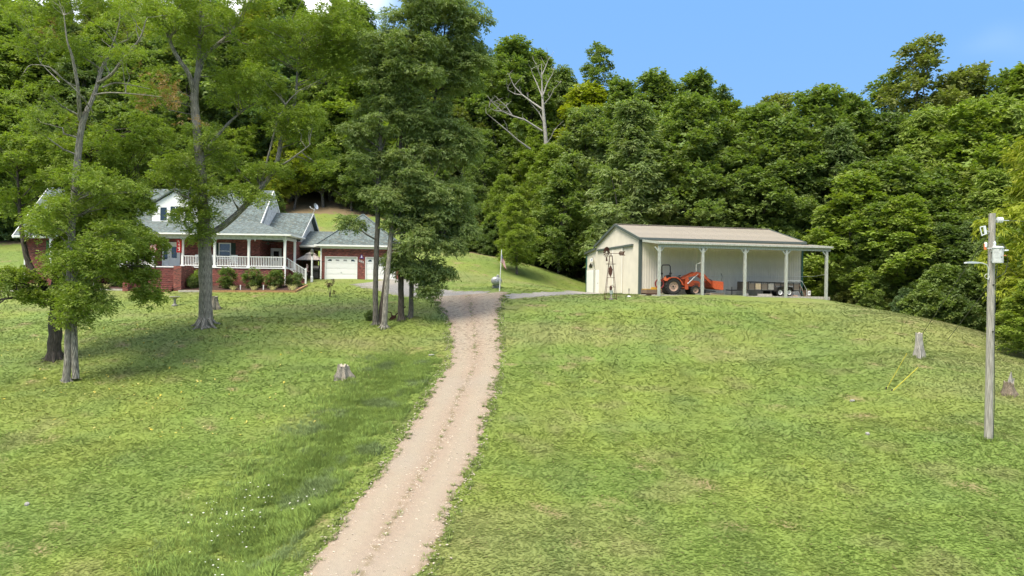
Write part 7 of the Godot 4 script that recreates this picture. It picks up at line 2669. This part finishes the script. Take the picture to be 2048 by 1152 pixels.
func trailer() -> void:
	var o := thing("utility_trailer", barn_pt(8.3, 0.035, 2.05), "black tandem-axle utility trailer with slatted sides under the lean-to", "trailer", "", barn_turn)
	var L := 5.0
	var bed := 0.50
	var top := 1.22
	var hw := 0.9
	var m := MB.new()
	m.box(Vector3(L * 0.5 + 0.5, bed, 0), Vector3(L, 0.10, hw * 2))
	part(m, "bed", M.iron, o)
	for k in 8:
		m = MB.new()
		m.box(Vector3(L * 0.5 + 0.5, bed + 0.065, -hw + 0.1125 + k * hw / 4), Vector3(L - 0.1, 0.03, hw / 4 - 0.02))
		part(m, "deck_plank", M.old_wood, o)
	m = MB.new()
	m.bar(Vector3(0.5, bed - 0.02, 0.6), Vector3(-0.75, bed - 0.05, 0), 0.08, 0.1); m.bar(Vector3(0.5, bed - 0.02, -0.6), Vector3(-0.75, bed - 0.05, 0), 0.08, 0.1)
	m.bar(Vector3(-0.7, bed - 0.05, 0), Vector3(-1.1, bed - 0.02, 0), 0.1, 0.1); m.tube([Vector3(-0.6, 0.06, 0.1), Vector3(-0.6, 0.75, 0.1)], [0.04, 0.04], 6); m.box(Vector3(-0.6, 0.02, 0.1), Vector3(0.2, 0.04, 0.2))
	part(m, "tongue", M.iron, o)
	for s in [-1, 1]:
		m = MB.new()
		m.bar(Vector3(0.5, top, s * hw), Vector3(L + 0.5, top - 0.06, s * hw), 0.05, 0.07)
		part(m, "top_rail", M.iron, o)
		for k in 9:
			m = MB.new()
			var x := 0.53 + k * (L - 0.06) / 8.0
			m.box(Vector3(x, (bed + top) * 0.5, s * hw), Vector3(0.05, top - bed - 0.06, 0.05))
			part(m, "stake", M.iron, o)
		for k in 8:
			var x0 := 0.56 + k * (L - 0.06) / 8.0
			if k < 4 or k == 7:
				m = MB.new()
				m.box(Vector3(x0 + 0.30, bed + 0.33, s * (hw - 0.035)), Vector3(0.56, 0.52, 0.02))
				part(m, "side_board", [M.trailer_mesh, M.lumber, M.trailer_mesh, M.old_wood, M.trailer_mesh][mini(k, 4)], o)
			else:
				m = MB.new()
				m.box(Vector3(x0 + 0.30, bed + 0.52, s * (hw - 0.035)), Vector3(0.56, 0.2, 0.02)); m.box(Vector3(x0 + 0.30, bed + 0.2, s * (hw - 0.035)), Vector3(0.56, 0.2, 0.02))
				part(m, "side_board", M.trailer_mesh, o)
		m = MB.new()
		var p := PackedVector2Array()
		for q in [[2.95, 0.42], [3.12, 0.76], [3.4, 0.83], [4.35, 0.83], [4.62, 0.76], [4.8, 0.42], [4.72, 0.42], [4.56, 0.70], [4.33, 0.77], [3.42, 0.77], [3.18, 0.70], [3.03, 0.42]]:
			p.append(Vector2(q[0], q[1]))
		var rev := PackedVector2Array()
		for k in p.size(): rev.append(p[p.size() - 1 - k])
		m.prism(rev, s * (hw + 0.15) - 0.14, s * (hw + 0.15) + 0.14)
		part(m, "mudguard", M.iron, o)
		for x in [3.44, 4.30]:
			if s > 0: wheel(o, Vector3(x, 0.33, hw + 0.15), 0.33, 0.2, M.white, 0, 0.60)
			else: wheel_at(o, Vector3(x, 0.33, -hw - 0.15), 0.33, 0.2, M.white, 0, -1)
	m = MB.new()
	m.box(Vector3(3.87, 0.36, 0), Vector3(1.3, 0.1, 1.6))
	part(m, "axles", M.iron, o)
	m = MB.new()
	m.box(Vector3(0.47, (bed + top) * 0.5, 0), Vector3(0.04, top - bed, hw * 2))
	part(m, "headboard", M.trailer_mesh, o)
	# grey pipe steps leaning at its tail
	var s := thing("step_ladder", barn_pt(13.75, 0.035, 2.75), "grey pipe-railed metal steps at the trailer's tail", "steps", "", barn_turn)
	for z in [-0.28, 0.28]:
		m = MB.new()
		m.bar(Vector3(0.55, 0.0, z), Vector3(-0.05, 1.0, z), 0.04, 0.07)
		part(m, "stringer", M.rust_pale, s)
		m = MB.new()
		m.tube([Vector3(0.62, 0.6, z), Vector3(0.18, 1.32, z), Vector3(0.08, 1.36, z), Vector3(-1.2, 1.36, z), Vector3(-1.4, 1.24, z), Vector3(-1.42, 1.15, z)], taper(6, 0.025, 0.025), 6)
		m.tube([Vector3(0.62, 0.6, z), Vector3(0.66, 0.02, z)], [0.025, 0.025], 6)
		part(m, "handrail", M.aluminium, s)
	for k in 5:
		m = MB.new()
		var t := (k + 0.5) / 5.0
		m.box(Vector3(lerpf(0.55, -0.05, t), t, 0), Vector3(0.18, 0.03, 0.52))
		part(m, "tread", M.rust_pale, s)
	# crate with a pale notice
	var b := thing("crate", barn_pt(14.75, 0.035, 2.6), "brown crate with a white notice beside the metal steps", "crate", "", barn_turn)
	m = MB.new()
	m.box(Vector3(0, 0.28, 0), Vector3(0.42, 0.56, 0.42))
	part(m, "body", M.rust_pale, b)
	m = MB.new()
	m.box(Vector3(0.03, 0.30, 0.216), Vector3(0.27, 0.38, 0.012))
	var nt := part(m, "notice", M.white, b)
	m = MB.new()
	m.box(Vector3(0.03, 0.37, 0.226), Vector3(0.16, 0.05, 0.006)); m.box(Vector3(0.03, 0.27, 0.226), Vector3(0.18, 0.03, 0.006))
	part(m, "print", M.black, nt)
	var lr := thing("rubble", barn_pt(13.2, 0.035, 3.0), "small pinkish rubble by the trailer wheel", "rubble", "", barn_turn)
	m = MB.new()
	m.box(Vector3(0, 0.06, 0), Vector3(0.26, 0.12, 0.16), Basis(Vector3.UP, 0.4)); m.box(Vector3(0.22, 0.04, 0.05), Vector3(0.16, 0.08, 0.12), Basis(Vector3.UP, -0.5))
	part(m, "pieces", M.rim_cream, lr)

# ---------- utility pole ----------
func build_pole() -> void:
	var D := 27.0
	var at := on(X(1978, D) + 0.05, D)
	var o := thing("utility_pole", at, "weathered wooden utility pole with grey transformer, street lamp arm and insulator", "utility pole")
	var H := P(1989, 427, D).y - at.y
	var m := MB.new()
	m.tube([Vector3(0, -0.3, 0), Vector3(0.01, 0.5, 0), Vector3(0.02, H * 0.5, 0), Vector3(0.03, H, 0)], [0.15, 0.145, 0.13, 0.115], 14)
	part(m, "pole", M.old_wood, o)
	var y := func(py: float) -> float: return P(1985, py, D).y - at.y
	# transformer can
	m = MB.new()
	var ty: float = y.call(527)
	var tt: float = y.call(496)
	var c := Vector3(0.02, 0, 0.36)
	m.lathe([Vector2(0, ty), Vector2(0.18, ty), Vector2(0.185, ty + 0.02), Vector2(0.185, tt - 0.04), Vector2(0.203, tt - 0.035), Vector2(0.203, tt), Vector2(0.16, tt + 0.04), Vector2(0, tt + 0.06)], c, 24)
	var tr := part(m, "transformer", M.transformer, o)
	m = MB.new()
	m.bar(Vector3(0.02, ty + 0.12, 0.1), Vector3(0.02, ty + 0.12, 0.2), 0.2, 0.08); m.bar(Vector3(0.02, tt - 0.12, 0.1), Vector3(0.02, tt - 0.12, 0.2), 0.2, 0.08)
	part(m, "bracket", M.galvanised, tr)
	m = MB.new()
	m.lathe([Vector2(0.035, 0), Vector2(0.05, 0.04), Vector2(0.03, 0.08), Vector2(0.05, 0.12), Vector2(0.025, 0.2), Vector2(0, 0.21)], c + Vector3(-0.11, tt + 0.03, -0.02), 10)
	part(m, "bushing", M.porcelain, tr)
	m = MB.new()
	m.box(c + Vector3(0.17, lerpf(ty, tt, 0.48), 0.16), Vector3(0.17, 0.03, 0.04), Basis(Vector3.UP, 0.75))
	part(m, "orange_tag", M.ember, tr)
	m = MB.new()
	for q in [[-0.05, 0.85], [0.03, 0.83], [0.03, 0.36], [0.0, 0.38]]:
		m.box(c + Vector3(q[0], lerpf(ty, tt, q[1]), 0.186), Vector3(0.018, 0.05, 0.008))
	part(m, "marking", M.iron, tr)
	m = MB.new()
	m.tube([c + Vector3(0.2, tt - 0.12, 0.05), c + Vector3(0.36, tt - 0.11, 0.05)], [0.035, 0.028], 8)
	part(m, "terminal", M.porcelain, tr)
	# lightning arrester beside the can
	m = MB.new()
	m.lathe([Vector2(0.045, 0), Vector2(0.05, 0.1), Vector2(0.05, 0.22), Vector2(0.03, 0.27)], Vector3(-0.30, y.call(500), 0.12), 10)
	var ar := part(m, "arrester", M.ember, o)
	m = MB.new()
	m.lathe([Vector2(0.054, 0.10), Vector2(0.056, 0.24), Vector2(0.03, 0.29)], Vector3(-0.29, y.call(500), 0.13), 10)
	m.bar(Vector3(-0.3, y.call(497), 0.12), Vector3(0, y.call(497), 0.08), 0.03, 0.03)
	part(m, "cover", M.porcelain, ar)
	# fused cut-out on a bracket
	var fy: float = y.call(462)
	m = MB.new()
	m.tube([Vector3(-0.1, fy - 0.06, 0.05), Vector3(-0.26, fy + 0.02, 0.08)], [0.022, 0.022], 6)
	var cu := part(m, "cutout_bracket", M.galvanised, o)
	m = MB.new()
	m.tube([Vector3(-0.26, fy - 0.14, 0.08), Vector3(-0.32, fy + 0.19, 0.08)], [0.05, 0.05], 8)
	part(m, "insulator", M.porcelain, cu)
	m = MB.new()
	m.tube([Vector3(-0.33, fy + 0.17, 0.08), Vector3(-0.48, fy + 0.13, 0.08)], [0.018, 0.018], 6)
	m.tube([Vector3(-0.48, fy + 0.13, 0.08), Vector3(-0.40, fy - 0.2, 0.08)], [0.022, 0.022], 6)
	m.tube([Vector3(-0.40, fy - 0.18, 0.08), Vector3(-0.26, fy - 0.13, 0.08)], [0.018, 0.018], 6)
	part(m, "fuse_tube", M.porcelain, cu)
	# dead-end insulator at the top
	var iy: float = y.call(440)
	m = MB.new()
	for k in 3:
		m.lathe([Vector2(0.02, -0.035), Vector2(0.11, -0.02), Vector2(0.115, 0.0), Vector2(0.04, 0.03)], Vector3(0.24 + k * 0.075, iy, 0.02), 16, Basis(Vector3.FORWARD, PI / 2))
	var di := part(m, "dead_end_insulator", M.porcelain, o)
	m = MB.new()
	m.tube([Vector3(0.1, iy + 0.01, 0.02), Vector3(0.5, iy - 0.02, 0.02), Vector3(0.66, iy - 0.02, 0.02)], [0.015, 0.015, 0.02], 6)
	part(m, "clamp", M.galvanised, di)
	# street lamp arm
	var ly: float = y.call(560)
	m = MB.new()
	m.tube([Vector3(-0.12, ly, 0.06), Vector3(-0.13, ly + 0.42, 0.08), Vector3(-0.22, ly + 0.58, 0.10), Vector3(-0.42, ly + 0.64, 0.12), Vector3(-0.62, ly + 0.655, 0.14)], taper(5, 0.026, 0.026), 8)
	var arm := part(m, "lamp_arm", M.aluminium, o)
	m = MB.new()
	m.prism(PackedVector2Array([Vector2(-0.60, 0.0), Vector2(-0.60, 0.06), Vector2(-0.86, 0.075), Vector2(-1.05, 0.05), Vector2(-1.07, 0.0)]).duplicate(), -0.09, 0.09, Transform3D(Basis(), Vector3(0, ly + 0.62, 0.14)))
	part(m, "lamp_head", M.aluminium, arm)
	m = MB.new()
	m.box(Vector3(-0.86, ly + 0.612, 0.14), Vector3(0.34, 0.02, 0.15))
	part(m, "lens", M.lamp_glass, arm)
	m = MB.new()
	m.ring(Vector3(-0.2, y.call(553), 0.1), 0.09, 0.008, Basis(Vector3.RIGHT, PI / 2), 16, 4)
	part(m, "wire_loop", M.pale_wire, o)
	# bolts, ground wire, service cables on the pole
	for py in [570.0, 663.0]:
		m = MB.new()
		m.tube([Vector3(0.02, y.call(py), 0.13), Vector3(0.02, y.call(py), 0.175)], [0.03, 0.03], 8)
		part(m, "bolt", M.iron, o)
	m = MB.new()
	m.tube([Vector3(0.16, y.call(880), 0.04), Vector3(0.19, y.call(790), 0.05), Vector3(0.15, y.call(700), 0.05), Vector3(0.17, y.call(560), 0.05), Vector3(0.22, y.call(530), 0.05)], taper(5, 0.012, 0.012), 5)
	m.tube([Vector3(0.42, y.call(510), 0.3), Vector3(0.52, y.call(522), 0.2), Vector3(0.5, y.call(545), 0.1), Vector3(0.18, y.call(556), 0.08)], taper(4, 0.012, 0.012), 5)
	m.tube([Vector3(0.14, y.call(492), 0.1), Vector3(0.34, y.call(488), 0.15), Vector3(0.44, y.call(502), 0.3)], taper(3, 0.012, 0.012), 5)
	part(m, "cable", M.wire, o)
	# overhead line to the right
	var wl := thing("power_line", at + Vector3(0.66, iy - 0.02, 0.02), "thin overhead wire running from the pole's insulator out of the valley", "wire")
	m = MB.new()
	var p := []
	for k in 13:
		var t := k / 12.0
		p.append(Vector3(t * 34, -4.0 * t * (1 - t) + t * 1.0, t * 14))
	m.tube(p, taper(13, 0.008, 0.008), 4)
	part(m, "strand", M.wire, wl)
	# guy wires down to the left, beyond the crown
	for q in [[Vector3(-0.1, y.call(468), 0), P(1845, 668, 44.5), "guy wire from the pole top down behind the hill crown", "upper"], [Vector3(-0.1, y.call(575), 0), P(1895, 676, 43.5), "service cable from the pole's middle down behind the hill crown", "lower"]]:
		var e: Vector3 = q[1]
		e.y = hd(e.x, -e.z) - 0.05
		var g := thing("guy_wire", at + q[0], q[2], "wire", "wires anchored beyond the hill crown")
		m = MB.new()
		m.tube([Vector3.ZERO, e - at - q[0]], [0.015, 0.015], 5)
		part(m, "strand", M.wire, g)
	# yellow guy markers on the slope
	for q in [[1773, 776, 33.6, 1814, 706, "long thin yellow guy marker slanting out of the slope, the upper one"], [1784, 781, 33.4, 1836, 735, "stout yellow guy marker slanting out of the slope, the lower one"]]:
		var b := on(X(q[0], q[2]), q[2])
		var e := P(q[3], q[4], q[2] + 0.25)
		var g := thing("guy_marker", b, q[5], "marker", "yellow guy markers on the slope")
		m = MB.new()
		m.tube([Vector3(0, -0.1, 0) - (e - b) * 0.02, e - b], [0.019, 0.017] if q[0] == 1784 else [0.011, 0.010], 7)
		part(m, "sleeve", M.marker_yellow, g)
		m = MB.new()
		m.tube([Vector3(0, -0.2, 0), (e - b) * 0.06 + Vector3(0, 0.02, 0)], [0.03, 0.03], 7)
		part(m, "anchor", M.iron, g)
